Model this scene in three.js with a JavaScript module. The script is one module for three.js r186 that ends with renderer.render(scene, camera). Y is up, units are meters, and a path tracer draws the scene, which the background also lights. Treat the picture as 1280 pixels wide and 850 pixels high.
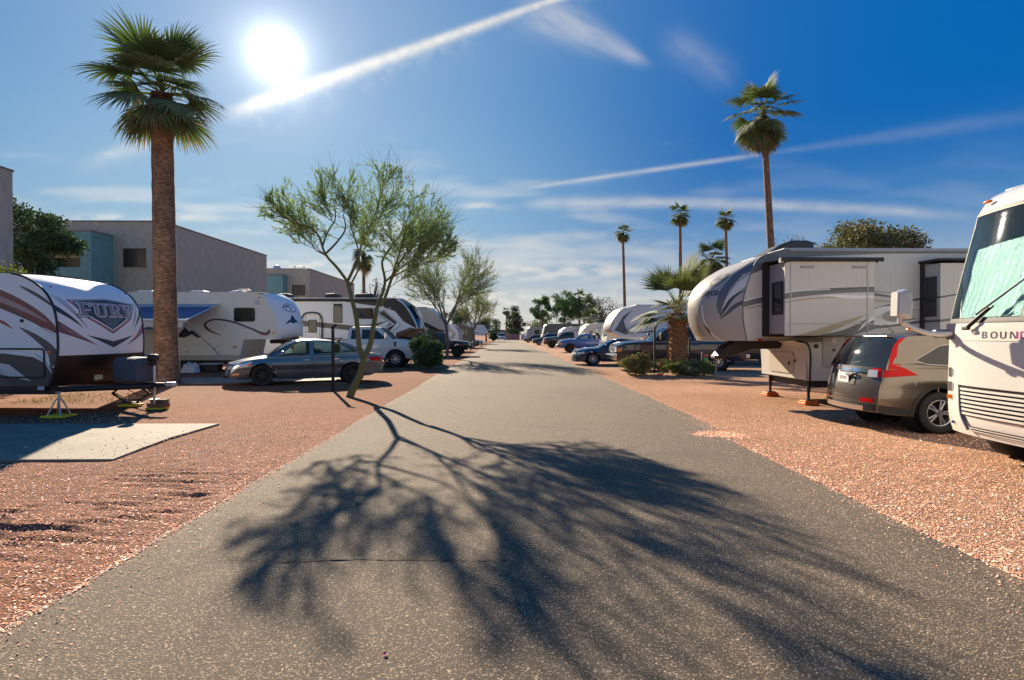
import * as THREE from 'three';
import { mergeGeometries } from 'three/addons/utils/BufferGeometryUtils.js';
import { RoundedBoxGeometry } from 'three/addons/geometries/RoundedBoxGeometry.js';

// ---------------------------------------------------------------- camera, exposure, sun, sky
const EYE = 1.65;
const scene = new THREE.Scene();
const camera = new THREE.PerspectiveCamera(61.74, 1024 / 680, 0.1, 6000);
camera.position.set(0, EYE, 0);
camera.lookAt(1.125, EYE - 0.985, -100);
const renderer = new THREE.WebGLRenderer({ antialias: true });
renderer.setSize(1024, 680);
renderer.toneMapping = THREE.LinearToneMapping;
renderer.toneMappingExposure = 2.35;
renderer.shadowMap.enabled = true;

const SUN_AZ = 21.85 * Math.PI / 180, SUN_EL = 24.3 * Math.PI / 180;     // left of the road, low
const SUN_DIR = new THREE.Vector3(-Math.sin(SUN_AZ) * Math.cos(SUN_EL), Math.sin(SUN_EL), -Math.cos(SUN_AZ) * Math.cos(SUN_EL));
const sun = new THREE.DirectionalLight(new THREE.Color(1, 0.84, 0.63), 5);
sun.target.position.set(0, 0, -30);
sun.position.copy(SUN_DIR).multiplyScalar(150).add(sun.target.position);
sun.castShadow = true;
sun.shadow.mapSize.set(4096, 4096);
Object.assign(sun.shadow.camera, { left: -70, right: 70, top: 70, bottom: -70, near: 1, far: 400 });
scene.add(sun, sun.target);

// ---------------------------------------------------------------- small maths
function rng(seed) {
  let a = seed >>> 0;
  return () => { a = (a + 0x6D2B79F5) | 0; let t = Math.imul(a ^ (a >>> 15), 1 | a); t = (t + Math.imul(t ^ (t >>> 7), 61 | t)) ^ t; return ((t ^ (t >>> 14)) >>> 0) / 4294967296; };
}
const clamp = (v, a = 0, b = 1) => Math.max(a, Math.min(b, v));
const mix = (a, b, t) => a + (b - a) * t;
const smooth = (a, b, x) => { const t = clamp((x - a) / (b - a)); return t * t * (3 - 2 * t); };
const srgb = (r, g, b) => [r, g, b].map(c => { c /= 255; return c <= 0.04045 ? c / 12.92 : Math.pow((c + 0.055) / 1.055, 2.4); });
const lattice = new Float32Array(65536); { const r = rng(77); for (let i = 0; i < 65536; i++) lattice[i] = r(); }
function vnoise(x, y) {
  const xi = Math.floor(x), yi = Math.floor(y), fx = x - xi, fy = y - yi;
  const h = (i, j) => lattice[((i & 255) + ((j & 255) << 8)) & 65535];
  const u = fx * fx * (3 - 2 * fx), v = fy * fy * (3 - 2 * fy);
  return mix(mix(h(xi, yi), h(xi + 1, yi), u), mix(h(xi, yi + 1), h(xi + 1, yi + 1), u), v);
}
const fbm = (x, y, o = 4) => { let s = 0, a = 0.5, n = 0; for (let i = 0; i < o; i++) { s += a * vnoise(x, y); n += a; a *= 0.5; x = x * 2.03 + 17.3; y = y * 2.03 + 9.1; } return s / n; };

// the sky: air, sun glow, contrails and thin cirrus, as a computed panorama
{
  const W = 2048, H = 1024, data = new Float32Array(W * H * 4), EXPO = 2.35;
  const deep = srgb(0, 100, 178), mid = srgb(48, 136, 198), low = srgb(140, 188, 216), hor = srgb(228, 220, 200);
  const pale = srgb(190, 210, 228), cloud = srgb(250, 246, 238);
  const seg = (u, v, ax, ay, bx, by) => { const dx = bx - ax, dy = by - ay, l = Math.hypot(dx, dy); return [((u - ax) * dx + (v - ay) * dy) / l, ((u - ax) * -dy + (v - ay) * dx) / l, l]; };
  for (let j = 0; j < H; j++) for (let i = 0; i < W; i++) {
    const phi = ((i + 0.5) / W - 0.5) * 2 * Math.PI, th = ((j + 0.5) / H - 0.5) * Math.PI;
    const dx = Math.cos(th) * Math.cos(phi), dy = Math.sin(th), dz = Math.cos(th) * Math.sin(phi);
    const el = th * 180 / Math.PI, ang = Math.acos(clamp(dx * SUN_DIR.x + dy * SUN_DIR.y + dz * SUN_DIR.z, -1, 1)) * 180 / Math.PI;
    const e = Math.max(el, 0), k = (i + j * W) * 4;
    // base air
    const t1 = smooth(-2, 13, e), t2 = smooth(6, 24, e), t3 = smooth(16, 46, e), c = [0, 1, 2].map(q => mix(mix(mix(hor[q], low[q], t1), mid[q], t2), deep[q], t3));
    const side = smooth(12, 43, ang) * smooth(-4, 20, e) * (1 - smooth(88, 130, ang)); for (let q = 0; q < 3; q++) c[q] = mix(c[q], deep[q], side * 0.96);
    const hz = Math.exp(-Math.pow(ang / 25, 2)) * 0.46; for (let q = 0; q < 3; q++) c[q] = mix(c[q], pale[q], hz);
    // clouds: high thin ice, streaked
    let cl = 0;
    if (dz < -0.05) {
      const u = dx / -dz * 711, v = dy / -dz * 711;               // tangent of azimuth / elevation from due forward
      const n = (a, b, s) => fbm(u * a + s, v * b + s * 3, 4);
      // contrail through the sun's side, feathered below
      { const [s, d] = seg(u, v, -497, 218, 68, 418); const wd = mix(13, 6, clamp((s - 150) / 400)); const nn = fbm(s / 7 + 3, d / 9, 4);
        const core = Math.exp(-Math.pow((d - 2) / wd, 2) * (d > 2 ? 2.6 : 1)) , fe = d < 2 ? Math.exp((d - 2) / (wd * 1.3)) * smooth(0.4, 0.75, fbm(s / 9, d / 12 + 4, 3)) * 0.5 : 0;
        const along = smooth(140, 210, s) * (1 - smooth(900, 1500, s)) + 0.35 * smooth(-60, 30, s) * (1 - smooth(60, 110, s)) ; cl = Math.max(cl, along * Math.max(core * (0.55 + 0.6 * nn), fe)); }
      { const [s, d] = seg(u, v, 8, 180, 283, 220); const wd = 2.2 + smooth(280, 600, s) * 7; cl = Math.max(cl, Math.exp(-Math.pow(d / wd, 2)) * smooth(-40, 60, s) * (0.62 - 0.5 * smooth(270, 330, s)) * (1 - smooth(520, 800, s)) * (0.6 + 0.6 * fbm(s / 18, d / 5, 3))); }
      { const bend = 165 - Math.pow((u - 190) / 385, 2) * 12 - Math.max(0, u - 230) * 0.012; const d = v - bend; cl = Math.max(cl, Math.exp(-Math.pow(d / (5.5 + 2 * vnoise(u / 40, 3)), 2)) * smooth(10, 60, u) * (1 - smooth(470, 640, u)) * 0.5 * (0.4 + 0.9 * fbm(u / 22, v / 7, 3))); }
      // two wisps
      { const [s, d, l] = seg(u, v, 30, 398, 175, 330); cl = Math.max(cl, Math.exp(-Math.pow((d - 8) / (6 + 22 * (1 - clamp(s / l))), 2)) * smooth(-40, 30, s) * (1 - smooth(l * 0.8, l * 1.08, s)) * 0.45 * (0.35 + 1.0 * fbm(s / 30, d / 6, 4))); }
      { const [s, d, l] = seg(u, v, 200, 372, 285, 318); cl = Math.max(cl, Math.exp(-Math.pow(d / 20, 2)) * smooth(-20, 30, s) * (1 - smooth(l * 0.7, l * 1.2, s)) * 0.17 * (0.3 + fbm(s / 26, d / 6 + 9, 4))); }
      const blob = (x, y, rx, ry, a, sk = 0) => { const yy = v - y - (u - x) * sk; const q = Math.pow((u - x) / rx, 2) + Math.pow(yy / ry, 2); if (q < 4) cl = Math.max(cl, a * Math.exp(-q) * smooth(0.25, 0.75, fbm(u / 26, v / 5 + x, 4))); };
      blob(-455, 145, 120, 5, 0.85); blob(-478, 226, 26, 7, 0.6, 0.25); blob(-40, 160, 34, 6, 0.75); blob(-310, 128, 90, 6, 0.4, 0.1);
      blob(40, 80, 150, 12, 1.0); blob(25, 44, 150, 12, 1.1); blob(150, 62, 90, 7, 0.45, 0.1); blob(-230, 78, 190, 18, 0.85); blob(-150, 40, 190, 13, 0.9); blob(-60, 22, 150, 6, 0.7); blob(-345, 90, 90, 16, 0.5); blob(120, 108, 120, 9, 0.3, 0.08); blob(-60, 100, 140, 12, 0.35);
      const ci = smooth(0.5, 0.8, n(1 / 120, 1 / 22, 5)) * smooth(4, 30, v) * (1 - smooth(110, 280, v)) * 0.5 * (0.25 + 0.75 * (1 - smooth(100, 380, u))); cl = Math.max(cl, ci);
    }
    const far = smooth(0.55, 0.85, fbm(phi * 5 + 40, th * 22, 4)) * smooth(1, 5, e) * (1 - smooth(12, 24, e)) * 0.3; if (dz > -0.2) cl = Math.max(cl, far * smooth(-0.2, 0.2, dz));
    const glow = 1 + 0.25 * Math.exp(-ang / 14);
    for (let q = 0; q < 3; q++) c[q] = mix(c[q], cloud[q] * glow * (0.72 + 0.28 * Math.exp(-ang / 25)), clamp(cl));
    const au = 5 * Math.exp(-ang / 0.8) + 0.75 * Math.exp(-ang / 2.2) + 0.2 * Math.exp(-ang / 6.5);
    c[0] += au; c[1] += au * 0.985; c[2] += au * 0.95;
    if (el < 0) { const g = smooth(0, -6, el); c[0] = mix(c[0], 0.3, g); c[1] = mix(c[1], 0.22, g); c[2] = mix(c[2], 0.17, g); }
    data[k] = c[0] / EXPO; data[k + 1] = c[1] / EXPO; data[k + 2] = c[2] / EXPO; data[k + 3] = 1;
  }
  const tex = new THREE.DataTexture(data, W, H, THREE.RGBAFormat, THREE.FloatType);
  tex.mapping = THREE.EquirectangularReflectionMapping; tex.magFilter = tex.minFilter = THREE.LinearFilter; tex.needsUpdate = true;
  scene.background = tex; scene.environment = tex;
}

// ---------------------------------------------------------------- scene helpers
const names = new Map();
function numbered(name) { const n = names.get(name) || 0; names.set(name, n + 1); return n ? name + '_' + String(n).padStart(3, '0') : name; }
function mesh(name, geo, m, parent, pos, rot) {
  const o = new THREE.Mesh(geo, m); o.name = name; o.castShadow = o.receiveShadow = true;
  if (pos) o.position.set(...pos); if (rot) o.rotation.set(...rot);
  parent.add(o); return o;
}
function thing(name, label, category, [x, y, z] = [0, 0, 0], turn = 0, group) {
  const o = new THREE.Group(); o.name = numbered(name); o.position.set(x, y, z); o.rotation.y = turn;
  o.userData = { label, category }; if (group) o.userData.group = group; scene.add(o); return o;
}
function tag(o, label, category, group, kind) { o.name = numbered(o.name); o.userData = { label, category }; if (group) o.userData.group = group; if (kind) o.userData.kind = kind; return o; }
function structure(name, geo, m) { const o = mesh(numbered(name), geo, m, scene); o.userData.kind = 'structure'; return o; }
function M(rgb, rough = 0.6, metal = 0, extra = {}) {
  const c = new THREE.Color(); if (Array.isArray(rgb)) c.setRGB(...rgb); else c.set(rgb);
  const phys = 'transmission' in extra || 'clearcoat' in extra || 'sheen' in extra;
  return new (phys ? THREE.MeshPhysicalMaterial : THREE.MeshStandardMaterial)({ color: c, roughness: rough, metalness: metal, side: THREE.DoubleSide, ...extra });
}
const tr = (g, x = 0, y = 0, z = 0, rx = 0, ry = 0, rz = 0) => { if (rx) g.rotateX(rx); if (ry) g.rotateY(ry); if (rz) g.rotateZ(rz); g.translate(x, y, z); return g; };
const merge = gs => gs.length === 1 ? gs[0] : mergeGeometries(gs.map(g => { const n = g.index ? g.toNonIndexed() : g; for (const a of Object.keys(n.attributes)) if (!['position', 'normal', 'uv'].includes(a)) n.deleteAttribute(a); if (!n.attributes.uv) n.setAttribute('uv', new THREE.BufferAttribute(new Float32Array(n.attributes.position.count * 2), 2)); return n; }));
const box = (w, h, d, x = 0, y = 0, z = 0, r = 0.02) => tr(r > 0 ? new RoundedBoxGeometry(w, h, d, 2, Math.min(r, w / 2.02, h / 2.02, d / 2.02)) : new THREE.BoxGeometry(w, h, d), x, y, z);
function bar(a, b, r, n = 8, r2 = r) {            // round bar between two points
  const A = new THREE.Vector3(...a), B = new THREE.Vector3(...b), l = A.distanceTo(B), g = new THREE.CylinderGeometry(r2, r, l, n, 1);
  g.translate(0, l / 2, 0); g.applyQuaternion(new THREE.Quaternion().setFromUnitVectors(new THREE.Vector3(0, 1, 0), B.sub(A).normalize())); g.translate(...a); return g;
}
function tube(pts, r, n = 8, seg = 0) { return new THREE.TubeGeometry(new THREE.CatmullRomCurve3(pts.map(p => new THREE.Vector3(...p))), seg || pts.length * 4, r, n, false); }
function poly(pts, holes = []) { const s = new THREE.Shape(pts.map(p => new THREE.Vector2(p[0], p[1]))); for (const h of holes) s.holes.push(new THREE.Path(h.map(p => new THREE.Vector2(p[0], p[1])))); return s; }
function prism(pts, z0, z1, bevel = 0, holes) {    // outline in x,y drawn out along z
  const g = new THREE.ExtrudeGeometry(poly(pts, holes), { depth: z1 - z0 - bevel * 2, bevelEnabled: bevel > 0, bevelSize: bevel, bevelThickness: bevel, bevelOffset: -bevel, bevelSegments: 2, steps: 1 });
  g.translate(0, 0, z0 + bevel); return g;
}
function rrect(x, y, w, h, r = 0.05, n = 4) {      // rounded rectangle outline, x,y = lower left
  r = Math.min(r, w / 2, h / 2); const o = [];
  for (const [cx, cy, a] of [[x + w - r, y + r, -90], [x + w - r, y + h - r, 0], [x + r, y + h - r, 90], [x + r, y + r, 180]]) for (let i = 0; i <= n; i++) { const t = (a + 90 * i / n) * Math.PI / 180; o.push([cx + r * Math.cos(t), cy + r * Math.sin(t)]); }
  return o;
}
const inset = (x, y, w, h, d, r) => rrect(x + d, y + d, w - 2 * d, h - 2 * d, Math.max(0.005, r - d));
function spline(pts, n = 24) { const c = new THREE.CatmullRomCurve3(pts.map(p => new THREE.Vector3(p[0], p[1], 0)), false, 'centripetal'); return c.getPoints(n).map(p => [p.x, p.y]); }
function grid(nu, nv, fn, flip = false) {          // smooth sheet; fn(u,v) -> [x,y,z]
  const pos = [], uv = [], idx = [];
  for (let j = 0; j <= nv; j++) for (let i = 0; i <= nu; i++) { pos.push(...fn(i / nu, j / nv, i, j)); uv.push(i / nu, j / nv); }
  for (let j = 0; j < nv; j++) for (let i = 0; i < nu; i++) { const a = j * (nu + 1) + i, b = a + 1, c = a + nu + 1, d = c + 1; flip ? idx.push(a, c, b, b, c, d) : idx.push(a, b, c, b, d, c); }
  const g = new THREE.BufferGeometry(); g.setAttribute('position', new THREE.Float32BufferAttribute(pos, 3)); g.setAttribute('uv', new THREE.Float32BufferAttribute(uv, 2)); g.setIndex(idx); g.computeVertexNormals(); return g;
}
function curve1(pts) {                             // monotone cubic y(x)
  const n = pts.length, d = [], m = [];
  for (let i = 0; i < n - 1; i++) d.push((pts[i + 1][1] - pts[i][1]) / (pts[i + 1][0] - pts[i][0]));
  for (let i = 0; i < n; i++) m.push(i === 0 ? d[0] : i === n - 1 ? d[n - 2] : d[i - 1] * d[i] <= 0 ? 0 : 2 / (1 / d[i - 1] + 1 / d[i]));
  return x => {
    if (x <= pts[0][0]) return pts[0][1]; if (x >= pts[n - 1][0]) return pts[n - 1][1];
    let i = 0; while (x > pts[i + 1][0]) i++;
    const h = pts[i + 1][0] - pts[i][0], t = (x - pts[i][0]) / h, t2 = t * t, t3 = t2 * t;
    return (2 * t3 - 3 * t2 + 1) * pts[i][1] + (t3 - 2 * t2 + t) * h * m[i] + (-2 * t3 + 3 * t2) * pts[i + 1][1] + (t3 - t2) * h * m[i + 1];
  };
}
function uvXY(g, x0, y0, w, h) { const p = g.attributes.position, u = new Float32Array(p.count * 2); for (let i = 0; i < p.count; i++) { u[2 * i] = (p.getX(i) - x0) / w; u[2 * i + 1] = (p.getY(i) - y0) / h; } g.setAttribute('uv', new THREE.BufferAttribute(u, 2)); return g; }
function paint(x0, y0, w, h, ppm, draw) {          // a print, drawn in metres with y up
  const cv = document.createElement('canvas'); cv.width = Math.round(w * ppm); cv.height = Math.round(h * ppm);
  const c = cv.getContext('2d'); c.setTransform(ppm, 0, 0, -ppm, -x0 * ppm, (y0 + h) * ppm);
  const api = {
    c, fill(pts, col) { c.fillStyle = col; c.beginPath(); pts.forEach((p, i) => i ? c.lineTo(p[0], p[1]) : c.moveTo(p[0], p[1])); c.closePath(); c.fill(); },
    stroke(pts, col, lw) { c.strokeStyle = col; c.lineWidth = lw; c.lineCap = 'round'; c.lineJoin = 'round'; c.beginPath(); pts.forEach((p, i) => i ? c.lineTo(p[0], p[1]) : c.moveTo(p[0], p[1])); c.stroke(); },
    swoosh(pts, wd, col) { const s = spline(pts, 40), L = [], R = []; s.forEach((p, i) => { const a = s[Math.max(0, i - 1)], b = s[Math.min(40, i + 1)], l = Math.hypot(b[0] - a[0], b[1] - a[1]) || 1, q = wd(i / 40) / 2, nx = -(b[1] - a[1]) / l, ny = (b[0] - a[0]) / l; L.push([p[0] + nx * q, p[1] + ny * q]); R.unshift([p[0] - nx * q, p[1] - ny * q]); }); api.fill([...L, ...R], col); },
    text(s, x, y, size, font, col, edge, ew, sx = 1, skew = 0) { c.save(); c.translate(x, y); c.transform(sx, 0, skew, -1, 0, 0); c.font = font.replace('SIZE', '100'); c.scale(size / 100, size / 100); if (edge) { c.strokeStyle = edge; c.lineWidth = ew / size * 100; c.lineJoin = 'round'; c.strokeText(s, 0, 0); } c.fillStyle = col; c.fillText(s, 0, 0); c.restore(); },
  };
  draw(api);
  const t = new THREE.CanvasTexture(cv); t.colorSpace = THREE.SRGBColorSpace; t.magFilter = THREE.LinearFilter; t.anisotropy = 8; return t;
}
function dataTex(n, fn, colour, m = n) { const d = new Uint8Array(n * m * 4); for (let j = 0; j < m; j++) for (let i = 0; i < n; i++) { const r = fn(i, j), k = (i + j * n) * 4; d[k] = r[0]; d[k + 1] = r[1]; d[k + 2] = r[2]; d[k + 3] = 255; } const t = new THREE.DataTexture(d, n, m); t.wrapS = t.wrapT = THREE.RepeatWrapping; t.magFilter = t.minFilter = THREE.LinearFilter; if (colour) t.colorSpace = THREE.SRGBColorSpace; t.needsUpdate = true; return t; }

// ---------------------------------------------------------------- surface textures (2 mm a pixel, 4 m tile)
function stoneField(n, count, rMin, rMax, seed, base, palette, dome) {
  const col = new Float32Array(n * n * 3), hgt = new Float32Array(n * n), r = rng(seed);
  for (let j = 0; j < n; j++) for (let i = 0; i < n; i++) { const k = i + j * n, v = 0.8 + 0.4 * r(); for (let q = 0; q < 3; q++) col[k * 3 + q] = base[q] * v; hgt[k] = 0.15 * r(); }
  for (let s = 0; s < count; s++) {
    const cx = r() * n, cy = r() * n, ra = mix(rMin, rMax, Math.pow(r(), 2.2)), el = 0.65 + 0.6 * r(), a = r() * 3.14, ca = Math.cos(a), sa = Math.sin(a), top = 0.3 + 0.7 * r(), R = Math.ceil(ra * 1.3);
    const p = palette[Math.floor(r() * palette.length)], v = 0.75 + 0.5 * r();
    for (let y = -R; y <= R; y++) for (let x = -R; x <= R; x++) {
      const u = (x * ca + y * sa) / ra, w = (-x * sa + y * ca) / (ra * el), d = u * u + w * w; if (d > 1) continue;
      const k = ((Math.floor(cx + x) % n + n) % n) + ((Math.floor(cy + y) % n + n) % n) * n, h = top * (dome ? Math.sqrt(1 - d) : 1 - d * d * 0.6);
      if (h > hgt[k]) { hgt[k] = h; for (let q = 0; q < 3; q++) col[k * 3 + q] = p[q] * v; }
    }
  }
  return [dataTex(n, (i, j) => { const k = (i + j * n) * 3; return [clamp(col[k], 0, 255), clamp(col[k + 1], 0, 255), clamp(col[k + 2], 0, 255)]; }, true), dataTex(n, (i, j) => { const v = clamp(hgt[i + j * n]) * 255; return [v, v, v]; })];
}
const pinks = [[195, 157, 134], [183, 141, 118], [205, 169, 147], [163, 125, 108], [202, 165, 137], [215, 184, 164], [142, 112, 101], [190, 148, 121], [224, 203, 187], [121, 98, 91]];
const [gravelMap, gravelBump] = stoneField(2048, 95000, 1.8, 6.5, 11, [172, 135, 111], pinks, true);
const greys = [[106, 101, 93], [118, 110, 101], [92, 87, 80], [130, 122, 110], [140, 131, 119], [112, 102, 90], [78, 73, 68], [150, 141, 129], [124, 113, 100], [98, 90, 82], [84, 76, 68]];
const [asphaltMap, asphaltBump] = stoneField(2048, 150000, 1.1, 3.3, 23, [66, 60, 53], greys, false);
const gravelMat = M([1, 1, 1], 0.95, 0, { clearcoat: 0, specularIntensity: 0.2, map: gravelMap, bumpMap: gravelBump, bumpScale: 0.008, vertexColors: true });
const asphaltMat = M([1, 1, 1], 0.93, 0, { map: asphaltMap, bumpMap: asphaltBump, bumpScale: 0.0025, vertexColors: true });
const speck = (n, seed, a, b, fx = 1, fy = 1) => { const r = rng(seed); const nz = new Float32Array(n * n); for (let i = 0; i < n * n; i++) nz[i] = r(); return dataTex(n, (i, j) => { const w = (x, y) => { const P = 256; return vnoise((x / n) * 64 * fx % P, (y / n) * 64 * fy % P); }; const v = clamp(0.5 * nz[i + j * n] + 0.3 * w(i, j) + 0.2 * w(i * 0.25 + 11, j * 0.25 + 5)) ; const s = mix(a, b, v); return [s, s, s]; }); };
const fineBump = speck(512, 5, 0, 255);
const concreteMap = dataTex(512, (() => { const r = rng(9); return (i, j) => { const v = 168 + 26 * (fbm(i / 60, j / 60, 5) - 0.5) * 2 + 16 * (r() - 0.5); return [v, v * 0.955, v * 0.9]; }; })(), true);

// ---------------------------------------------------------------- road edges and the gravel surface
const roadL = z => -2.79 + 0.1 * (fbm(z * 0.9, 3, 3) - 0.5) + 0.03 * (vnoise(z * 7, 8) - 0.5);
const roadR = z => mix(3.47, 3.74, smooth(8.3, 9.6, -z)) + 0.11 * (fbm(z * 0.8, 13, 3) - 0.5) + 0.03 * (vnoise(z * 7, 28) - 0.5);
function groundY(x, z) {
  const D = -z;
  if (x > roadL(z) - 0.01 && x < roadR(z) + 0.01 && D < 172 && D > -24) return -0.03;
  const near = 1 - smooth(16, 30, Math.hypot(x, z));
  let y = 0.018 * (fbm(x * 1.3, z * 1.3, 4) - 0.5) * (0.4 + 0.6 * near);
  if (near > 0) y += near * 0.014 * (fbm(x * 6 + 4, z * 6, 3) - 0.5);
  // raked and wheel-churned furrows beside the road
  const m1 = Math.exp(-Math.pow((x + 4.15) / 0.85, 2) - Math.pow((D - 4.95) / 0.75, 2)), m2 = Math.exp(-Math.pow((x + 3.2) / 0.5, 2) - Math.pow((D - 5.75) / 0.6, 2)) * 0.7, m3 = Math.exp(-Math.pow((x + 4.3) / 1.4, 2) - Math.pow((D - 3.4) / 0.7, 2)) * 0.35, m4 = Math.exp(-Math.pow((x + 3.6) / 0.8, 2) - Math.pow((D - 6.6) / 0.5, 2)) * 0.6;
  const m = Math.max(m1, m2, m3, m4);
  if (m > 0.02 && x < -2.7) { const ph = (D + x * 0.16 + 0.25 * fbm(x * 1.1, D * 1.4, 3)) / 0.2, br = smooth(0.3, 0.62, fbm(x * 2.1 + 7, D * 5.5, 3)); y += m * br * 0.085 * (Math.abs((ph % 1) - 0.5) * 2 - 0.6); }
  const edge = Math.min(Math.abs(x - roadL(z)), Math.abs(x - roadR(z))); if (D < 172) y = mix(0.004, y, smooth(0, 0.35, edge));
  // raised bed round the fan palm
  y += 0.1 * Math.exp(-Math.pow((x - 6.6) / 1.5, 2) - Math.pow((D - 22.6) / 1.0, 2));
  if (x < -5.0 && D > 7.2 && D < 10.8) y = Math.min(y, mix(y, -0.012, smooth(-5.05, -5.3, x) * smooth(7.3, 7.55, D) * (1 - smooth(10.4, 10.65, D))));
  return y;
}
{
  const lines = spec => { const o = []; for (const [a, b, s] of spec) for (let v = a; v < b - 1e-6; v += s) o.push(v); o.push(spec[spec.length - 1][1]); return o; };
  const xs = lines([[-2500, -500, 500], [-500, -100, 50], [-100, -24, 4], [-24, -9, 0.5], [-9, -6, 0.12], [-6, -2.6, 0.035], [-2.6, 3.3, 0.6], [3.3, 6, 0.07], [6, 10, 0.16], [10, 26, 0.8], [26, 100, 5], [100, 500, 50], [500, 2500, 500]]);
  const zs = lines([[-3000, -400, 260], [-400, -120, 14], [-120, -40, 2.5], [-40, -24, 0.5], [-24, -12, 0.25], [-12, -7.5, 0.07], [-7.5, -2, 0.035], [-2, 3, 0.25], [3, 40, 4], [40, 400, 60]]);
  const pos = [], uv = [], col = [], idx = [];
  for (const z of zs) for (const x of xs) {
    pos.push(x, groundY(x, z), z); uv.push(x / 4, z / 4);
    const a = fbm(x * 0.35 + 9, z * 0.35, 4), b = fbm(x * 1.7, z * 1.7 + 30, 3), v = 0.78 + 0.34 * a + 0.14 * (b - 0.5), dust = smooth(0.5, 0.75, fbm(x * 0.22 + 50, z * 0.22, 3));
    const fr = smooth(-3, 3.5, x); col.push(v * 0.5 * mix(1.08, 1.75, fr), v * mix(0.375, 0.41, dust) * mix(1.0, 2.08, fr), v * mix(0.295, 0.34, dust) * mix(1.0, 2.25, fr));   // the right-hand lots carry newer, paler stone
  }
  const nx = xs.length; for (let j = 0; j < zs.length - 1; j++) for (let i = 0; i < nx - 1; i++) { const a = j * nx + i; idx.push(a, a + nx, a + 1, a + 1, a + nx, a + nx + 1); }
  const g = new THREE.BufferGeometry(); g.setAttribute('position', new THREE.Float32BufferAttribute(pos, 3)); g.setAttribute('uv', new THREE.Float32BufferAttribute(uv, 2)); g.setAttribute('color', new THREE.Float32BufferAttribute(col, 3)); g.setIndex(idx); g.computeVertexNormals();
  structure('gravel_ground', g, gravelMat);
}
{ // the asphalt lane
  const zs = []; for (let z = 20; z > -9; z -= 0.1) zs.push(z); for (let z = -9; z > -60; z -= 0.5) zs.push(z); for (let z = -60; z >= -170; z -= 5) zs.push(z);
  const N = 26, pos = [], uv = [], col = [], idx = [];
  for (const z of zs) for (let i = -1; i <= N + 1; i++) {
    const tl = clamp(i / N), t = tl < 0.2 ? tl * tl * 2.5 : tl > 0.8 ? 1 - (1 - tl) * (1 - tl) * 2.5 : mix(0.1, 0.9, (tl - 0.2) / 0.6), x = mix(roadL(z), roadR(z), t) + (i < 0 ? -0.012 : i > N ? 0.012 : 0), lip = i < 0 || i > N;
    pos.push(x, lip ? -0.02 : 0.014 + 0.012 * Math.sin(Math.PI * t), z); uv.push(x / 4 + 0.37, z / 4);
    const e = Math.min(x - roadL(z), roadR(z) - x), v = 0.74 + 0.46 * fbm(x * 0.45, z * 0.25 + 4, 4) + 0.1 * (fbm(x * 2.4, z * 1.5, 3) - 0.5), oil = smooth(0.62, 0.8, fbm(x * 1.2 + 20, z * 0.9, 3)) * 0.14, d = v - oil - 0.07 * (1 - smooth(0.0, 0.5, e + 0.3 * (vnoise(z * 1.5, x) - 0.5)));
    const du = smooth(0.2, 0.0, e) * smooth(0.35, 0.7, fbm(x * 5, z * 1.6 + 7, 3)); col.push(mix(d * 1.46, 2.6, du * 0.6), mix(d * 1.27, 1.95, du * 0.6), mix(d * 1.03, 1.5, du * 0.6));
  }
  const nx = N + 3; for (let j = 0; j < zs.length - 1; j++) for (let i = 0; i < nx - 1; i++) { const a = j * nx + i; idx.push(a, a + 1, a + nx, a + 1, a + nx + 1, a + nx); }
  const g = new THREE.BufferGeometry(); g.setAttribute('position', new THREE.Float32BufferAttribute(pos, 3)); g.setAttribute('uv', new THREE.Float32BufferAttribute(uv, 2)); g.setAttribute('color', new THREE.Float32BufferAttribute(col, 3)); g.setIndex(idx); g.computeVertexNormals();
  const road = structure('road', g, asphaltMat);
  const tar = M([0.03, 0.028, 0.026], 0.9), crackGeo = (x0, x1, z0, z1, seed, w) => {
    const r = rng(seed), L = [], R = []; const n = 60;
    for (let i = 0; i <= n; i++) { const t = i / n, x = mix(x0, x1, t) + 0.012 * (r() - 0.5), z = mix(z0, z1, t) + 0.1 * (fbm(t * 9 + seed, 2, 3) - 0.5) + 0.016 * (r() - 0.5), q = w * (0.25 + r() * r()) * Math.sin(Math.PI * clamp(t * 0.96 + 0.02)); L.push([x, z - q]); R.unshift([x, z + q]); }
    const gg = new THREE.ShapeGeometry(poly([...L, ...R].map(p => [p[0], -p[1]]))); gg.rotateX(-Math.PI / 2); gg.translate(0, 0.031, 0); return gg;
  };
  mesh('crack', crackGeo(-2.1, 0.35, -4.12, -4.06, 3, 0.017), tar, road);
  mesh('crack', crackGeo(1.2, 2.6, -10.6, -10.0, 5, 0.012), tar, road);
  mesh('crack', crackGeo(-2.5, 0.4, -26, -25.5, 8, 0.03), tar, road);
}
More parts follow.
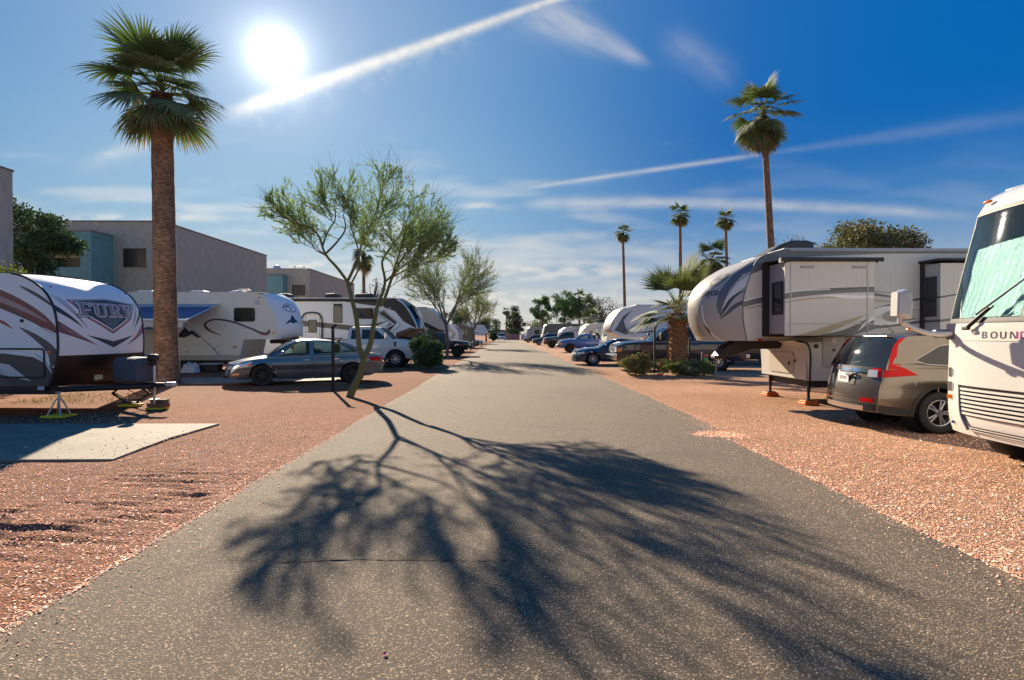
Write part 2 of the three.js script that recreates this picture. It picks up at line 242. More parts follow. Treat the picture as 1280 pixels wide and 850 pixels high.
{ // concrete patio slab beside the lane
  const o = [[-5.13, -7.47], [-5.22, -8.2], [-5.3, -9.0], [-5.27, -9.8], [-5.24, -10.45], [-12, -10.5], [-19, -10.5], [-19, -7.4], [-12, -7.38], [-8.2, -7.44]];
  const g = prism(o.map(p => [p[0], -p[1]]), -0.08, 0.022, 0.008); g.rotateX(-Math.PI / 2); const p = g.attributes.position, u = new Float32Array(p.count * 2); for (let i = 0; i < p.count; i++) { u[2 * i] = p.getX(i) / 2.1; u[2 * i + 1] = p.getZ(i) / 2.1; } g.setAttribute('uv', new THREE.BufferAttribute(u, 2));
  structure('patio_slab', g, M([0.54, 0.5, 0.43], 0.85, 0, { map: concreteMap, bumpMap: fineBump, bumpScale: 0.002 }));
  const g2 = prism([[-17, 19.2], [-5.4, 19.2], [-5.4, 21.6], [-17, 21.6]], -0.05, 0.02, 0.006); g2.rotateX(-Math.PI / 2); const p2 = g2.attributes.position, u2 = new Float32Array(p2.count * 2); for (let i = 0; i < p2.count; i++) { u2[2 * i] = p2.getX(i) / 2.1; u2[2 * i + 1] = p2.getZ(i) / 2.1; } g2.setAttribute('uv', new THREE.BufferAttribute(u2, 2));
  structure('patio_slab', g2, M([0.54, 0.5, 0.43], 0.85, 0, { map: concreteMap, bumpMap: fineBump, bumpScale: 0.002 }));
}
{ // loose stones
  const r = rng(404), base = new THREE.IcosahedronGeometry(1, 0), p = base.attributes.position; const key = new Map();
  for (let i = 0; i < p.count; i++) { const k = [p.getX(i), p.getY(i), p.getZ(i)].map(v => v.toFixed(3)).join(); if (!key.has(k)) key.set(k, 0.72 + 0.5 * r()); const s = key.get(k); p.setXYZ(i, p.getX(i) * s, p.getY(i) * s * 0.75, p.getZ(i) * s); }
  base.computeVertexNormals();
  const spots = [];
  const put = (x, z, s) => spots.push([x, z, s]);
  const onSlab = (x, z) => x < -5.1 && z < -7.3 && z > -10.6;
  for (let n = 0; n < 330000; n++) { const D = -1 + 15 * Math.pow(r(), 1.25), w = Math.pow(r(), 1.25), left = n % 2 === 0, x = left ? -2.74 - w * 9 : 3.44 + w * 8; if (left && onSlab(x, -D)) continue; if (r() < smooth(5, 14, D) || r() < smooth(0.35, 1, w)) continue; put(x, -D, 0.0032 + 0.0068 * Math.pow(r(), 3)); }
  for (let n = 0; n < 4500; n++) { const left = r() < 0.5, D = 2.5 + 16 * Math.pow(r(), 1.4), e = Math.pow(r(), 3) * 0.5; put(left ? roadL(-D) + e : roadR(-D) - e, -D, 0.003 + 0.004 * r()); }
  for (let n = 0; n < 1500; n++) { const a = r() * 6.28, q = Math.sqrt(r()) * (0.5 + 0.5 * r()); put(3.5 + Math.cos(a) * q * 0.6, -9.25 + Math.sin(a) * q * 0.4, 0.004 + 0.006 * r()); }
  for (let n = 0; n < 150; n++) put(-5.2 - r() * r() * 2.4, -8.6 - (r() + r() - 1) * 1.5, 0.005 + 0.007 * r());
  const im = new THREE.InstancedMesh(base, M([1, 1, 1], 0.92, 0, { clearcoat: 0, specularIntensity: 0.3 }), spots.length); im.name = 'loose_gravel';
  const m4 = new THREE.Matrix4(), q4 = new THREE.Quaternion(), eu = new THREE.Euler(), pv = new THREE.Vector3(), sv = new THREE.Vector3(), c = new THREE.Color();
  spots.forEach(([x, z, s], i) => {
    const onRoad = x > roadL(z) && x < roadR(z), slab = x < -5.2 && z < -7.45 && z > -10.45, y = onRoad ? 0.017 : slab ? 0.022 : groundY(x, z);
    eu.set((r() - 0.5) * 0.9, r() * 6.28, (r() - 0.5) * 0.9); m4.compose(pv.set(x, y + s * 0.35, z), q4.setFromEuler(eu), sv.set(s * (0.8 + 0.5 * r()), s * (0.5 + 0.35 * r()), s)); im.setMatrixAt(i, m4);
    const k = srgb(...pinks[Math.floor(r() * pinks.length)]), v = (0.55 + 0.95 * r() * r() + 0.2 * r()) * (x > 0 ? 1.95 : 2.05); c.setRGB(k[0] * v * 1.72, k[1] * v * 1.6, k[2] * v * 1.38); im.setColorAt(i, c);
  });
  im.castShadow = im.receiveShadow = true; scene.add(im); tag(im, 'loose pink and tan crushed stone along both road edges', 'gravel', null, 'stuff');
}

// ---------------------------------------------------------------- apartment buildings on the left
const stuccoBump = speck(512, 31, 0, 255);
const stuccoMap = dataTex(512, (() => { const r = rng(33); return (i, j) => { const v = 200 + 34 * (fbm(i / 40, j / 90, 4) - 0.5) + 18 * (r() - 0.5); return [v, v * 0.985, v * 0.965]; }; })(), true);
const stuccoScaled = () => ({ map: stuccoMap, bumpMap: stuccoBump, bumpScale: 0.012 });
const stucco = M([0.76, 0.7, 0.62], 0.95, 0, stuccoScaled()), teal = M([0.27, 0.56, 0.64], 0.9, 0, stuccoScaled()), coping = M([0.2, 0.19, 0.18], 0.7), darkPane = M([0.015, 0.017, 0.02], 0.3), frameDark = M([0.06, 0.055, 0.05], 0.5);
function metreUV(g, s) { const p = g.attributes.position, n = g.attributes.normal, u = new Float32Array(p.count * 2); for (let i = 0; i < p.count; i++) { const ax = Math.abs(n.getX(i)), ay = Math.abs(n.getY(i)), az = Math.abs(n.getZ(i)); const [a, b] = ax > ay && ax > az ? [p.getZ(i), p.getY(i)] : ay > az ? [p.getX(i), p.getZ(i)] : [p.getX(i), p.getY(i)]; u[2 * i] = a / s; u[2 * i + 1] = b / s; } g.setAttribute('uv', new THREE.BufferAttribute(u, 2)); return g; }
function building(label, X, z0, z1, depth, H, front) {
  const t = thing('apartment_building', label, 'building', [X, 0, (z0 + z1) / 2], 0, 'apartment blocks behind the trailers');
  const hz = Math.abs(z1 - z0) / 2, wall = (g, m = stucco, n = 'wall') => mesh(n, metreUV(g, 2.6), m, t);
  // far and side walls, roof below the parapet
  wall(box(0.3, H, hz * 2, -0.15, H / 2, 0, 0)); wall(box(depth, H, 0.3, -depth / 2 - 0.31, H / 2, -hz + 0.15, 0)); wall(box(0.3, H, hz * 2 - 0.32, -depth - 0.16, H / 2, -0.16, 0));
  wall(box(depth - 0.4, 0.2, hz * 2 - 0.7, -depth / 2 - 0.25, H - 0.6, 0, 0), M([0.35, 0.34, 0.32], 0.9), 'roof');
  wall(box(0.4, 0.09, hz * 2 + 0.08, -0.15, H + 0.045, 0, 0.01), coping, 'coping');
  const holes = (front.windows || []).map(([x, y, w, h]) => [[x, y], [x + w, y], [x + w, y + h], [x, y + h]]);
  wall(prism([[-depth, 0], [-0.31, 0], [-0.31, H], [-depth, H]], hz - 0.25, hz - 0.005, 0, holes));
  wall(box(depth - 0.4, 0.09, 0.36, -depth / 2 - 0.4, H + 0.045, hz - 0.13, 0.01), coping, 'coping');
  for (const [x, y, w, h] of front.windows || []) {
    const f = mesh('window', prism([[x, y], [x + w, y], [x + w, y + h], [x, y + h]], hz - 0.16, hz - 0.09, 0, [[[x + 0.06, y + 0.06], [x + w / 2 - 0.03, y + 0.06], [x + w / 2 - 0.03, y + h - 0.06], [x + 0.06, y + h - 0.06]], [[x + w / 2 + 0.03, y + 0.06], [x + w - 0.06, y + 0.06], [x + w - 0.06, y + h - 0.06], [x + w / 2 + 0.03, y + h - 0.06]]]), frameDark, t);
    for (const q of [0, 1]) mesh('pane', box(w / 2 - 0.06, h - 0.1, 0.012, x + w / 4 + q * w / 2, y + h / 2, hz - 0.13, 0), darkPane, f);
    wall(box(w + 0.1, 0.07, 0.12, x + w / 2, y - 0.05, hz + 0.03, 0.01), stucco, 'sill');
  }
  return [t, hz];
}
building('grey stucco apartment block with a tall blank wall beside the round green tree', -21.4, -9, -25, 14, 8.7, {});
{
  const [t, hz] = building('grey stucco apartment block with a two storey teal balcony box and blank side wall', -21.5, -36, -51.5, 16, 8.7, { windows: [[-2.55, 5.85, 1.5, 1.2], [-2.55, 2.1, 1.5, 1.2]] });
  // teal balcony box, open at the front
  const x0 = -7.4, x1 = -3.1, d = 1.9, b = mesh('balcony', metreUV(box(x1 - x0, 0.25, d, (x0 + x1) / 2, 7.62, hz + d / 2, 0), 2.6), teal, t), p = (g, m = teal, n = 'balcony_wall') => mesh(n, metreUV(g, 2.6), m, b);
  p(box(0.22, 7.48, d, x1 - 0.11, 3.74, hz + d / 2, 0)); p(box(0.22, 7.48, d, x0 + 0.11, 3.74, hz + d / 2, 0)); p(box(0.42, 7.2, 0.22, x1 - 0.44, 3.6, hz + d - 0.111, 0));
  p(box(x1 - x0 - 0.45, 0.55, 0.2, (x0 + x1) / 2, 7.2, hz + d - 0.11, 0)); p(box(x1 - x0 - 0.9, 2.1, 0.2, (x0 + x1) / 2 - 0.2, 4.6, hz + d - 0.11, 0)); p(box(0.12, 1.0, 0.9, x1 - 1.1, 5.2, hz + 1.0, 0));
  p(box(x1 - x0 - 0.46, 0.2, d - 0.25, (x0 + x1) / 2, 4.3, hz + d / 2, 0)); p(box(x1 - x0 - 0.46, 1.1, 0.2, (x0 + x1) / 2, 0.55, hz + d - 0.11, 0));
  p(box(x1 - x0 + 0.1, 0.1, d + 0.06, (x0 + x1) / 2, 7.8, hz + d / 2, 0.01), coping, 'coping');
  mesh('balcony_door', merge([box(0.9, 2.0, 0.06, -4.15, 5.42, hz + 0.05, 0.01)]), M([0.2, 0.12, 0.09], 0.6), b);
  mesh('sliding_door', box(1.7, 2.0, 0.05, -5.9, 5.42, hz + 0.05, 0.01), darkPane, b);
}
{
  const [t, hz] = building('farther grey stucco apartment block with teal box and roof vents', -21.2, -61.8, -80, 12, 8.7, { windows: [[-1.9, 5.85, 1.45, 1.15]] });
  const b = mesh('balcony', metreUV(box(1.95, 7.9, 1.3, -3.35, 3.95, hz + 0.65, 0), 2.6), teal, t); mesh('coping', box(2.03, 0.08, 1.36, -3.35, 7.95, hz + 0.68, 0.01), coping, b);
  mesh('sliding_door', box(0.5, 1.9, 0.05, -4.75, 6.1, hz + 0.03, 0.01), darkPane, t);
  mesh('roof_vent', merge([tr(new THREE.SphereGeometry(0.42, 16, 8, 0, 6.29, 0, 1.57), -3.9, 8.85, hz - 1), tr(new THREE.CylinderGeometry(0.3, 0.3, 0.9, 12), -3.9, 8.45, hz - 1)]), M([0.6, 0.62, 0.62], 0.4, 0.5), t);
  mesh('roof_pipe', tube([[-2.0, 8.0, hz - 1], [-2.0, 9.05, hz - 1], [-1.6, 9.08, hz - 1], [-0.9, 9.0, hz - 1], [-0.9, 8.2, hz - 1]], 0.05), frameDark, t);
}

// ---------------------------------------------------------------- road vehicles
const rubber = M([0.018, 0.018, 0.019], 0.85), alloy = M([0.55, 0.56, 0.58], 0.3, 0.9), steelBlack = M([0.03, 0.03, 0.032], 0.45, 0.4), chrome = M([0.72, 0.73, 0.75], 0.12, 1), plasticBlack = M([0.02, 0.02, 0.022], 0.6), cavity = M([0.008, 0.008, 0.009], 0.95), seatCloth = M([0.05, 0.048, 0.046], 0.9);
const tint = M([0.02, 0.026, 0.03], 0.04), clearGlass = M([0.62, 0.76, 0.72], 0.02, 0, { transmission: 1, thickness: 0 }), smokeGlass = M([0.16, 0.2, 0.2], 0.02, 0, { transmission: 1, thickness: 0 });
const redLens = M([0.55, 0.003, 0.004], 0.3, 0, { clearcoat: 0, specularIntensity: 0.35 }), amberLens = M([0.85, 0.22, 0.02], 0.15, 0, { clearcoat: 1 }), clearLens = M([0.75, 0.77, 0.78], 0.1, 0.4), plateWhite = M([0.75, 0.76, 0.78], 0.4), blueLens = M([0.05, 0.1, 0.3], 0.2);
const carPaint = (rgb, metal = 0.5, rough = 0.35) => M(rgb, rough, metal, { clearcoat: 1, clearcoatRoughness: 0.04 });

function offsetPoly(w, d) {                        // counter-clockwise or clockwise outline pushed outwards
  let A = 0; w.forEach((p, i) => { const q = w[(i + 1) % w.length]; A += p[0] * q[1] - q[0] * p[1]; }); const sg = A > 0 ? 1 : -1, n = w.length;
  return w.map((p, i) => { const a = w[(i + n - 1) % n], b = w[(i + 1) % n], l1 = Math.hypot(p[0] - a[0], p[1] - a[1]), l2 = Math.hypot(b[0] - p[0], b[1] - p[1]); const n1 = [(p[1] - a[1]) / l1 * sg, -(p[0] - a[0]) / l1 * sg], n2 = [(b[1] - p[1]) / l2 * sg, -(b[0] - p[0]) / l2 * sg], k = 1 / Math.max(0.45, (1 + n1[0] * n2[0] + n1[1] * n2[1])); return [p[0] + (n1[0] + n2[0]) * d * k, p[1] + (n1[1] + n2[1]) * d * k]; });
}
const wheelCache = new Map();
function wheel(parent, x, y, z, R, w, style, side) {
  const key = [R, w, style].join();
  if (!wheelCache.has(key)) {
    const rr = style === 'truck' ? R * 0.56 : style === 'tiny' ? R * 0.5 : R * 0.66, h = w / 2, prof = [[rr, -h * 0.72], [rr + 0.012, -h * 0.9], [R * 0.86, -h], [R * 0.965, -h * 0.86], [R, -h * 0.62], [R, h * 0.62], [R * 0.965, h * 0.86], [R * 0.86, h], [rr + 0.012, h * 0.9], [rr, h * 0.72]];
    const tyre = new THREE.LatheGeometry(prof.map(p => new THREE.Vector2(p[0], p[1])), 40); tyre.rotateX(Math.PI / 2);
    const lip = new THREE.LatheGeometry([[rr, -h * 0.7], [rr, h * 0.78], [rr - 0.018, h * 0.8], [rr - 0.03, h * 0.66], [rr - 0.035, -h * 0.6]].map(p => new THREE.Vector2(p[0], p[1])), 32); lip.rotateX(Math.PI / 2);
    const parts = [lip, tr(new THREE.CylinderGeometry(rr * 0.24, rr * 0.27, 0.05, 16), 0, 0, h * 0.62, Math.PI / 2)], n = style === 'steel' ? 8 : style === 'truck' ? 8 : style === 'mesh' ? 10 : 5;
    for (let i = 0; i < n; i++) {
      const a = i / n * 6.2832;
      for (const da of style === 'alloy' ? [-0.16, 0.16] : [0]) { const g = box(rr * 0.78, style === 'steel' ? rr * 0.3 : style === 'alloy' ? rr * 0.13 : rr * 0.17, 0.03, rr * 0.56, 0, h * (style === 'steel' ? 0.35 : 0.6), 0.01); g.rotateZ(a + da); parts.push(g); }
    }
    const back = tr(new THREE.CylinderGeometry(rr * 0.98, rr * 0.98, 0.02, 28), 0, 0, -h * 0.1, Math.PI / 2);
    wheelCache.set(key, [tyre, merge(parts), back]);
  }
  const [tyre, rim, back] = wheelCache.get(key), g = new THREE.Group(); g.name = 'wheel'; g.position.set(x, y, z); if (side < 0) g.rotation.y = Math.PI; parent.add(g);
  mesh('tyre', tyre, rubber, g); mesh('rim', rim, style === 'steel' ? steelBlack : alloy, g); mesh('brake_disc', back, cavity, g); return g;
}

/* o: L,W,top (belt/hood/deck line), sill, bottom?, wheels {R,w,front,rear,style}, gh {pts:[rear base .. front base], iw: index range of roof, k}, windows, paint, segs, glass */
function vehicle(t, o) {
  const { L, W } = o, hl = L / 2, top = curve1(o.top), R = o.R, Ra = R + (o.archGap || 0.06), wx = [o.front, o.rear], base = o.sill, bottom = o.bottom ? curve1(o.bottom) : () => base;
  const plan = x => W / 2 * (1 - (o.taper || 0.17) * Math.pow(Math.abs(x) / hl, o.tp || 7));
  const yb = x => { let y = bottom(x); for (const c of wx) { const d = Math.abs(x - c); if (d < Ra) y = Math.max(y, R + Math.sqrt(Ra * Ra - d * d)); } return Math.min(y, top(x) - 0.03); };
  const zs = (x, y) => { const b = base, tt = clamp((y - b) / (top(x) - b)), cr = o.crease ? 0.011 * Math.exp(-Math.pow((y - o.crease) / 0.035, 2)) - 0.012 * Math.exp(-Math.pow((y - o.crease + 0.12) / 0.09, 2)) : 0; return plan(x) * (1 - 0.065 * Math.pow(1 - tt, 2) - 0.055 * Math.pow(smooth(0.55, 1, tt), 2)) + cr; };
  const bow = o.bow ?? 0.16, nb = o.nb ?? 0.05;
  const warp = (x, y, z) => { const e = Math.pow(Math.abs(x) / hl, 10), s = clamp(z / plan(x), -1, 1), v = clamp((y - base) / (top(x) - base)); return [x + Math.sign(x) * e * (bow * (1 - s * s) + nb * Math.sin(Math.PI * v) - (o.rake || 0) * v * (x > 0 ? 1 : o.rearRake || 0.4)), y, z]; };
  const cols = (a, b) => { const s = new Set([a, b]); for (let x = Math.ceil(a / 0.055) * 0.055; x < b; x += 0.055) s.add(+x.toFixed(4)); for (const c of wx) { for (let k = 0; k <= 16; k++) { const x = c + Ra * Math.cos(Math.PI * k / 16); if (x > a && x < b) s.add(+x.toFixed(4)); } for (const q of [-1, 1]) { const x = c + q * (Ra + 0.002); if (x > a && x < b) s.add(+x.toFixed(4)); } } return [...s].sort((p, q) => p - q); };
  const vs = [0, 0.04, 0.12, 0.25, 0.38, 0.5, 0.62, 0.73, 0.82, 0.89, 0.94, 0.975, 1];
  const paint_ = o.paint;
  for (const sd of [1, -1]) for (const [nm, a, b, m] of o.segs) {
    const xs = cols(a + 0.004, b - 0.004);
    const p = mesh(nm, grid(xs.length - 1, vs.length - 1, (u, v, i, j) => { const x = xs[i], y = mix(yb(x), top(x), vs[j]); return warp(x, y, sd * zs(x, y)); }, sd < 0), m || paint_, t);
    if (nm.endsWith('door') && o.handle) { const hx = a + 0.16, hy = top((a + b) / 2) - o.handle; mesh('handle', box(0.2, 0.035, 0.03, hx + 0.02, hy, sd * (zs(hx, hy) + 0.018), 0.012), o.handleMat || chrome, p); }
  }
  // top sheets, ends, floor, wheel wells
  const gp = o.gh.pts, gx0 = gp[0][0], gx1 = gp[gp.length - 1][0];
  const sheet = (nm, a, b, m, cr) => { const n = Math.max(4, Math.round((b - a) / 0.06)); mesh(nm, grid(n, 12, (u, v) => { const x = mix(a, b, u), s = v * 2 - 1, z = s * zs(x, top(x)); const w = warp(x, top(x), z); w[1] += cr * (1 - Math.pow(Math.abs(s), 2.5)); return w; }, true), m, t); };
  sheet('hood', gx1, hl, paint_, o.hoodCrown ?? 0.035); if (o.deck !== false) sheet(o.deck || 'trunk_lid', -hl, gx0, o.deckMat || paint_, 0.02); sheet('cabin_floor', gx0, gx1, seatCloth, -0.03);
  for (const q of [1, -1]) mesh(q > 0 ? 'front_bumper' : 'rear_bumper', grid(16, 12, (u, v) => { const s = u * 2 - 1, x = q * hl, y = mix(yb(x), top(x), v), w = warp(x, y, s * zs(x, y)); if (v > 0.999) w[1] += (q > 0 ? o.hoodCrown ?? 0.035 : 0.02) * (1 - Math.pow(Math.abs(s), 2.5)); return w; }, q > 0), paint_, t);
  mesh('underbody', merge([box(L * 0.86, 0.12, W * 0.7, 0, base + 0.09, 0, 0.02), ...wx.flatMap(c => [-1, 1].map(q => tr(new THREE.CylinderGeometry(Ra, Ra, 0.34, 24, 1, true, -Math.PI / 2, Math.PI), c, R, q * (W / 2 - 0.235), Math.PI / 2, 0, 0)))]), cavity, t);
  for (const c of wx) for (const q of [-1, 1]) wheel(t, c, R, q * (W / 2 - o.tw / 2 - (o.tuck ?? 0.03)), R, o.tw, o.style || 'alloy', q);
  // cabin
  const belt = x => top(x), zg = (x, y) => plan(clamp(x, -hl * 0.86, hl * 0.7)) * 0.945 - o.gh.k * Math.max(0, y - belt(x));
  const out = spline(gp, 48), sidePts = [...out, ...Array.from({ length: 13 }, (_, i) => { const x = mix(gx1, gx0, i / 12); return [x, belt(x) - 0.025]; })];
  const bend = (g, sd, off) => { const p = g.attributes.position; for (let i = 0; i < p.count; i++) p.setZ(i, sd * (zg(p.getX(i), p.getY(i)) + off)); g.computeVertexNormals(); return g; };
  for (const sd of [1, -1]) {
    mesh('cabin_side', bend(new THREE.ShapeGeometry(poly(sidePts, o.windows.map(w => w.slice().reverse()))), sd, 0), paint_, t);
    o.windows.forEach((w, wi) => { const gl = mesh('side_window', bend(new THREE.ShapeGeometry(poly(w)), sd, -0.008), (o.rearTint && wi < o.rearTint ? smokeGlass : o.glass) || tint, t);
      if (o.trim) { mesh('window_trim', bend(new THREE.ShapeGeometry(poly(offsetPoly(w, 0.013), [w.slice().reverse()])), sd, 0.006), o.trim, gl); } });
  }
  const strip = (nm, i0, i1, m, fwd, inset_ = 0) => mesh(nm, grid(i1 - i0, 12, (u, v, i) => { const p = out[i0 + i], s = (v * 2 - 1) * (1 - inset_), ys = p[1]; return [p[0] + fwd * (1 - s * s), ys + (o.gh.crown ?? 0.05) * (1 - s * s) * smooth(0, 0.4, (ys - belt(p[0]))), s * zg(p[0], p[1])]; }, true), m, t);
  const near = x => { let b = 0; out.forEach((p, i) => { if (Math.abs(p[0] - x) < Math.abs(out[b][0] - x)) b = i; }); return b; };
  const ir = o.gh.rear === undefined ? 0 : near(o.gh.rear), iff = near(o.gh.front);
  if (ir > 0) strip('rear_window', 0, ir, o.glass || tint, -(o.gh.rb ?? 0.05)); strip('roof', ir, iff, paint_, 0); strip('windshield', iff, 48, o.glass || tint, 0.06);
  if (o.seats) for (const [sx, two] of o.seats) for (const q of [-1, 1]) mesh('seat', merge([box(0.16, 0.62, 0.5, sx, belt(sx) + 0.0, q * 0.38, 0.06), box(0.1, 0.2, 0.26, sx - 0.03, belt(sx) + 0.41, q * 0.38, 0.04)]), seatCloth, t);
  // fittings on the skin
  const api = {
    zs, top, warp, hl, zg, belt,
    side(nm, q4, m, off = 0.006, sides = [1, -1], parent = t) { for (const sd of sides) mesh(nm, grid(10, 6, (u, v) => { const x = mix(mix(q4[0][0], q4[1][0], u), mix(q4[3][0], q4[2][0], u), v), y = mix(mix(q4[0][1], q4[1][1], u), mix(q4[3][1], q4[2][1], u), v), w = warp(x, y, sd * (zs(x, y) + off)); return w; }, sd < 0), m, parent); },
    gside(nm, pts, m, off = 0.007, sides = [1, -1]) { for (const sd of sides) mesh(nm, bend(new THREE.ShapeGeometry(poly(pts)), sd, off), m, t); },
    end(nm, q, [s0, s1, y0, y1], m, off = 0.008, y2 = y0, y3 = y1) { return mesh(nm, grid(12, 4, (u, v) => { const s = mix(s0, s1, u), y = mix(mix(y0, y2, u), mix(y1, y3, u), v), x = q * hl, w = warp(x, y, s * zs(x, y)); w[0] += q * off; return w; }, q > 0), m, t); },
    mirror(x, y, m = paint_) { for (const sd of [1, -1]) { const z = zg(x, y); const g = mesh('side_mirror', merge([box(0.13, 0.15, 0.2, x, y + 0.06, sd * (z + 0.16), 0.05), box(0.06, 0.04, 0.14, x + 0.02, y, sd * (z + 0.05), 0.015)]), m, t); } },
    plate(q, y, s = 0, w = 0.3, h = 0.15, off = 0.03) { const p = warp(q * hl, y, s * W / 2); const g = mesh('number_plate', box(0.012, h, w, p[0] + q * off, y, p[2], 0.004), plateWhite, t); mesh('plate_print', box(0.004, h * 0.36, w * 0.62, p[0] + q * (off + 0.006), y, p[2], 0), M([0.3, 0.28, 0.34], 0.5), g); },
  };
  return api;
}

// dark steel blue four-door sedan
{
  const t = thing('sedan_car', 'steel blue grey four-door sedan on black wheels parked behind the slim black post', 'car', [-6.82, 0, -19.62], Math.PI + 0.42);
  const v = vehicle(t, {
    L: 4.72, W: 1.83, R: 0.335, tw: 0.22, front: 1.42, rear: -1.38, sill: 0.2, style: 'steel', taper: 0.2, tp: 5, bow: 0.2, nb: 0.04, crease: 0.66, rake: 0.12, hoodCrown: 0.05,
    bottom: [[-2.36, 0.36], [-1.9, 0.24], [0, 0.19], [1.9, 0.2], [2.36, 0.26]],
    top: [[-2.36, 0.94], [-2.1, 1.0], [-1.6, 1.0], [-0.6, 0.955], [0.6, 0.93], [1.0, 0.93], [1.5, 0.88], [2.0, 0.79], [2.36, 0.68]],
    paint: carPaint([0.11, 0.145, 0.19], 0.75, 0.3), handle: 0.12, glass: clearGlass, trim: chrome,
    segs: [['quarter_panel', -2.36, -1.02], ['rear_door', -1.02, -0.1], ['front_door', -0.1, 0.98], ['fender', 0.98, 2.36]],
    gh: { k: 0.44, crown: 0.04, pts: [[-2.0, 1.0], [-1.55, 1.2], [-1.1, 1.36], [-0.5, 1.45], [0, 1.465], [0.35, 1.43], [0.75, 1.27], [1.3, 0.92]], rear: -1.0, front: 0.4 },
    windows: [[[-1.62, 1.07], [-1.05, 1.03], [-1.05, 1.31], [-1.3, 1.23]], [[-0.98, 1.03], [-0.12, 0.99], [-0.12, 1.4], [-0.5, 1.385], [-0.98, 1.32]], [[-0.02, 0.99], [0.9, 0.975], [0.5, 1.27], [0.28, 1.385], [-0.02, 1.405]]],
    seats: [[-0.1], [-0.95]],
  });
  v.side('headlight', [[1.78, 0.62], [2.3, 0.56], [2.34, 0.66], [1.72, 0.79]], clearLens); v.side('turn_lamp', [[1.74, 0.66], [1.86, 0.63], [1.86, 0.71], [1.74, 0.74]], amberLens, 0.01);
  v.side('tail_light', [[-2.35, 0.7], [-1.98, 0.76], [-1.92, 0.88], [-2.33, 0.88]], redLens); v.end('tail_light', -1, [-0.98, -0.55, 0.7, 0.88], redLens); v.end('tail_light', -1, [0.55, 0.98, 0.7, 0.88], redLens);
  v.side('sill_trim', [[-0.9, 0.3], [0.95, 0.29], [0.95, 0.315], [-0.9, 0.33]], chrome, 0.012); v.end('grille', 1, [-0.45, 0.45, 0.42, 0.62], plasticBlack); v.end('lower_grille', 1, [-0.7, 0.7, 0.24, 0.34], plasticBlack); v.end('headlight', 1, [-0.98, -0.62, 0.54, 0.64], clearLens); v.end('headlight', 1, [0.62, 0.98, 0.54, 0.64], clearLens);
  v.side('fog_lamp', [[2.1, 0.36], [2.32, 0.35], [2.32, 0.42], [2.1, 0.43]], chrome); v.mirror(0.82, 0.98); v.plate(-1, 0.62);
}
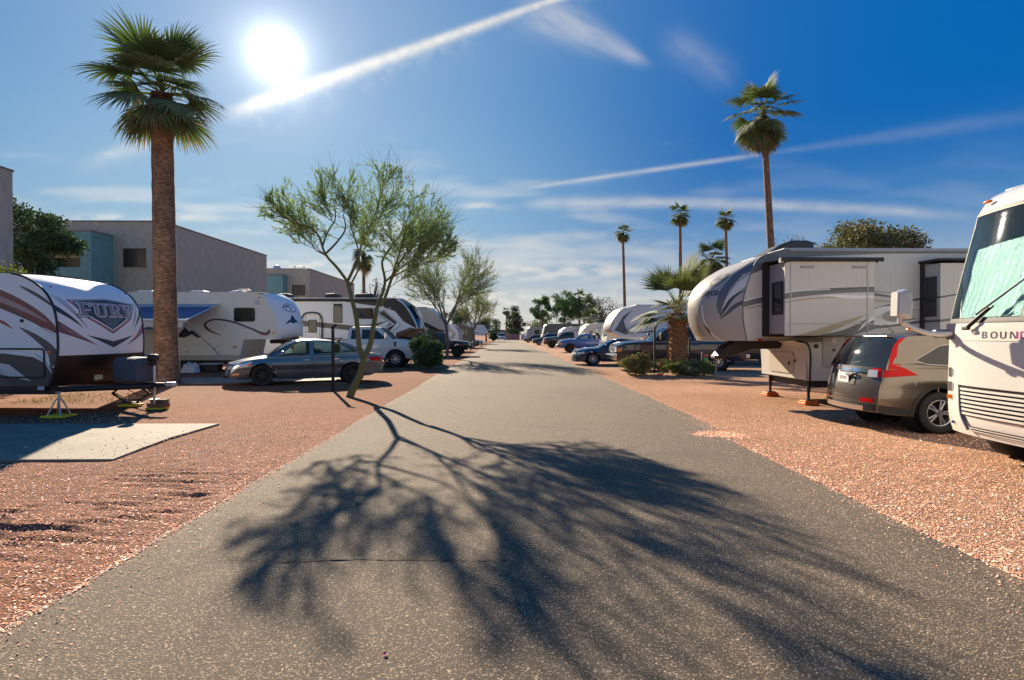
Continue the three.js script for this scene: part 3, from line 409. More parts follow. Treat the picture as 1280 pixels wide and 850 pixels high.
// brown-grey compact sport utility car, rear to the road
{
  const t = thing('sport_utility_car', 'brown grey sport utility car with tall red tail lights beside the white motorhome', 'car', [8.42, 0, -10.15], 0);
  const v = vehicle(t, {
    L: 4.4, W: 1.8, R: 0.345, tw: 0.23, front: 1.3, rear: -1.24, sill: 0.26, style: 'alloy', taper: 0.15, tp: 6, bow: 0.17, nb: 0.05, crease: 0.86, hoodCrown: 0.05, rearRake: 1.0, rake: 0.1, archGap: 0.075,
    bottom: [[-2.2, 0.34], [-1.9, 0.3], [0, 0.26], [2.2, 0.3]],
    top: [[-2.2, 1.08], [-1.5, 1.1], [0, 1.05], [1.0, 1.02], [1.6, 0.98], [2.2, 0.82]],
    paint: carPaint([0.15, 0.125, 0.105], 0.7, 0.3), handle: 0.14, glass: tint, trim: M([0.3, 0.3, 0.3], 0.3, 0.8),
    segs: [['quarter_panel', -2.2, -0.8], ['rear_door', -0.8, 0.05], ['front_door', 0.05, 1.05], ['fender', 1.05, 2.2]],
    gh: { k: 0.26, crown: 0.05, pts: [[-2.12, 1.08], [-1.98, 1.35], [-1.78, 1.58], [-1.2, 1.635], [-0.4, 1.66], [0.2, 1.63], [0.7, 1.4], [1.25, 1.03]], rear: -1.8, front: 0.3, rb: 0.1 },
    windows: [[[-1.62, 1.22], [-1.45, 1.16], [-0.88, 1.13], [-0.88, 1.5], [-1.2, 1.45]], [[-0.8, 1.13], [0.02, 1.11], [0.02, 1.56], [-0.8, 1.52]], [[0.1, 1.11], [0.95, 1.08], [0.6, 1.36], [0.3, 1.53], [0.1, 1.56]]],
  });
  v.deckless = true;
  // tall tail lights: pillar part and the wide foot
  v.gside('tail_light', [[-2.08, 1.07], [-1.84, 1.07], [-1.91, 1.28], [-1.85, 1.48], [-1.72, 1.6], [-1.82, 1.58], [-1.93, 1.47], [-2.02, 1.28]], redLens); v.side('tail_light', [[-2.19, 0.93], [-1.62, 0.98], [-1.84, 1.1], [-2.17, 1.09]], redLens, 0.012);
  for (const q of [-1, 1]) { v.end('tail_light', -1, q > 0 ? [0.78, 0.99, 0.93, 1.08] : [-0.99, -0.78, 0.93, 1.08], redLens, 0.012); v.end('reverse_lamp', -1, q > 0 ? [0.7, 0.93, 0.93, 1.05] : [-0.93, -0.7, 0.93, 1.05], clearLens, 0.018); v.end('reflector', -1, q > 0 ? [0.6, 0.93, 0.5, 0.57] : [-0.93, -0.6, 0.5, 0.57], redLens, 0.012); }
  v.end('chrome_bar', -1, [-0.7, 0.7, 1.0, 1.06], chrome, 0.02); v.end('plate_recess', -1, [-0.38, 0.38, 0.78, 0.99], plasticBlack, 0.008); v.plate(-1, 0.885, 0, 0.31, 0.16, 0.02);
  mesh('emblem', tr(new THREE.TorusGeometry(0.05, 0.012, 8, 20), -2.41, 1.05, 0, 0, Math.PI / 2), chrome, t);
  v.end('bumper_step', -1, [-0.97, 0.97, 0.36, 0.47], plasticBlack, 0.014); v.end('skid_plate', -1, [-0.72, 0.72, 0.355, 0.44], chrome, 0.03);
  v.side('cladding', [[-2.19, 0.335], [-1.68, 0.3], [-1.66, 0.4], [-2.19, 0.47]], plasticBlack, 0.01); v.side('cladding', [[-0.8, 0.255], [0.85, 0.255], [0.85, 0.38], [-0.8, 0.38]], plasticBlack, 0.01);
  for (const sd of [1, -1]) for (const c of [1.3, -1.24]) mesh('arch_cladding', grid(24, 2, (u, vv) => { const a = Math.PI * u, r = 0.42 + vv * 0.06, x = c + r * Math.cos(a), y = 0.345 + r * Math.sin(a); return [x, y, sd * (v.zs(x, y) + 0.012)]; }, sd < 0), plasticBlack, t);
  v.mirror(0.75, 1.14); mesh('antenna', bar([-1.42, 1.66, 0], [-1.62, 1.84, 0], 0.008, 6, 0.004), plasticBlack, t);
  mesh('spoiler', box(0.16, 0.035, 0.95, -1.8, 1.615, 0, 0.016), carPaint([0.17, 0.145, 0.125], 0.7, 0.3), t); mesh('rear_wiper', merge([bar([-2.2, 1.13, 0], [-2.12, 1.22, 0.38], 0.01)]), plasticBlack, t);
  v.end('tailgate_line', -1, [-0.74, 0.74, 0.545, 0.552], cavity, 0.009);
}
// pickups
function pickup(name, label, pos, turn, o) {
  const t = thing(name, label, o.category || 'truck', pos, turn), L = o.L || 6.0, hl = L / 2, W = o.W || 2.02, b = o.belt || 1.32, H = o.H || 1.98, R = o.R || 0.4, c0 = o.c0, c1 = o.c1;   // c0 cab rear x, c1 windshield base x
  const wB = b + 0.06, wT = H - 0.13, mid = c0 + (c1 - 0.75 - c0) * (o.crew ? 0.46 : 0.2), fr = c1 - 0.62;
  const v = vehicle(t, {
    L, W, R, tw: 0.27, front: hl - 0.98, rear: -hl + 1.22, sill: 0.46, style: o.style || 'truck', taper: 0.07, tp: 9, bow: 0.07, nb: 0.03, crease: b - 0.14, hoodCrown: 0.07, archGap: 0.09,
    top: [[-hl, b + 0.02], [c0 - 0.06, b + 0.02], [c0, b - 0.02], [c1, b], [c1 + 0.3, b], [hl - 0.3, b - 0.09], [hl, b - 0.2]],
    paint: o.paint, handle: 0.15, handleMat: o.handleMat || chrome, glass: o.glass || tint, deck: 'bed_cover', deckMat: plasticBlack, trim: o.trim,
    segs: [['bed_side', -hl, c0 - 0.02], ...(o.crew ? [['rear_door', c0 - 0.02, mid], ['front_door', mid, c1 - 0.02]] : [['front_door', c0 - 0.02, c1 - 0.02]]), ['fender', c1 - 0.02, hl]],
    gh: { k: 0.2, crown: 0.05, pts: [[c0 + 0.02, b], [c0 + 0.06, b + 0.35], [c0 + 0.16, H - 0.05], [c0 + 0.5, H], [fr - 0.35, H], [fr - 0.05, H - 0.06], [c1 - 0.25, b + 0.3], [c1 + 0.06, b]], rear: c0 + 0.13, front: fr - 0.02, rb: 0.03 },
    windows: o.crew ? [[[c0 + 0.2, wB], [mid - 0.05, wB], [mid - 0.05, wT], [c0 + 0.24, wT]], [[mid + 0.05, wB], [c1 - 0.24, wB], [fr - 0.12, wT - 0.06], [fr - 0.28, wT], [mid + 0.05, wT]]] : [[[c0 + 0.2, wB], [c1 - 0.24, wB], [fr - 0.12, wT - 0.06], [fr - 0.28, wT], [c0 + 0.24, wT]]],
  });
  const g = v.end('grille', 1, [-0.62, 0.62, b - 0.52, b - 0.2], o.grille || chrome, 0.015); if (!o.far) for (let i = 0; i < 3; i++) v.end('grille_bar', 1, [-0.58, 0.58, b - 0.48 + i * 0.09, b - 0.44 + i * 0.09], plasticBlack, 0.022);
  for (const q of [-1, 1]) { v.end('headlight', 1, q > 0 ? [0.64, 0.99, b - 0.48, b - 0.24] : [-0.99, -0.64, b - 0.48, b - 0.24], clearLens, 0.014); v.end('tail_light', -1, q > 0 ? [0.84, 0.99, b - 0.42, b - 0.08] : [-0.99, -0.84, b - 0.42, b - 0.08], redLens, 0.012); }
  v.side('turn_lamp', [[hl - 0.2, b - 0.47], [hl - 0.02, b - 0.47], [hl - 0.02, b - 0.27], [hl - 0.22, b - 0.26]], o.turn || amberLens, 0.01); v.side('tail_light', [[-hl + 0.01, b - 0.42], [-hl + 0.1, b - 0.42], [-hl + 0.1, b - 0.08], [-hl + 0.01, b - 0.08]], redLens, 0.01);
  mesh('front_bumper_bar', box(0.18, 0.24, W * 0.97, hl + 0.12, 0.62, 0, 0.05), o.bumper || chrome, t); mesh('rear_bumper_bar', box(0.2, 0.2, W * 0.94, -hl - 0.12, 0.66, 0, 0.04), o.bumper || chrome, t);
  for (const sd of [1, -1]) mesh('side_mirror', merge([box(0.12, 0.32, 0.2, c1 - 0.28, b + 0.22, sd * (v.zg(c1, b) + 0.2), 0.04), box(0.05, 0.05, 0.2, c1 - 0.26, b + 0.12, sd * (v.zg(c1, b) + 0.06), 0.01)]), o.mirror || plasticBlack, t);
  mesh('step_bar', merge([-1, 1].map(q => box(c1 - c0 - 0.2, 0.06, 0.14, (c0 + c1) / 2, 0.43, q * (W / 2 - 0.1), 0.02))), plasticBlack, t);
  if (o.extra) o.extra(t, v, { hl, b, W, H });
  return t;
}
pickup('pickup_truck', 'white crew cab pickup truck parked behind the round green bush', [-7.55, 0, -29.3], 0, { L: 6.1, c0: -0.35, c1: 1.9, crew: true, R: 0.42, belt: 1.36, H: 2.02, paint: carPaint([0.62, 0.63, 0.64], 0, 0.4), handleMat: M([0.7, 0.7, 0.7], 0.4), mirror: chrome,
  extra: (t, v, { b }) => v.side('fender_vent', [[2.0, b - 0.32], [2.1, b - 0.32], [2.12, b - 0.06], [2.02, b - 0.06]], plasticBlack, 0.01) });
pickup('pickup_truck', 'dark navy pickup truck with chrome grille parked behind the shaggy fan palm', [7.95, 0, -26.55], Math.PI, { L: 5.8, c0: -0.75, c1: 1.25, crew: true, R: 0.41, belt: 1.33, H: 1.98, paint: carPaint([0.012, 0.02, 0.045], 0.3, 0.3), glass: smokeGlass, handleMat: plasticBlack,
  extra: (t, v, { b }) => v.side('lower_trim', [[-0.7, 0.475], [1.2, 0.475], [1.2, 0.55], [-0.7, 0.55]], M([0.2, 0.17, 0.15], 0.4, 0.4), 0.01) });
pickup('pickup_truck', 'bright blue small pickup truck with black wheels and a roll bar', [7.35, 0, -52.4], Math.PI, { L: 4.9, W: 1.8, c0: -0.6, c1: 0.95, R: 0.39, belt: 1.18, H: 1.7, paint: carPaint([0.01, 0.07, 0.32], 0.3, 0.3), glass: clearGlass, bumper: steelBlack, style: 'steel', grille: plasticBlack, handleMat: plasticBlack,
  extra: (t, v, { b }) => { mesh('roll_bar', merge([tube([[-0.8, b, -0.75], [-0.82, b + 0.42, -0.7], [-0.82, b + 0.45, 0], [-0.82, b + 0.42, 0.7], [-0.8, b, 0.75]], 0.035)]), steelBlack, t); mesh('spare_tyre', tr(new THREE.TorusGeometry(0.27, 0.1, 10, 24), -1.1, b + 0.24, 0.35, 0, 0.5), rubber, t); } });
pickup('pickup_truck', 'black crew cab pickup truck with chrome nose just past the bright blue pickup', [7.7, 0, -70.9], Math.PI, { L: 5.9, c0: -0.8, c1: 1.2, crew: true, R: 0.42, belt: 1.32, H: 1.95, paint: carPaint([0.012, 0.014, 0.02], 0.3, 0.3), far: true, style: 'steel' });
// low dark blue coupe
{
  const t = thing('coupe_car', 'low dark blue coupe with silver wheels parked beside the navy pickup truck', 'car', [6.05, 0, -31.15], Math.PI);
  const v = vehicle(t, {
    L: 4.55, W: 1.86, R: 0.34, tw: 0.24, front: 1.38, rear: -1.35, sill: 0.19, style: 'mesh', taper: 0.17, tp: 5, bow: 0.16, crease: 0.7, rake: 0.08, hoodCrown: 0.06,
    top: [[-2.28, 0.98], [-1.6, 1.0], [-0.6, 0.93], [0.7, 0.94], [1.4, 0.9], [2.0, 0.82], [2.28, 0.74]], paint: carPaint([0.02, 0.05, 0.1], 0.5, 0.3), handle: 0.13,
    segs: [['quarter_panel', -2.28, -0.5], ['door', -0.5, 0.85], ['fender', 0.85, 2.28]],
    gh: { k: 0.5, crown: 0.04, pts: [[-1.95, 1.0], [-1.2, 1.28], [-0.5, 1.38], [-0.1, 1.39], [0.2, 1.35], [0.6, 1.18], [1.1, 0.93]], rear: -0.8, front: 0.2 },
    windows: [[[-0.95, 1.05], [-0.45, 1.0], [-0.45, 1.28], [-0.75, 1.25]], [[-0.38, 1.0], [0.72, 0.99], [0.3, 1.25], [0, 1.32], [-0.38, 1.32]]],
  });
  v.side('headlight', [[1.85, 0.62], [2.24, 0.58], [2.26, 0.68], [1.85, 0.75]], clearLens); for (const q of [-1, 1]) v.end('headlight', 1, q > 0 ? [0.6, 0.98, 0.58, 0.68] : [-0.98, -0.6, 0.58, 0.68], clearLens); v.end('grille', 1, [-0.55, 0.55, 0.44, 0.66], plasticBlack); v.end('lower_grille', 1, [-0.8, 0.8, 0.24, 0.34], plasticBlack); v.side('tail_light', [[-2.26, 0.75], [-2.0, 0.78], [-2.0, 0.92], [-2.26, 0.92]], redLens); v.mirror(0.7, 1.0);
}
// generic small wagon/van body for the far end of the lane
function wagon(name, label, category, pos, turn, o) {
  const t = thing(name, label, category, pos, turn), L = o.L, hl = L / 2, H = o.H, b = H * 0.62;
  const v = vehicle(t, {
    L, W: o.W || 1.85, R: o.R || 0.36, tw: 0.23, front: hl * 0.62, rear: -hl * 0.6, sill: o.sill || 0.28, style: o.style || 'alloy', taper: 0.12, tp: 7, bow: 0.1, hoodCrown: 0.05,
    top: [[-hl, b], [0, b], [hl * 0.45, b - 0.02], [hl, b * 0.8]], paint: o.paint, glass: tint,
    segs: [['quarter_panel', -hl, -hl * 0.36], ['rear_door', -hl * 0.36, 0.05], ['front_door', 0.05, hl * 0.46], ['fender', hl * 0.46, hl]],
    gh: { k: 0.24, crown: 0.05, pts: [[-hl * (o.square || 0.97), b], [-hl * 0.92, b + 0.3], [-hl * 0.82, H - 0.05], [-hl * 0.3, H], [hl * 0.1, H - 0.03], [hl * 0.3, b + 0.3], [hl * 0.55, b]], rear: -hl * 0.84, front: hl * 0.13 },
    windows: [[[-hl * 0.78, b + 0.07], [-hl * 0.38, b + 0.06], [-hl * 0.38, H - 0.14], [-hl * 0.72, H - 0.16]], [[-hl * 0.34, b + 0.06], [0.02, b + 0.06], [0.02, H - 0.13], [-hl * 0.34, H - 0.14]], [[0.1, b + 0.06], [hl * 0.42, b + 0.06], [hl * 0.2, H - 0.2], [0.1, H - 0.14]]],
  });
  for (const q of [-1, 1]) { v.end('headlight', 1, q > 0 ? [0.6, 0.97, b - 0.38, b - 0.24] : [-0.97, -0.6, b - 0.38, b - 0.24], clearLens, 0.012); v.end('tail_light', -1, q > 0 ? [0.84, 0.98, b - 0.35, b - 0.03] : [-0.98, -0.84, b - 0.35, b - 0.03], redLens, 0.012); }
  v.end('grille', 1, [-0.5, 0.5, b - 0.5, b - 0.26], plasticBlack); v.mirror(hl * 0.42, b + 0.04); return t;
}
wagon('sport_utility_car', 'dark blue boxy sport utility car parked beyond the black crew cab pickup', 'car', [6.6, 0, -88], Math.PI, { L: 4.7, H: 1.78, paint: carPaint([0.02, 0.035, 0.06], 0.4, 0.3) });
wagon('hatchback_car', 'dark maroon car at the far end of the right-hand row', 'car', [5.9, 0, -116], Math.PI, { L: 4.3, H: 1.55, paint: carPaint([0.07, 0.015, 0.02], 0.4, 0.3) });
wagon('hatchback_car', 'white compact car parked beside the leaning far palo verde trunk', 'car', [-5.6, 0, -83], 0, { L: 4.4, H: 1.5, paint: carPaint([0.6, 0.62, 0.64], 0, 0.35) });
wagon('minivan', 'white minivan facing the lane in front of the salmon wall', 'van', [-1.1, 0, -160], -Math.PI / 2, { L: 4.9, H: 1.95, W: 2.0, paint: carPaint([0.6, 0.62, 0.64], 0, 0.35) });
wagon('sport_utility_car', 'dark grey sport utility car behind the tongue of the swoosh-striped trailer', 'car', [13.4, 0, -31.5], 0, { L: 4.7, H: 1.7, paint: carPaint([0.03, 0.035, 0.04], 0.4, 0.3) });
// black off-road truck with spare kit
{
  const t = thing('off_road_truck', 'black off-road truck with chunky tyres parked under the second palo verde', 'truck', [-4.95, 0, -42.9], 0), blk = carPaint([0.012, 0.016, 0.024], 0.2, 0.35);
  const v = vehicle(t, {
    L: 4.3, W: 1.86, R: 0.42, tw: 0.3, front: 1.35, rear: -1.3, sill: 0.5, style: 'steel', taper: 0.05, tp: 9, bow: 0.04, hoodCrown: 0.04, archGap: 0.12, tuck: -0.06,
    top: [[-2.15, 1.2], [0.7, 1.2], [0.9, 1.2], [2.15, 1.1]], paint: blk, handle: 0.14, handleMat: plasticBlack, glass: tint,
    segs: [['rear_panel', -2.15, -0.75], ['rear_door', -0.75, 0.05], ['front_door', 0.05, 0.85], ['fender', 0.85, 2.15]],
    gh: { k: 0.14, crown: 0.03, pts: [[-2.1, 1.2], [-2.08, 1.5], [-2.0, 1.76], [-1.5, 1.8], [0, 1.8], [0.4, 1.76], [0.62, 1.5], [0.86, 1.2]], rear: -2.02, front: 0.42, rb: 0.02 },
    windows: [[[-1.95, 1.27], [-0.85, 1.27], [-0.85, 1.68], [-1.9, 1.68]], [[-0.72, 1.27], [0.0, 1.27], [0.0, 1.68], [-0.72, 1.68]], [[0.1, 1.27], [0.62, 1.27], [0.42, 1.66], [0.1, 1.68]]],
  });
  mesh('front_bumper_bar', merge([box(0.2, 0.2, 1.9, 2.36, 0.72, 0, 0.04), tube([[2.4, 0.8, -0.4], [2.44, 1.0, -0.3], [2.44, 1.0, 0.3], [2.4, 0.8, 0.4]], 0.03)]), plasticBlack, t);
  for (const q of [-1, 1]) { mesh('headlight', tr(new THREE.CylinderGeometry(0.11, 0.11, 0.06, 18), 2.22, 0.98, q * 0.52, 0, 0, Math.PI / 2), clearLens, t); mesh('fender_flare', tube([[0.88, 0.6, q * 0.98], [1.0, 0.93, q * 0.98], [1.35, 1.03, q * 0.98], [1.7, 0.93, q * 0.98], [1.83, 0.6, q * 0.98]], 0.06), plasticBlack, t); mesh('marker_lamp', box(0.06, 0.06, 0.1, 1.98, 0.95, q * 0.97, 0.01), amberLens, t); }
  mesh('grille', merge([-3, -2, -1, 0, 1, 2, 3].map(i => box(0.03, 0.26, 0.06, 2.19, 0.96, i * 0.11, 0.01))), plasticBlack, t); v.mirror(0.65, 1.24);
}

// ---------------------------------------------------------------- trailers and motorhomes
const rvWhite = M([0.78, 0.78, 0.76], 0.35, 0, { clearcoat: 0.6, clearcoatRoughness: 0.15 }), rvRoof = M([0.6, 0.59, 0.56], 0.7), rvBlack = M([0.012, 0.013, 0.015], 0.25, 0, { clearcoat: 0.8, clearcoatRoughness: 0.1 }), frameBlack = M([0.018, 0.018, 0.02], 0.55), galv = M([0.5, 0.51, 0.52], 0.4, 0.8), yellowPad = M([0.75, 0.5, 0.02], 0.6), orangePad = M([0.8, 0.16, 0.02], 0.6), wood = M([0.2, 0.12, 0.07], 0.85, 0, { bumpMap: fineBump, bumpScale: 0.004 });
// loft of a nose cap between a centre line and a side line (both x,y lists from top to bottom)
function capGeo(centre, side, W, pw = 2.2, n = 30, m = 24) {
  const C = spline(centre, n), S = spline(side, n);
  return grid(m, n, (u, v, i, j) => { const s = (u * 2 - 1), a = Math.sign(s) * Math.pow(Math.abs(s), 0.8), w = 1 - Math.pow(Math.abs(a), pw); return [mix(S[j][0], C[j][0], w), mix(S[j][1], C[j][1], w), -a * W / 2]; }, false);
}
// print coordinates of a cap: across by width, up by height; q = +1 when the nose points to +x
function capUV(g, W, fv, q) { const p = g.attributes.position, u = g.attributes.uv; for (let i = 0; i < p.count; i++) u.setXY(i, 0.5 - q * p.getZ(i) / W, fv(p.getY(i))); }
function rvWindow(t, x, y, w, h, z, o = {}) {       // framed pane on a wall facing +z
  const f = mesh('window', prism(rrect(x, y, w, h, o.r ?? 0.08), z - 0.005, z + 0.022, 0.004, [inset(x, y, w, h, o.f ?? 0.035, o.r ?? 0.08).reverse()]), o.frame || frameBlack, t);
  mesh('pane', prism(inset(x, y, w, h, (o.f ?? 0.035) - 0.004, o.r ?? 0.08), z - 0.002, z + 0.008), o.glass || tint, f);
  if (o.slider) mesh('slider_bar', box(w - 0.06, 0.03, 0.012, x + w / 2, y + h * o.slider, z + 0.016, 0.004), o.frame || frameBlack, f);
  return f;
}
function hatch(t, x, y, w, h, z, skin, uv, o = {}) { // raised compartment door that carries the wall's print
  const g = prism(rrect(x, y, w, h, o.r ?? 0.05), z - 0.004, z + (o.d ?? 0.014), 0.005); if (uv) uvXY(g, ...uv);
  const p = mesh(o.name || 'compartment_door', g, skin, t); mesh('seal', prism(rrect(x - 0.014, y - 0.014, w + 0.028, h + 0.028, (o.r ?? 0.05) + 0.014), z - 0.006, z + 0.004), o.seal || M([0.25, 0.25, 0.25], 0.6), p);
  if (o.latch !== false) mesh('latch', box(0.06, 0.06, 0.014, x + (o.latch ?? w * 0.85), y + h / 2, z + 0.02, 0.02), o.latchMat || frameBlack, p); return p;
}
const lamp = (t, x, y, z, m, w = 0.1, h = 0.05, n = 'marker_lamp') => mesh(n, merge([box(w, h, 0.04, x, y, z + 0.012, 0.018)]), m, t);
function trailerWheels(t, xs, z, R = 0.38, hw) { for (const x of xs) for (const q of [-1, 1]) wheel(t, x, R, q * (z - 0.12), R, 0.22, 'alloy', q); }
function acUnit(t, x, y, z, m = M([0.6, 0.6, 0.6], 0.5), L = 0.95) { const p = [[-L / 2, 0], [L / 2 - 0.1, 0], [L / 2, 0.05], [L / 2 - 0.14, 0.26], [L / 2 - 0.3, 0.3], [-L / 2 + 0.1, 0.28], [-L / 2, 0.2]]; mesh('air_conditioner', prism(p.map(q => [q[0] + x, q[1] + y]), z - 0.36, z + 0.36, 0.05), m, t); }

{ // -------- white travel trailer with the red and charcoal slashes
  const t = thing('travel_trailer', 'white travel trailer with red slashes and a shield logo on its nose', 'trailer', [-8.78, 0, -12.55], -0.06);
  const W = 2.44, hz = W / 2, L = -7.2;
  // outline of the side, nose to the right
  const side = [[-0.95, 2.86], [-0.72, 2.8], [-0.5, 2.69], [-0.3, 2.54], [-0.13, 2.3], [-0.04, 2.03], [0, 1.62], [-0.01, 1.2], [-0.08, 0.92], [-0.2, 0.62]], sc = spline(side, 36);
  const body = [...sc, [L, 0.62], [L, 2.95], [-3, 2.93]].reverse();
  const centre = [[-0.95, 2.9], [-0.68, 2.86], [-0.4, 2.76], [-0.16, 2.6], [0.05, 2.36], [0.15, 2.05], [0.2, 1.62], [0.19, 1.2], [0.1, 0.9], [-0.05, 0.62]];
  mesh('body_shell', prism(body.map(p => [p[0] - 0.01, p[1]]), -hz + 0.01, hz - 0.012), rvWhite, t);
  const uvS = [-3.6, 0.6, 3.7, 2.4];
  const wallTex = paint(...uvS, 260, a => {
    a.fill([[-4, 0], [1, 0], [1, 4], [-4, 4]], '#eeeeec');
    a.fill([[-4, 0.5], [0.1, 0.5], [0.1, 0.85], [-0.1, 1.0], [-0.5, 1.2], [-1.1, 1.27], [-4, 1.35]], '#3a3b3e');
    a.fill([[-2.2, 1.25], [-1.0, 1.05], [-0.55, 0.72], [-1.2, 0.86], [-2.5, 0.95]], '#c9c9c8'); a.fill([[-2.4, 0.8], [-1.3, 0.9], [-0.9, 0.62], [-2.4, 0.62]], '#4a4b4e');
    a.swoosh([[-3.4, 2.8], [-2.0, 2.62], [-1.0, 2.28], [-0.3, 1.92], [0.05, 1.66]], u => 0.05 + 0.3 * Math.sin(Math.PI * Math.pow(u, 0.8)), '#7d2f35'); a.swoosh([[-3.0, 2.72], [-1.7, 2.52], [-0.8, 2.2], [-0.2, 1.9]], u => 0.02 + 0.09 * Math.sin(Math.PI * u), '#b08d8e'); a.swoosh([[-3.2, 2.6], [-1.6, 2.36], [-0.6, 1.95], [0.0, 1.6]], u => 0.03 * Math.sin(Math.PI * u), '#33272a');
    a.swoosh([[-0.78, 2.62], [-0.4, 2.42], [0.05, 2.12]], u => 0.16 * Math.pow(u, 0.7) * (1.15 - u), '#2f3a40'); a.swoosh([[-1.5, 1.98], [-1.15, 1.9], [-0.9, 1.75]], u => 0.06 * Math.sin(Math.PI * u), '#a33');
    a.swoosh([[-0.8, 1.8], [-0.45, 1.6], [-0.12, 1.32], [-0.02, 1.05]], u => 0.26 * Math.pow(u, 0.8), '#44464a'); a.swoosh([[-0.5, 1.3], [-0.25, 1.1], [-0.1, 0.85]], u => 0.06 * Math.sin(Math.PI * u), '#c8c8c6');
  });
  const skin = M([1, 1, 1], 0.35, 0, { map: wallTex, clearcoat: 0.5, clearcoatRoughness: 0.2 });
  mesh('side_wall', uvXY(prism(body, hz - 0.01, hz), ...uvS), skin, t);
  // nose cap with the shield print: grid's u runs across, v from roof to floor
  const capTex = paint(-1.22, 0, 2.44, 3.0, 330, a => {       // y = length along the cap, 3 at the roof
    const g = a.fill; g([[-2, -1], [2, -1], [2, 4], [-2, 4]], '#ebecee'); g([[-2, -1], [2, -1], [2, 0.78], [-2, 0.78]], '#0d0e11');
    for (const q of [-1, 1]) {
      const P = pts => pts.map(p => [p[0] * q, p[1]]);
      a.fill(P([[-1.22, 1.62], [-1.22, 1.34], [-0.9, 1.2], [-0.42, 1.0], [-0.75, 1.22], [-1.0, 1.42]]), '#7c545c'); a.fill(P([[-1.22, 1.55], [-1.0, 1.36], [-0.7, 1.18], [-1.0, 1.32]]), '#a98b90');
      a.fill(P([[-1.22, 2.0], [-1.22, 1.84], [-0.95, 1.62], [-0.72, 1.42], [-0.9, 1.66]]), '#2f3b45'); a.fill(P([[-1.12, 2.1], [-0.9, 1.78], [-0.62, 1.4], [-0.82, 1.76], [-1.0, 2.04]]), '#93848e');
      a.fill(P([[-1.18, 2.2], [-1.02, 2.14], [-0.72, 1.62], [-0.92, 1.86]]), '#b9c2cb');
    }
    a.fill([[-0.68, 1.26], [0, 0.94], [0.68, 1.26], [0, 1.1]], '#2f3840');
    a.fill([[-0.98, 2.12], [-0.6, 2.19], [0, 2.21], [0.6, 2.19], [0.98, 2.12], [0.72, 1.72], [0.3, 1.4], [0, 1.24], [-0.3, 1.4], [-0.72, 1.72]], '#eceeef'); a.fill([[-0.95, 2.1], [0, 2.18], [0.95, 2.1], [0.62, 1.66], [0, 1.29], [-0.62, 1.66]], '#9c6a6c'); a.fill([[-0.88, 2.09], [0, 2.17], [0.88, 2.09], [0.55, 1.68], [0, 1.37], [-0.55, 1.68]], '#eceeef'); a.fill([[-0.85, 2.08], [0, 2.16], [0.85, 2.08], [0.5, 1.69], [0, 1.4], [-0.5, 1.69]], '#3d4a55');
    for (let i = -4; i <= 4; i++) a.fill([[0, 1.43], [i * 0.11 - 0.025, 1.82], [i * 0.11 + 0.025, 1.82]], '#76828c');
    a.text('FURY', -0.8, 1.72, 0.46, 'bold SIZEpx serif', '#a7a6ad', '#2c3036', 0.07, 1.2); a.text('FURY', -0.8, 1.72, 0.46, 'bold SIZEpx serif', '#9fa3ae', '#e4e6ea', 0.03, 1.2); a.text('FURY', -0.78, 1.735, 0.44, 'bold SIZEpx serif', '#8f7f88', null, 0, 1.2);
  });
  const cg = capGeo(centre, side, W, 2.6, 36, 28); capUV(cg, W, y => (1.24 + (y - 1.62) / 0.856) / 3.0, 1);
  mesh('nose_cap', cg, M([1, 1, 1], 0.5, 0, { map: capTex, clearcoat: 0.08, clearcoatRoughness: 0.2 }), t);
  for (const q of [-1, 1]) mesh('edge_trim', tube(sc.filter((p, i) => i % 3 === 0).map(p => [p[0] + 0.005, p[1] + 0.005, q * (hz - 0.005)]), 0.022, 8, 48), frameBlack, t);
  mesh('roof', grid(1, 6, (u, v) => [mix(L, -0.9, u), 2.955 - u * 0.085 + 0.06 * Math.sin(Math.PI * v), mix(-hz, hz, v)]), rvRoof, t);
  for (const q of [-1, 1]) lamp(t, -0.34, 2.6, q * 1.02 - 0.01, redLens, 0.12, 0.06).rotation.set(0, 0, 0);
  { const f = mesh('compartment_frame', prism(rrect(-1.3, 0.78, 1.05, 0.6, 0.08), hz, hz + 0.016, 0.004, [inset(-1.3, 0.78, 1.05, 0.6, 0.035, 0.08).reverse()]), frameBlack, t); mesh('latch', box(0.07, 0.07, 0.015, -1.2, 0.9, hz + 0.012, 0.02), galv, f); }
  lamp(t, -0.16, 1.3, hz, amberLens, 0.09, 0.05); mesh('vent_cap', tr(new THREE.CylinderGeometry(0.035, 0.035, 0.02, 14), -0.72, 1.92, hz + 0.008, Math.PI / 2), frameBlack, t);
  rvWindow(t, -2.6, 1.75, 0.9, 0.7, hz + 0.001); mesh('skirt', box(-L - 0.3, 0.2, 0.02, (L - 0.3) / 2, 0.62, hz - 0.02, 0), rvBlack, t);
  // frame, tongue, propane cover, jack
  mesh('frame', merge([box(7.1, 0.16, 0.1, -3.7, 0.53, 1.08, 0.01), box(7.1, 0.16, 0.1, -3.7, 0.53, -1.08, 0.01), bar([-0.3, 0.53, 1.0], [1.15, 0.53, 0.07], 0.065, 4), bar([-0.3, 0.53, -1.0], [1.15, 0.53, -0.07], 0.065, 4), box(0.4, 0.1, 0.12, 1.22, 0.55, 0, 0.02)]), frameBlack, t);
  mesh('coupler', merge([box(0.22, 0.1, 0.12, 1.48, 0.56, 0, 0.03), tr(new THREE.SphereGeometry(0.06, 14, 10), 1.56, 0.55, 0), bar([1.4, 0.6, 0], [1.3, 0.7, 0], 0.012)]), galv, t);
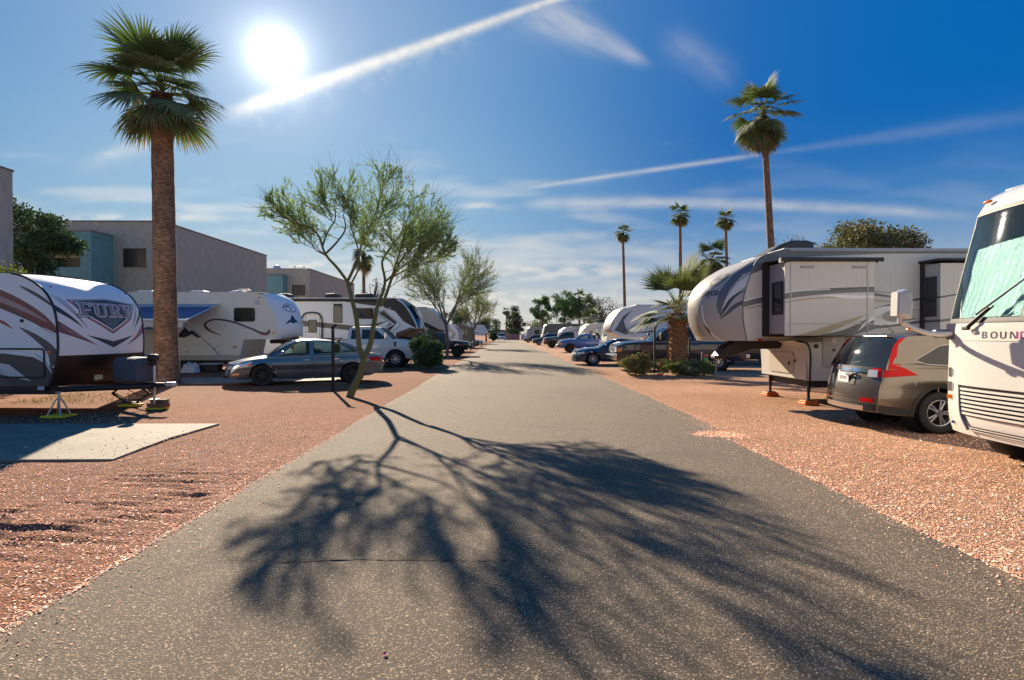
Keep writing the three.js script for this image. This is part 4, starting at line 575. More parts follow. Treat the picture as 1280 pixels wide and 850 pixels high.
  { const p = [[0.42, 0.62], [0.98, 0.62], [1.0, 0.7], [1.0, 1.05], [0.93, 1.14], [0.5, 1.16], [0.4, 1.08]], g = mesh('propane_cover', prism(p, -0.34, 0.34, 0.07), M([0.075, 0.095, 0.12], 0.75, 0, { bumpMap: fineBump, bumpScale: 0.01 }), t); }
  { const j = mesh('tongue_jack', merge([bar([1.12, 0.5, 0.0], [1.12, 1.02, 0.0], 0.035), bar([1.12, 0.14, 0.0], [1.12, 0.55, 0.0], 0.027)]), galv, t); mesh('jack_head', merge([box(0.22, 0.16, 0.17, 1.1, 1.14, 0, 0.06), box(0.12, 0.12, 0.12, 1.1, 1.02, 0, 0.04)]), frameBlack, j); mesh('foot_plate', box(0.16, 0.015, 0.16, 1.12, 0.235, 0, 0), galv, j); }
  mesh('safety_chain', merge([tube([[1.1, 0.5, 0.08], [1.0, 0.3, 0.12], [0.7, 0.24, 0.16], [0.4, 0.42, 0.3]], 0.012, 6), tube([[1.2, 0.5, -0.05], [1.02, 0.34, -0.02], [0.86, 0.32, 0.05], [0.6, 0.46, 0.12]], 0.01, 6)]), frameBlack, t);
  { const s = mesh('stabiliser', merge([bar([0.02, 0.5, -1.0], [-0.22, 0.3, -1.0], 0.022, 6), bar([-0.22, 0.3, -1.0], [0.1, 0.11, -1.0], 0.022, 6), bar([0.42, 0.5, -1.0], [0.66, 0.3, -1.0], 0.022, 6), bar([0.66, 0.3, -1.0], [0.36, 0.11, -1.0], 0.022, 6), box(0.4, 0.03, 0.12, 0.22, 0.1, -1.0, 0.01)]), frameBlack, t); s.position.z = 0.5; }
  mesh('registration_plate', box(0.012, 0.1, 0.22, 0.36, 0.76, 0.62, 0.004), M([0.5, 0.52, 0.3], 0.5), t); mesh('sticker', box(0.14, 0.1, 0.005, -0.35, 0.6, hz - 0.006, 0), M([0.5, 0.5, 0.52], 0.6), t);
  mesh('cap_light', tr(new THREE.SphereGeometry(0.07, 16, 10), 0.15, 1.42, -0.74), clearLens, t).scale.set(0.5, 0.6, 1); trailerWheels(t, [-4.4, -5.3], 1.2, 0.36);
  // things under it
  const st = thing('jack_stand', 'silver jack stand on a yellow pad under the shield-logo trailer', 'jack stand', [-8.9, 0, -11.42]);
  mesh('stand_frame', merge([...[[-0.13, -0.13], [0.13, -0.13], [-0.13, 0.13], [0.13, 0.13]].map(([x, z]) => bar([x, 0.05, z], [x * 0.2, 0.38, z * 0.2], 0.014)), bar([0, 0.3, 0], [0, 0.5, 0], 0.025), box(0.09, 0.02, 0.09, 0, 0.5, 0, 0.005)]), galv, st); mesh('pad', box(0.44, 0.045, 0.4, 0, 0.03, 0, 0.012), yellowPad, st);
  const b2 = thing('wood_block', 'brown wooden block on a yellow pad under the tongue jack', 'block', [-7.66, 0, -12.62], -0.06); mesh('block', box(0.42, 0.09, 0.18, 0, 0.1, 0, 0.01), wood, b2); mesh('block', box(0.34, 0.07, 0.16, 0.03, 0.185, 0, 0.01), wood, b2); mesh('pad', box(0.36, 0.04, 0.3, -0.02, 0.03, 0, 0.01), yellowPad, b2);
  const b3 = thing('levelling_pad', 'flat yellow pad under the folded black stabiliser', 'pad', [-8.56, 0, -13.07]); mesh('pad_plate', box(0.42, 0.05, 0.3, 0, 0.04, 0, 0.012), yellowPad, b3); mesh('pad_rim', prism(rrect(-0.19, -0.13, 0.38, 0.26, 0.04), 0, 0.012, 0.003).rotateX(-Math.PI / 2).translate(0, 0.06, 0), M([0.7, 0.46, 0.02], 0.6), b3);
}
{ // -------- cream fifth wheel with awning
  const X0 = -12, Z0 = -26.75, t = thing('fifth_wheel_trailer', 'cream fifth wheel trailer with a blue mountain logo and open blue awning', 'trailer', [X0, 0, Z0]), W = 2.44, hz = W / 2;
  const side = [[1.15, 3.44], [1.42, 3.0], [1.66, 2.5], [1.8, 1.97], [1.8, 1.45]], centre = [[1.5, 3.52], [2.05, 3.2], [2.33, 2.68], [2.46, 1.97], [2.4, 1.6], [2.15, 1.45]];
  const body = [[-8.5, 0.5], [0.1, 0.5], [0.3, 1.42], [1.8, 1.45], [1.8, 1.97], [1.66, 2.5], [1.42, 3.0], [1.15, 3.44], [0.8, 3.5], [-8.5, 3.5]];
  mesh('body_shell', prism(body, -hz + 0.01, hz - 0.012), rvWhite, t);
  const uvS = [-8.5, 0.4, 10.4, 3.2];
  const tex = paint(...uvS, 120, a => {
    a.fill([[-9, 0], [3, 0], [3, 4], [-9, 4]], '#efe9da'); a.fill([[-9, 0.4], [1, 0.4], [1, 0.72], [-9, 0.72]], '#b9b2a6');
    a.swoosh([[-0.72, 1.62], [-1.25, 1.85], [-1.42, 2.1], [-1.1, 2.3], [-0.3, 2.24], [0.6, 1.92], [1.15, 1.7], [1.4, 1.72], [1.45, 1.85]], u => 0.03 + 0.11 * Math.pow(u, 3) + 0.04 * Math.sin(Math.PI * u), '#5a5564'); a.swoosh([[-0.72, 1.62], [-1.25, 1.85], [-1.42, 2.1], [-1.2, 2.27]], u => 0.02 + 0.08 * Math.sin(Math.PI * u), '#6a2c34'); a.swoosh([[0.9, 1.77], [1.15, 1.68], [1.4, 1.7], [1.45, 1.85]], u => 0.13 * Math.sin(Math.PI * u), '#6a2c34');
    a.fill([[-3.1, 1.5], [-2.75, 1.72], [-2.55, 1.68], [-2.3, 1.98], [-2.12, 1.78], [-1.98, 1.84], [-1.6, 1.52], [-1.75, 1.5], [-2.0, 1.66], [-2.2, 1.55], [-2.5, 1.52]], '#1e2b44'); a.swoosh([[-3.2, 1.46], [-2.6, 1.6], [-2.3, 1.5]], u => 0.04, '#1e2b44');
  });
  const skin = M([1, 1, 1], 0.4, 0, { map: tex, clearcoat: 0.4, clearcoatRoughness: 0.3 }); mesh('side_wall', uvXY(prism(body, hz - 0.01, hz), ...uvS), skin, t);
  const capTex = paint(-1.22, 0, 2.44, 2.4, 220, a => { a.fill([[-2, -1], [2, -1], [2, 4], [-2, 4]], '#ebebeb'); for (const X of [-0.55, 0.55]) { const S = pts => pts.map(p => [p[0] * 0.7 + X, p[1]]); a.swoosh(S([[-0.4, 1.5], [-0.1, 1.66], [0.35, 1.6], [0.42, 1.42], [0.1, 1.34], [-0.3, 1.42], [-0.42, 1.55]]), u => 0.03, '#35507c'); a.swoosh(S([[-0.25, 1.52], [0.0, 1.58], [0.1, 1.4]]), u => 0.05, '#35507c'); a.fill(S([[-0.55, 0.82], [-0.3, 1.0], [-0.2, 1.0], [0.0, 1.24], [0.14, 1.06], [0.55, 0.84], [0.2, 0.94], [0, 0.86], [-0.2, 0.92]]), '#1c2c58'); } });
  const cg = capGeo(centre, side, W, 1.9); capUV(cg, W, y => (1.03 + (y - 2.33) / 1.13) / 2.4, 1); mesh('nose_cap', cg, M([1, 1, 1], 0.25, 0, { map: capTex, clearcoat: 0.6 }), t);
  mesh('roof', box(9.6, 0.05, W, -3.7, 3.51, 0, 0.02), rvRoof, t); mesh('nose_floor', box(0.62, 0.04, W - 0.4, 2.0, 1.46, 0, 0.01), frameBlack, t);
  mesh('pin_box', merge([box(0.9, 0.18, 0.5, 1.5, 1.32, 0, 0.04), box(0.4, 0.3, 0.4, 1.75, 1.15, 0, 0.04)]), frameBlack, t);
  { const fw = mesh('front_compartment', prism(rrect(-0.85, 0, 1.7, 0.62, 0.1), 0, 0.02, 0.006), M([0.62, 0.56, 0.46], 0.5), t); fw.rotation.set(0, Math.PI / 2, 0); fw.position.set(0.215, 0.68, 0); fw.rotation.order = 'YXZ'; fw.rotation.z = 0; fw.rotation.x = -0.21; }
  rvWindow(t, -0.12, 2.22, 0.94, 0.62, hz, { slider: 0.5, r: 0.1 }); hatch(t, -0.65, 0.75, 0.42, 0.75, hz, skin, uvS, { seal: M([0.55, 0.53, 0.48], 0.6), latch: false }); hatch(t, -2.5, 0.56, 1.75, 0.6, hz, skin, uvS, { seal: M([0.55, 0.53, 0.48], 0.6), latch: 0.3 });
  lamp(t, -0.08, 1.1, hz, amberLens, 0.14, 0.08); lamp(t, 1.62, 1.72, hz, amberLens, 0.12, 0.07); lamp(t, 1.0, 3.3, hz, redLens, 0.1, 0.05); mesh('porch_vent', tr(new THREE.CylinderGeometry(0.11, 0.11, 0.03, 20), 0.92, 3.08, hz + 0.01, Math.PI / 2), M([0.6, 0.6, 0.58], 0.5), t);
  for (const [x, w] of [[-2.2, 0.6], [-0.4, 0.5], [-4.6, 0.7]]) mesh('roof_vent', box(w, 0.14, 0.6, x, 3.6, 0.1, 0.05), M([0.65, 0.65, 0.64], 0.4), t);
  mesh('antenna', merge([bar([-1.0, 3.54, 0.2], [-0.3, 3.72, 0.2], 0.03), box(0.5, 0.05, 0.3, -0.1, 3.72, 0.2, 0.02)]), M([0.65, 0.65, 0.64], 0.4), t);
  mesh('frame', merge([box(8.4, 0.2, 2.1, -4.2, 0.42, 0, 0.02)]), frameBlack, t); trailerWheels(t, [-5.4, -6.3], 1.2, 0.38); mesh('landing_leg', merge([-0.95, 0.95].map(z => bar([-0.2, 0, z], [-0.2, 0.6, z], 0.05))), frameBlack, t);
  // awning: canopy, roller, two arms with struts
  const aw = thing('awning', 'blue striped awning rolled out from the cream fifth wheel trailer', 'awning', [X0, 0, Z0 + hz]), ax = -0.75, az = 2.7;
  const awTex = paint(0, 0, 4, 2.8, 60, a => { const cs = ['#8c98a8', '#2a4a7c', '#2f5288', '#34588c', '#2c4e82', '#30507e', '#b8bcc4']; for (let i = 0; i < 7; i++) a.fill([[0, i * 0.4], [4, i * 0.4], [4, i * 0.4 + 0.4], [0, i * 0.4 + 0.4]], cs[6 - i]); });
  mesh('canopy', grid(1, 10, (u, v) => [mix(ax - 4.6, ax, u), mix(3.0, 2.2, v) - 0.06 * Math.sin(Math.PI * v), mix(0.03, az, v)]), M([1, 1, 1], 0.9, 0, { map: awTex, transmission: 0.3, thickness: 0 }), aw);
  mesh('roller', tr(new THREE.CylinderGeometry(0.06, 0.06, 4.7, 12), ax - 2.3, 2.2, az + 0.05, 0, 0, Math.PI / 2), M([0.65, 0.65, 0.65], 0.4), aw); mesh('valance', grid(20, 2, (u, v) => [mix(ax - 4.6, ax - 0.05, u), 2.15 - 0.22 * v * (1 + 0.15 * Math.sin(u * 60)), az + 0.1], true), M([0.6, 0.6, 0.58], 0.9), aw);
  for (const x of [ax, ax - 4.6]) { mesh('arm', merge([box(0.05, 0.05, 0.01, x, 0.75, 0.02, 0), bar([x, 0.72, 0.03], [x, 2.2, az], 0.028, 6), bar([x, 3.0, 0.03], [x, 2.22, az], 0.03, 6)]), M([0.6, 0.6, 0.62], 0.35, 0.5), aw); mesh('strut', bar([x, 1.0, 0.5], [x, 1.05, 0.55], 0.04, 6), frameBlack, aw); }
  mesh('shade_screen', grid(1, 1, (u, v) => [mix(ax - 4.6, ax - 0.5, u), mix(2.12, 1.85, v), az + 0.08]), M([0.06, 0.1, 0.17], 0.9), aw);
  // stored gear under and beside
  const tote = (label, x, z, w, h, d, m, lid) => { const g = thing('storage_tote', label, 'tote', [x, 0, z]); mesh('tub', prism([[-w / 2 + 0.03, 0.02], [w / 2 - 0.03, 0.02], [w / 2, h], [-w / 2, h]], -d / 2, d / 2, 0.012), m, g); mesh('lid', box(w + 0.04, 0.05, d + 0.04, 0, h + 0.025, 0, 0.015), lid, g); };
  const black = M([0.02, 0.02, 0.022], 0.5);
  tote('black storage tote with yellow lid under the cream fifth wheel', -15.2, -25.2, 0.8, 0.32, 0.5, black, yellowPad); tote('black storage tote with black lid under the cream fifth wheel', -14.2, -25.3, 0.9, 0.34, 0.5, black, black); tote('black storage tote with a white lid under the cream fifth wheel', -13.0, -25.25, 0.8, 0.33, 0.5, black, M([0.55, 0.56, 0.58], 0.5)); tote('blue cooler standing against the big palm side of the cream trailer', -16.1, -24.9, 0.5, 0.75, 0.5, M([0.05, 0.16, 0.3], 0.5), M([0.06, 0.2, 0.36], 0.5));
  const tarp = mesh('tarp', grid(26, 14, (u, v) => { const x = u * 2 - 1, z = v * 2 - 1, e = Math.max(Math.abs(x), Math.abs(z)); return [x * 0.5, 0.37 * (1 - Math.pow(e, 3)) * (0.65 + 0.7 * fbm(u * 5, v * 5, 3)) + 0.02, z * 0.3]; }), M([0.02, 0.05, 0.32], 0.7), scene, [-14.75, 0, -24.55]); tag(tarp, 'crumpled bright blue tarp on the ground under the awning', 'tarp');
  const bag = mesh('bag', grid(20, 12, (u, v) => { const x = u * 2 - 1, z = v * 2 - 1, e = Math.max(Math.abs(x), Math.abs(z)); return [x * 0.3, 0.42 * (1 - Math.pow(e, 4)) * (0.6 + 0.7 * fbm(u * 4 + 9, v * 4, 3)) + 0.02, z * 0.25]; }), M([0.55, 0.56, 0.58], 0.7), scene, [-13.5, 0, -24.5]); tag(bag, 'crumpled white bag on the ground beside the black totes', 'bag');
}
{ // -------- black and white fifth wheel
  const X0 = -6.2, Z0 = -34.25, t = thing('fifth_wheel_trailer', 'white fifth wheel trailer with black nose and taupe angular stripes', 'trailer', [X0, 0, Z0]), W = 2.5, hz = W / 2;
  const side = [[-0.2, 3.72], [0.3, 3.4], [0.72, 2.8], [1.0, 2.25], [1.08, 1.98]], centre = [[0.1, 3.78], [0.62, 3.42], [1.02, 2.85], [1.25, 2.3], [1.3, 2.0]];
  const body = [[-9.5, 0.55], [-0.95, 0.55], [-0.7, 1.5], [0.2, 1.62], [1.08, 1.98], [1.0, 2.25], [0.72, 2.8], [0.3, 3.4], [-0.2, 3.72], [-9.5, 3.72]], uvS = [-9.6, 0.5, 10.8, 3.3];
  mesh('body_shell', prism(body, -hz + 0.01, hz - 0.012), rvBlack, t);
  const tex = paint(...uvS, 110, a => {
    a.fill([[-10, 0], [2, 0], [2, 4], [-10, 4]], '#eceae6'); a.fill([[-10, 3.62], [2, 3.62], [2, 4], [-10, 4]], '#2a2a2c');
    a.fill([[-1.3, 3.8], [-0.8, 3.2], [-0.2, 3.0], [0.3, 2.4], [1.2, 1.9], [1.3, 3.9]], '#15171a'); a.fill([[-2.2, 3.72], [-0.3, 3.72], [-1.4, 3.3], [-3.8, 3.66]], '#38342f');
    a.fill([[-10, 2.2], [-5.0, 2.1], [-2.5, 1.85], [-1.5, 2.0], [-0.6, 2.45], [-1.5, 2.25], [-2.6, 2.15], [-5.0, 2.35], [-10, 2.42]], '#6d675f'); a.fill([[-6.5, 2.3], [-3.0, 1.95], [-1.0, 1.65], [-0.2, 1.62], [-0.8, 1.8], [-3, 2.2], [-6, 2.5]], '#4b4742'); a.fill([[-10, 1.65], [-4.0, 1.4], [-1, 1.0], [-1, 0.88], [-4.0, 1.22], [-10, 1.5]], '#77716a');
    a.fill([[-1.4, 2.9], [-0.75, 3.1], [-0.1, 2.35], [-0.6, 1.7], [-1.3, 1.6], [-0.5, 2.3]], '#2b2c2e'); a.stroke([[-1.2, 2.9], [-0.45, 3.2]], '#c9c9c9', 0.05); a.stroke([[-1.2, 2.86], [-0.3, 2.25], [-1.3, 1.72]], '#d9d9d9', 0.09); a.stroke([[-0.75, 3.0], [0.15, 2.2], [-0.55, 1.62]], '#d0d0d0', 0.11); a.fill([[-0.7, 1.5], [0.2, 1.55], [1.1, 1.95], [0.7, 2.05], [-0.1, 1.75]], '#6b4a35');
  });
  const skin = M([1, 1, 1], 0.45, 0, { map: tex, clearcoat: 0.2, clearcoatRoughness: 0.2 }); mesh('side_wall', uvXY(prism(body, hz - 0.01, hz), ...uvS), skin, t);
  mesh('nose_cap', capGeo(centre, side, W, 2.6), M([0.02, 0.035, 0.06], 0.15, 0, { clearcoat: 1 }), t); mesh('cap_stripe', tube([[-0.1, 3.72, hz + 0.01], [0.32, 3.4, hz + 0.01], [0.74, 2.8, hz + 0.01], [1.02, 2.25, hz + 0.01], [1.1, 1.98, hz + 0.01]], 0.045, 6), rvWhite, t); mesh('nose_windshield', (() => { const C = spline(centre, 30); return grid(10, 8, (u, v) => { const s = (u * 2 - 1) * 0.72, p = C[Math.round(mix(8, 18, v))], w = 1 - Math.pow(Math.abs(s), 2.6) * 0.3; return [p[0] * 1 + 0.02 - 0.08 * s * s, p[1] + 0.01, -s * W / 2]; }); })(), tint, t);
  mesh('nose_floor', prism([[-0.7, 1.5], [0.2, 1.6], [1.1, 1.96], [1.26, 2.0], [1.1, 1.94], [0.2, 1.55], [-0.7, 1.46]], -hz + 0.05, hz - 0.05), M([0.16, 0.1, 0.07], 0.5), t);
  rvWindow(t, -2.55, 2.55, 1.1, 0.62, hz, { r: 0.06 }); rvWindow(t, -3.75, 2.32, 0.52, 1.1, hz, { r: 0.06 }); rvWindow(t, -7.0, 2.3, 1.0, 0.8, hz, { r: 0.06 });
  { const d = hatch(t, -5.35, 0.8, 0.8, 2.0, hz, skin, uvS, { name: 'entry_door', seal: frameBlack, r: 0.1, latch: 0.08 }); rvWindow(d, -5.2, 1.75, 0.5, 0.75, hz + 0.014, { r: 0.06 }); }
  { const r = mesh('hand_rail', merge([tube([[-5.55, 0.9, hz + 0.08], [-5.55, 2.6, hz + 0.1], [-5.35, 2.86, hz + 0.1], [-4.6, 2.86, hz + 0.1], [-4.42, 2.6, hz + 0.1], [-4.42, 0.9, hz + 0.08]], 0.04, 6), box(1.1, 0.05, 0.05, -3.8, 1.42, hz + 0.05, 0.01), box(0.05, 0.6, 0.05, -3.27, 1.15, hz + 0.05, 0.01)]), frameBlack, t); }
  mesh('awning_arm', merge([box(0.07, 2.4, 0.07, -6.0, 2.2, hz + 0.05, 0.01), box(0.07, 1.7, 0.07, -1.35, 2.3, hz + 0.05, 0.01)]), frameBlack, t); mesh('awning_case', tr(new THREE.CylinderGeometry(0.045, 0.045, 4.8, 12), -3.7, 3.6, hz + 0.06, 0, 0, Math.PI / 2), frameBlack, t);
  mesh('roof', box(9.4, 0.06, W, -4.85, 3.74, 0, 0.02), M([0.5, 0.5, 0.5], 0.7), t); acUnit(t, -2.1, 3.77, 0.3, frameBlack, 1.2); acUnit(t, -4.0, 3.77, 0.3, frameBlack, 0.9); acUnit(t, -6.8, 3.77, 0.3, frameBlack, 0.8);
  mesh('frame', box(8.6, 0.2, 2.1, -5.2, 0.46, 0, 0.02), frameBlack, t); trailerWheels(t, [-6.2, -7.1, -8.0], 1.22, 0.4); mesh('landing_leg', merge([-1, 1].map(z => bar([-1.3, 0, z], [-1.3, 0.6, z], 0.06))), frameBlack, t); mesh('pin_box', box(1.0, 0.25, 0.6, 0.1, 1.4, 0, 0.04), frameBlack, t);
}
{ // -------- taupe fifth wheel with swooshes on the right
  const X0 = 7, Z0 = -14.23, t = thing('fifth_wheel_trailer', 'light taupe fifth wheel trailer with a bird logo, dark swooshes and open bedroom slide-out', 'trailer', [X0, 0, Z0]), W = 2.44, hz = W / 2;
  const side = [[-0.6, 3.6], [-0.95, 3.5], [-1.22, 3.36], [-1.42, 2.9], [-1.54, 2.44], [-1.54, 1.98], [-1.46, 1.5]], centre = [[-0.3, 3.7], [-0.94, 3.51], [-1.57, 3.25], [-2.06, 2.96], [-2.3, 2.66], [-2.37, 2.26], [-2.31, 1.86], [-2.12, 1.5]];
  const body = [[-1.46, 1.5], [-0.3, 1.5], [-0.05, 1.35], [0.0, 0.58], [9.5, 0.58], [9.5, 3.6], [-0.6, 3.6], [-0.95, 3.5], [-1.22, 3.36], [-1.42, 2.9], [-1.54, 2.44], [-1.54, 1.98]], uvS = [-1.7, 0.5, 9.3, 3.2];
  const taupe = M([0.42, 0.4, 0.38], 0.4, 0, { clearcoat: 0.4, clearcoatRoughness: 0.3 });
  mesh('body_shell', prism(body, -hz + 0.01, hz - 0.012), taupe, t);
  const tex = paint(...uvS, 200, a => {
    const ch = '#4b4e52', gold = '#9c9070', lt = '#b9b8b4';
    a.fill([[-2, 0], [10, 0], [10, 4], [-2, 4]], '#c3bfb8'); a.fill([[-2, 3.5], [10, 3.52], [10, 4], [-2, 4]], '#8f8c88');
    a.fill([[-1.5, 3.1], [-1.0, 3.32], [0.0, 3.44], [2.0, 3.52], [10, 3.55], [10, 3.7], [-1.4, 3.7]], '#66686b'); a.fill([[-1.45, 3.0], [-0.8, 3.25], [-0.2, 3.32], [-0.9, 3.5], [-1.5, 3.4]], '#55585c');
    a.swoosh([[-1.6, 2.36], [-0.9, 2.5], [0.3, 2.6], [1.4, 2.58], [2.0, 2.5]], u => 0.03 + 0.16 * (1 - u), '#565a5e'); a.swoosh([[-1.6, 2.42], [-0.8, 2.58], [0.6, 2.64]], u => 0.05 * (1 - u) + 0.01, '#d2d2d0'); a.swoosh([[-1.5, 2.24], [-0.6, 2.4], [0.6, 2.46], [2.4, 2.38]], u => 0.03, gold); a.swoosh([[-0.2, 2.5], [0.5, 2.46], [1.2, 2.47]], u => 0.07 * Math.sin(Math.PI * u), '#e6e6e4'); a.swoosh([[0, 2.62], [1, 2.66], [2.2, 2.58]], u => 0.05 * (1 - u), '#33363a');
    // the big hook on the slide and lower stripes
    a.swoosh([[-0.6, 1.55], [0.3, 1.68], [0.9, 1.95], [1.5, 2.2], [2.3, 2.42], [4.6, 2.75]], u => 0.14 * Math.sin(Math.PI * Math.pow(u, 0.55)), ch); a.swoosh([[0.2, 1.55], [0.9, 1.8], [1.6, 1.84], [2.6, 1.95], [4.8, 2.3]], u => 0.12 * Math.sin(Math.PI * Math.pow(u, 0.6)), '#5d6064');
    a.swoosh([[2.5, 2.3], [1.7, 2.22], [1.35, 2.03], [1.6, 1.93], [2.6, 1.98]], u => 0.2 * Math.sin(Math.PI * u), '#dcdcda'); a.swoosh([[2.5, 2.22], [1.95, 2.16], [1.75, 2.06], [2.0, 1.99], [2.6, 2.02]], u => 0.14 * Math.sin(Math.PI * u), '#8d8b86'); a.swoosh([[0.6, 1.72], [0.9, 1.98], [1.2, 2.08]], u => 0.08 * Math.sin(Math.PI * u), '#e0e0de');
    a.swoosh([[-1.4, 1.52], [-0.6, 1.6], [0.2, 1.85], [0.8, 2.08]], u => 0.14 * Math.sin(Math.PI * u), gold); a.swoosh([[-0.4, 1.5], [2, 1.6], [4, 1.7], [7.5, 2.1]], u => 0.1, '#8f8566'); a.swoosh([[-1.2, 1.5], [1, 1.54], [3, 1.6], [7.5, 1.95]], u => 0.08, '#6c6a66'); a.swoosh([[3.5, 2.05], [5.5, 2.1], [8, 2.3]], u => 0.16, '#505356');
    for (let i = 0; i < 240; i++) { const x = -1.4 + (i * 0.618 % 1) * 9, y = 2.3 + ((i * 0.377) % 1) * 1.2; a.c.globalAlpha = 0.05; a.fill([[x, y], [x + 0.02, y], [x + 0.025, y - 0.5], [x - 0.005, y - 0.5]], '#5a5650'); a.c.globalAlpha = 1; }
  });
  const skin = M([1, 1, 1], 0.4, 0, { map: tex, clearcoat: 0.35, clearcoatRoughness: 0.3 });
  mesh('side_wall', uvXY(prism(body, hz - 0.01, hz), ...uvS), skin, t);
  // cap print, drawn on (across, down) = (metres of width, metres of arc)
  const capTex = paint(-1.22, 0, 2.44, 3.2, 260, a => {
    a.fill([[-2, -1], [2, -1], [2, 4], [-2, 4]], '#aba69e');
    for (const q of [-1, 1]) {
      const P = pts => pts.map(p => [p[0] * q, p[1]]);
      a.fill(P([[-1.300, 3.1], [-1.099, 2.9], [-0.926, 2.4], [-0.840, 1.9], [-0.840, 1.45], [-0.897, 1.2], [-0.969, 1.5], [-0.998, 1.95], [-1.099, 2.45], [-1.300, 2.6]]), '#5f646c'); a.fill(P([[-1.300, 2.62], [-1.084, 2.2], [-0.984, 1.7], [-0.912, 1.25], [-1.027, 1.5], [-1.120, 1.9], [-1.300, 2.3]]), '#d8d5d0');
      a.swoosh(P([[-1.242, 2.0], [-1.099, 1.78], [-0.977, 1.4], [-0.897, 1.16]]), u => 0.06 * Math.sin(Math.PI * u * 0.9 + 0.15), '#3d434b'); a.swoosh(P([[-1.264, 1.62], [-1.142, 1.5], [-1.012, 1.26], [-0.897, 1.1]]), u => 0.1 * (1 - u) + 0.02, '#4a4e54');
    }
    // grey bird over the name, once on each cheek of the nose
    for (const X of [-0.66, 0.66]) {
      const S = pts => pts.map(p => [p[0] * 0.5 + X, p[1] + 0.02]);
      a.swoosh(S([[-0.34, 2.28], [-0.05, 2.12], [0.28, 2.3], [0.3, 2.47], [0.1, 2.46]]), u => 0.03 + 0.04 * Math.sin(Math.PI * u), '#55534f'); a.swoosh(S([[-0.3, 2.26], [-0.22, 2.42], [0.06, 2.32], [0.2, 2.38]]), u => 0.05, '#55534f'); a.fill(S([[-0.3, 2.3], [-0.2, 2.58], [-0.12, 2.4], [0.02, 2.52], [0.04, 2.36], [-0.1, 2.28]]), '#62605c');
      a.text('Jayco', X - 0.18, 1.84, 0.27, 'bold SIZEpx sans-serif', '#3c3a38', '#383634', 0.014, 0.52, 0.06);
    }
    // bottom lip scoops
    a.fill([[-0.52, 1.6], [0.52, 1.6], [0.6, 1.1], [0.68, 0.5], [-0.68, 0.5], [-0.6, 1.1]], '#a79f94'); a.fill([[-0.3, 1.5], [0.3, 1.5], [0.44, 0.55], [-0.44, 0.55]], '#8c857c'); for (const q of [-1, 1]) { a.swoosh([[q * 0.52, 1.55], [q * 0.56, 1.0], [q * 0.7, 0.5], [q * 0.95, 0.3]], u => 0.05, '#ddd9d2'); a.swoosh([[q * 0.5, 0.95], [q * 0.58, 0.75], [q * 0.6, 0.56]], u => 0.07 * Math.sin(Math.PI * u), '#4a4744'); }
  });
  const cg = capGeo(centre, side, W, 2.3, 40, 32); capUV(cg, W, y => (y - 1.2) / 0.75 / 3.2, -1);
  mesh('nose_cap', cg, M([1, 1, 1], 0.42, 0, { map: capTex, clearcoat: 0.25, clearcoatRoughness: 0.25 }), t);
  mesh('cap_trim', tube(side.map(p => [p[0], p[1], hz + 0.004]), 0.014, 6, 40), M([0.2, 0.2, 0.2], 0.5), t);
  mesh('nose_floor', (() => { const g = grid(24, 1, (u, v) => { const s = u * 2 - 1, a = Math.sign(s) * Math.pow(Math.abs(s), 0.8), w = 1 - Math.pow(Math.abs(a), 2.3); return [mix(mix(-1.46, -2.12, w), -1.0, v), 1.505, -a * W / 2]; }); return g; })(), frameBlack, t);
  mesh('roof', box(10.1, 0.05, W - 0.02, 4.45, 3.615, 0, 0.02), M([0.45, 0.44, 0.42], 0.7), t); mesh('gutter', box(10.0, 0.05, 0.04, 4.5, 3.58, hz + 0.012, 0.012), M([0.35, 0.35, 0.35], 0.5), t);
  // air conditioner and vents
  { const p = [[-0.62, 3.62], [0.55, 3.62], [0.55, 3.9], [0.4, 3.95], [0.0, 3.95], [-0.3, 3.84]]; mesh('air_conditioner', prism(p, -0.4, 0.4, 0.05), M([0.035, 0.037, 0.04], 0.45), t); } mesh('roof_vent', box(0.6, 0.13, 0.5, 1.9, 3.68, 0.2, 0.06), M([0.05, 0.05, 0.05], 0.5), t);
  // bedroom slide-out, its end wall window and topper awning
  const sz = 0.78, sx0 = -0.95, sx1 = 0.93, sy0 = 1.66, sy1 = 3.22;
  const so = mesh('slide_out', box(sx1 - sx0, sy1 - sy0, sz, (sx0 + sx1) / 2, (sy0 + sy1) / 2, hz + sz / 2, 0), M([0.36, 0.35, 0.335], 0.45), t);
  mesh('slide_face', uvXY(prism(rrect(sx0 - 0.03, sy0 - 0.04, sx1 - sx0 + 0.06, sy1 - sy0 + 0.06, 0.02), hz + sz - 0.005, hz + sz + 0.03, 0.006), ...uvS), skin, so); for (const x of [sx0 + 0.09, sx1 - 0.12]) mesh('face_trim', box(0.025, sy1 - sy0, 0.012, x, (sy0 + sy1) / 2, hz + sz + 0.036, 0.004), taupe, so); mesh('face_trim', box(sx1 - sx0, 0.02, 0.012, 0, sy0 + 0.22, hz + sz + 0.036, 0.004), taupe, so);
  { const f = mesh('end_window', box(0.016, 0.72, 0.5, sx0 - 0.012, 2.45, hz + sz / 2 + 0.04, 0.004), frameBlack, so); mesh('pane', box(0.012, 0.62, 0.4, sx0 - 0.02, 2.45, hz + sz / 2 + 0.04, 0.003), tint, f); }
  mesh('slide_seal', prism(rrect(sx0 - 0.16, sy0 - 0.06, sx1 - sx0 + 0.3, sy1 - sy0 + 0.12, 0.02), hz, hz + 0.03, 0, [rrect(sx0 + 0.01, sy0 + 0.01, sx1 - sx0 - 0.02, sy1 - sy0 - 0.02, 0.02).reverse()]), frameBlack, t);
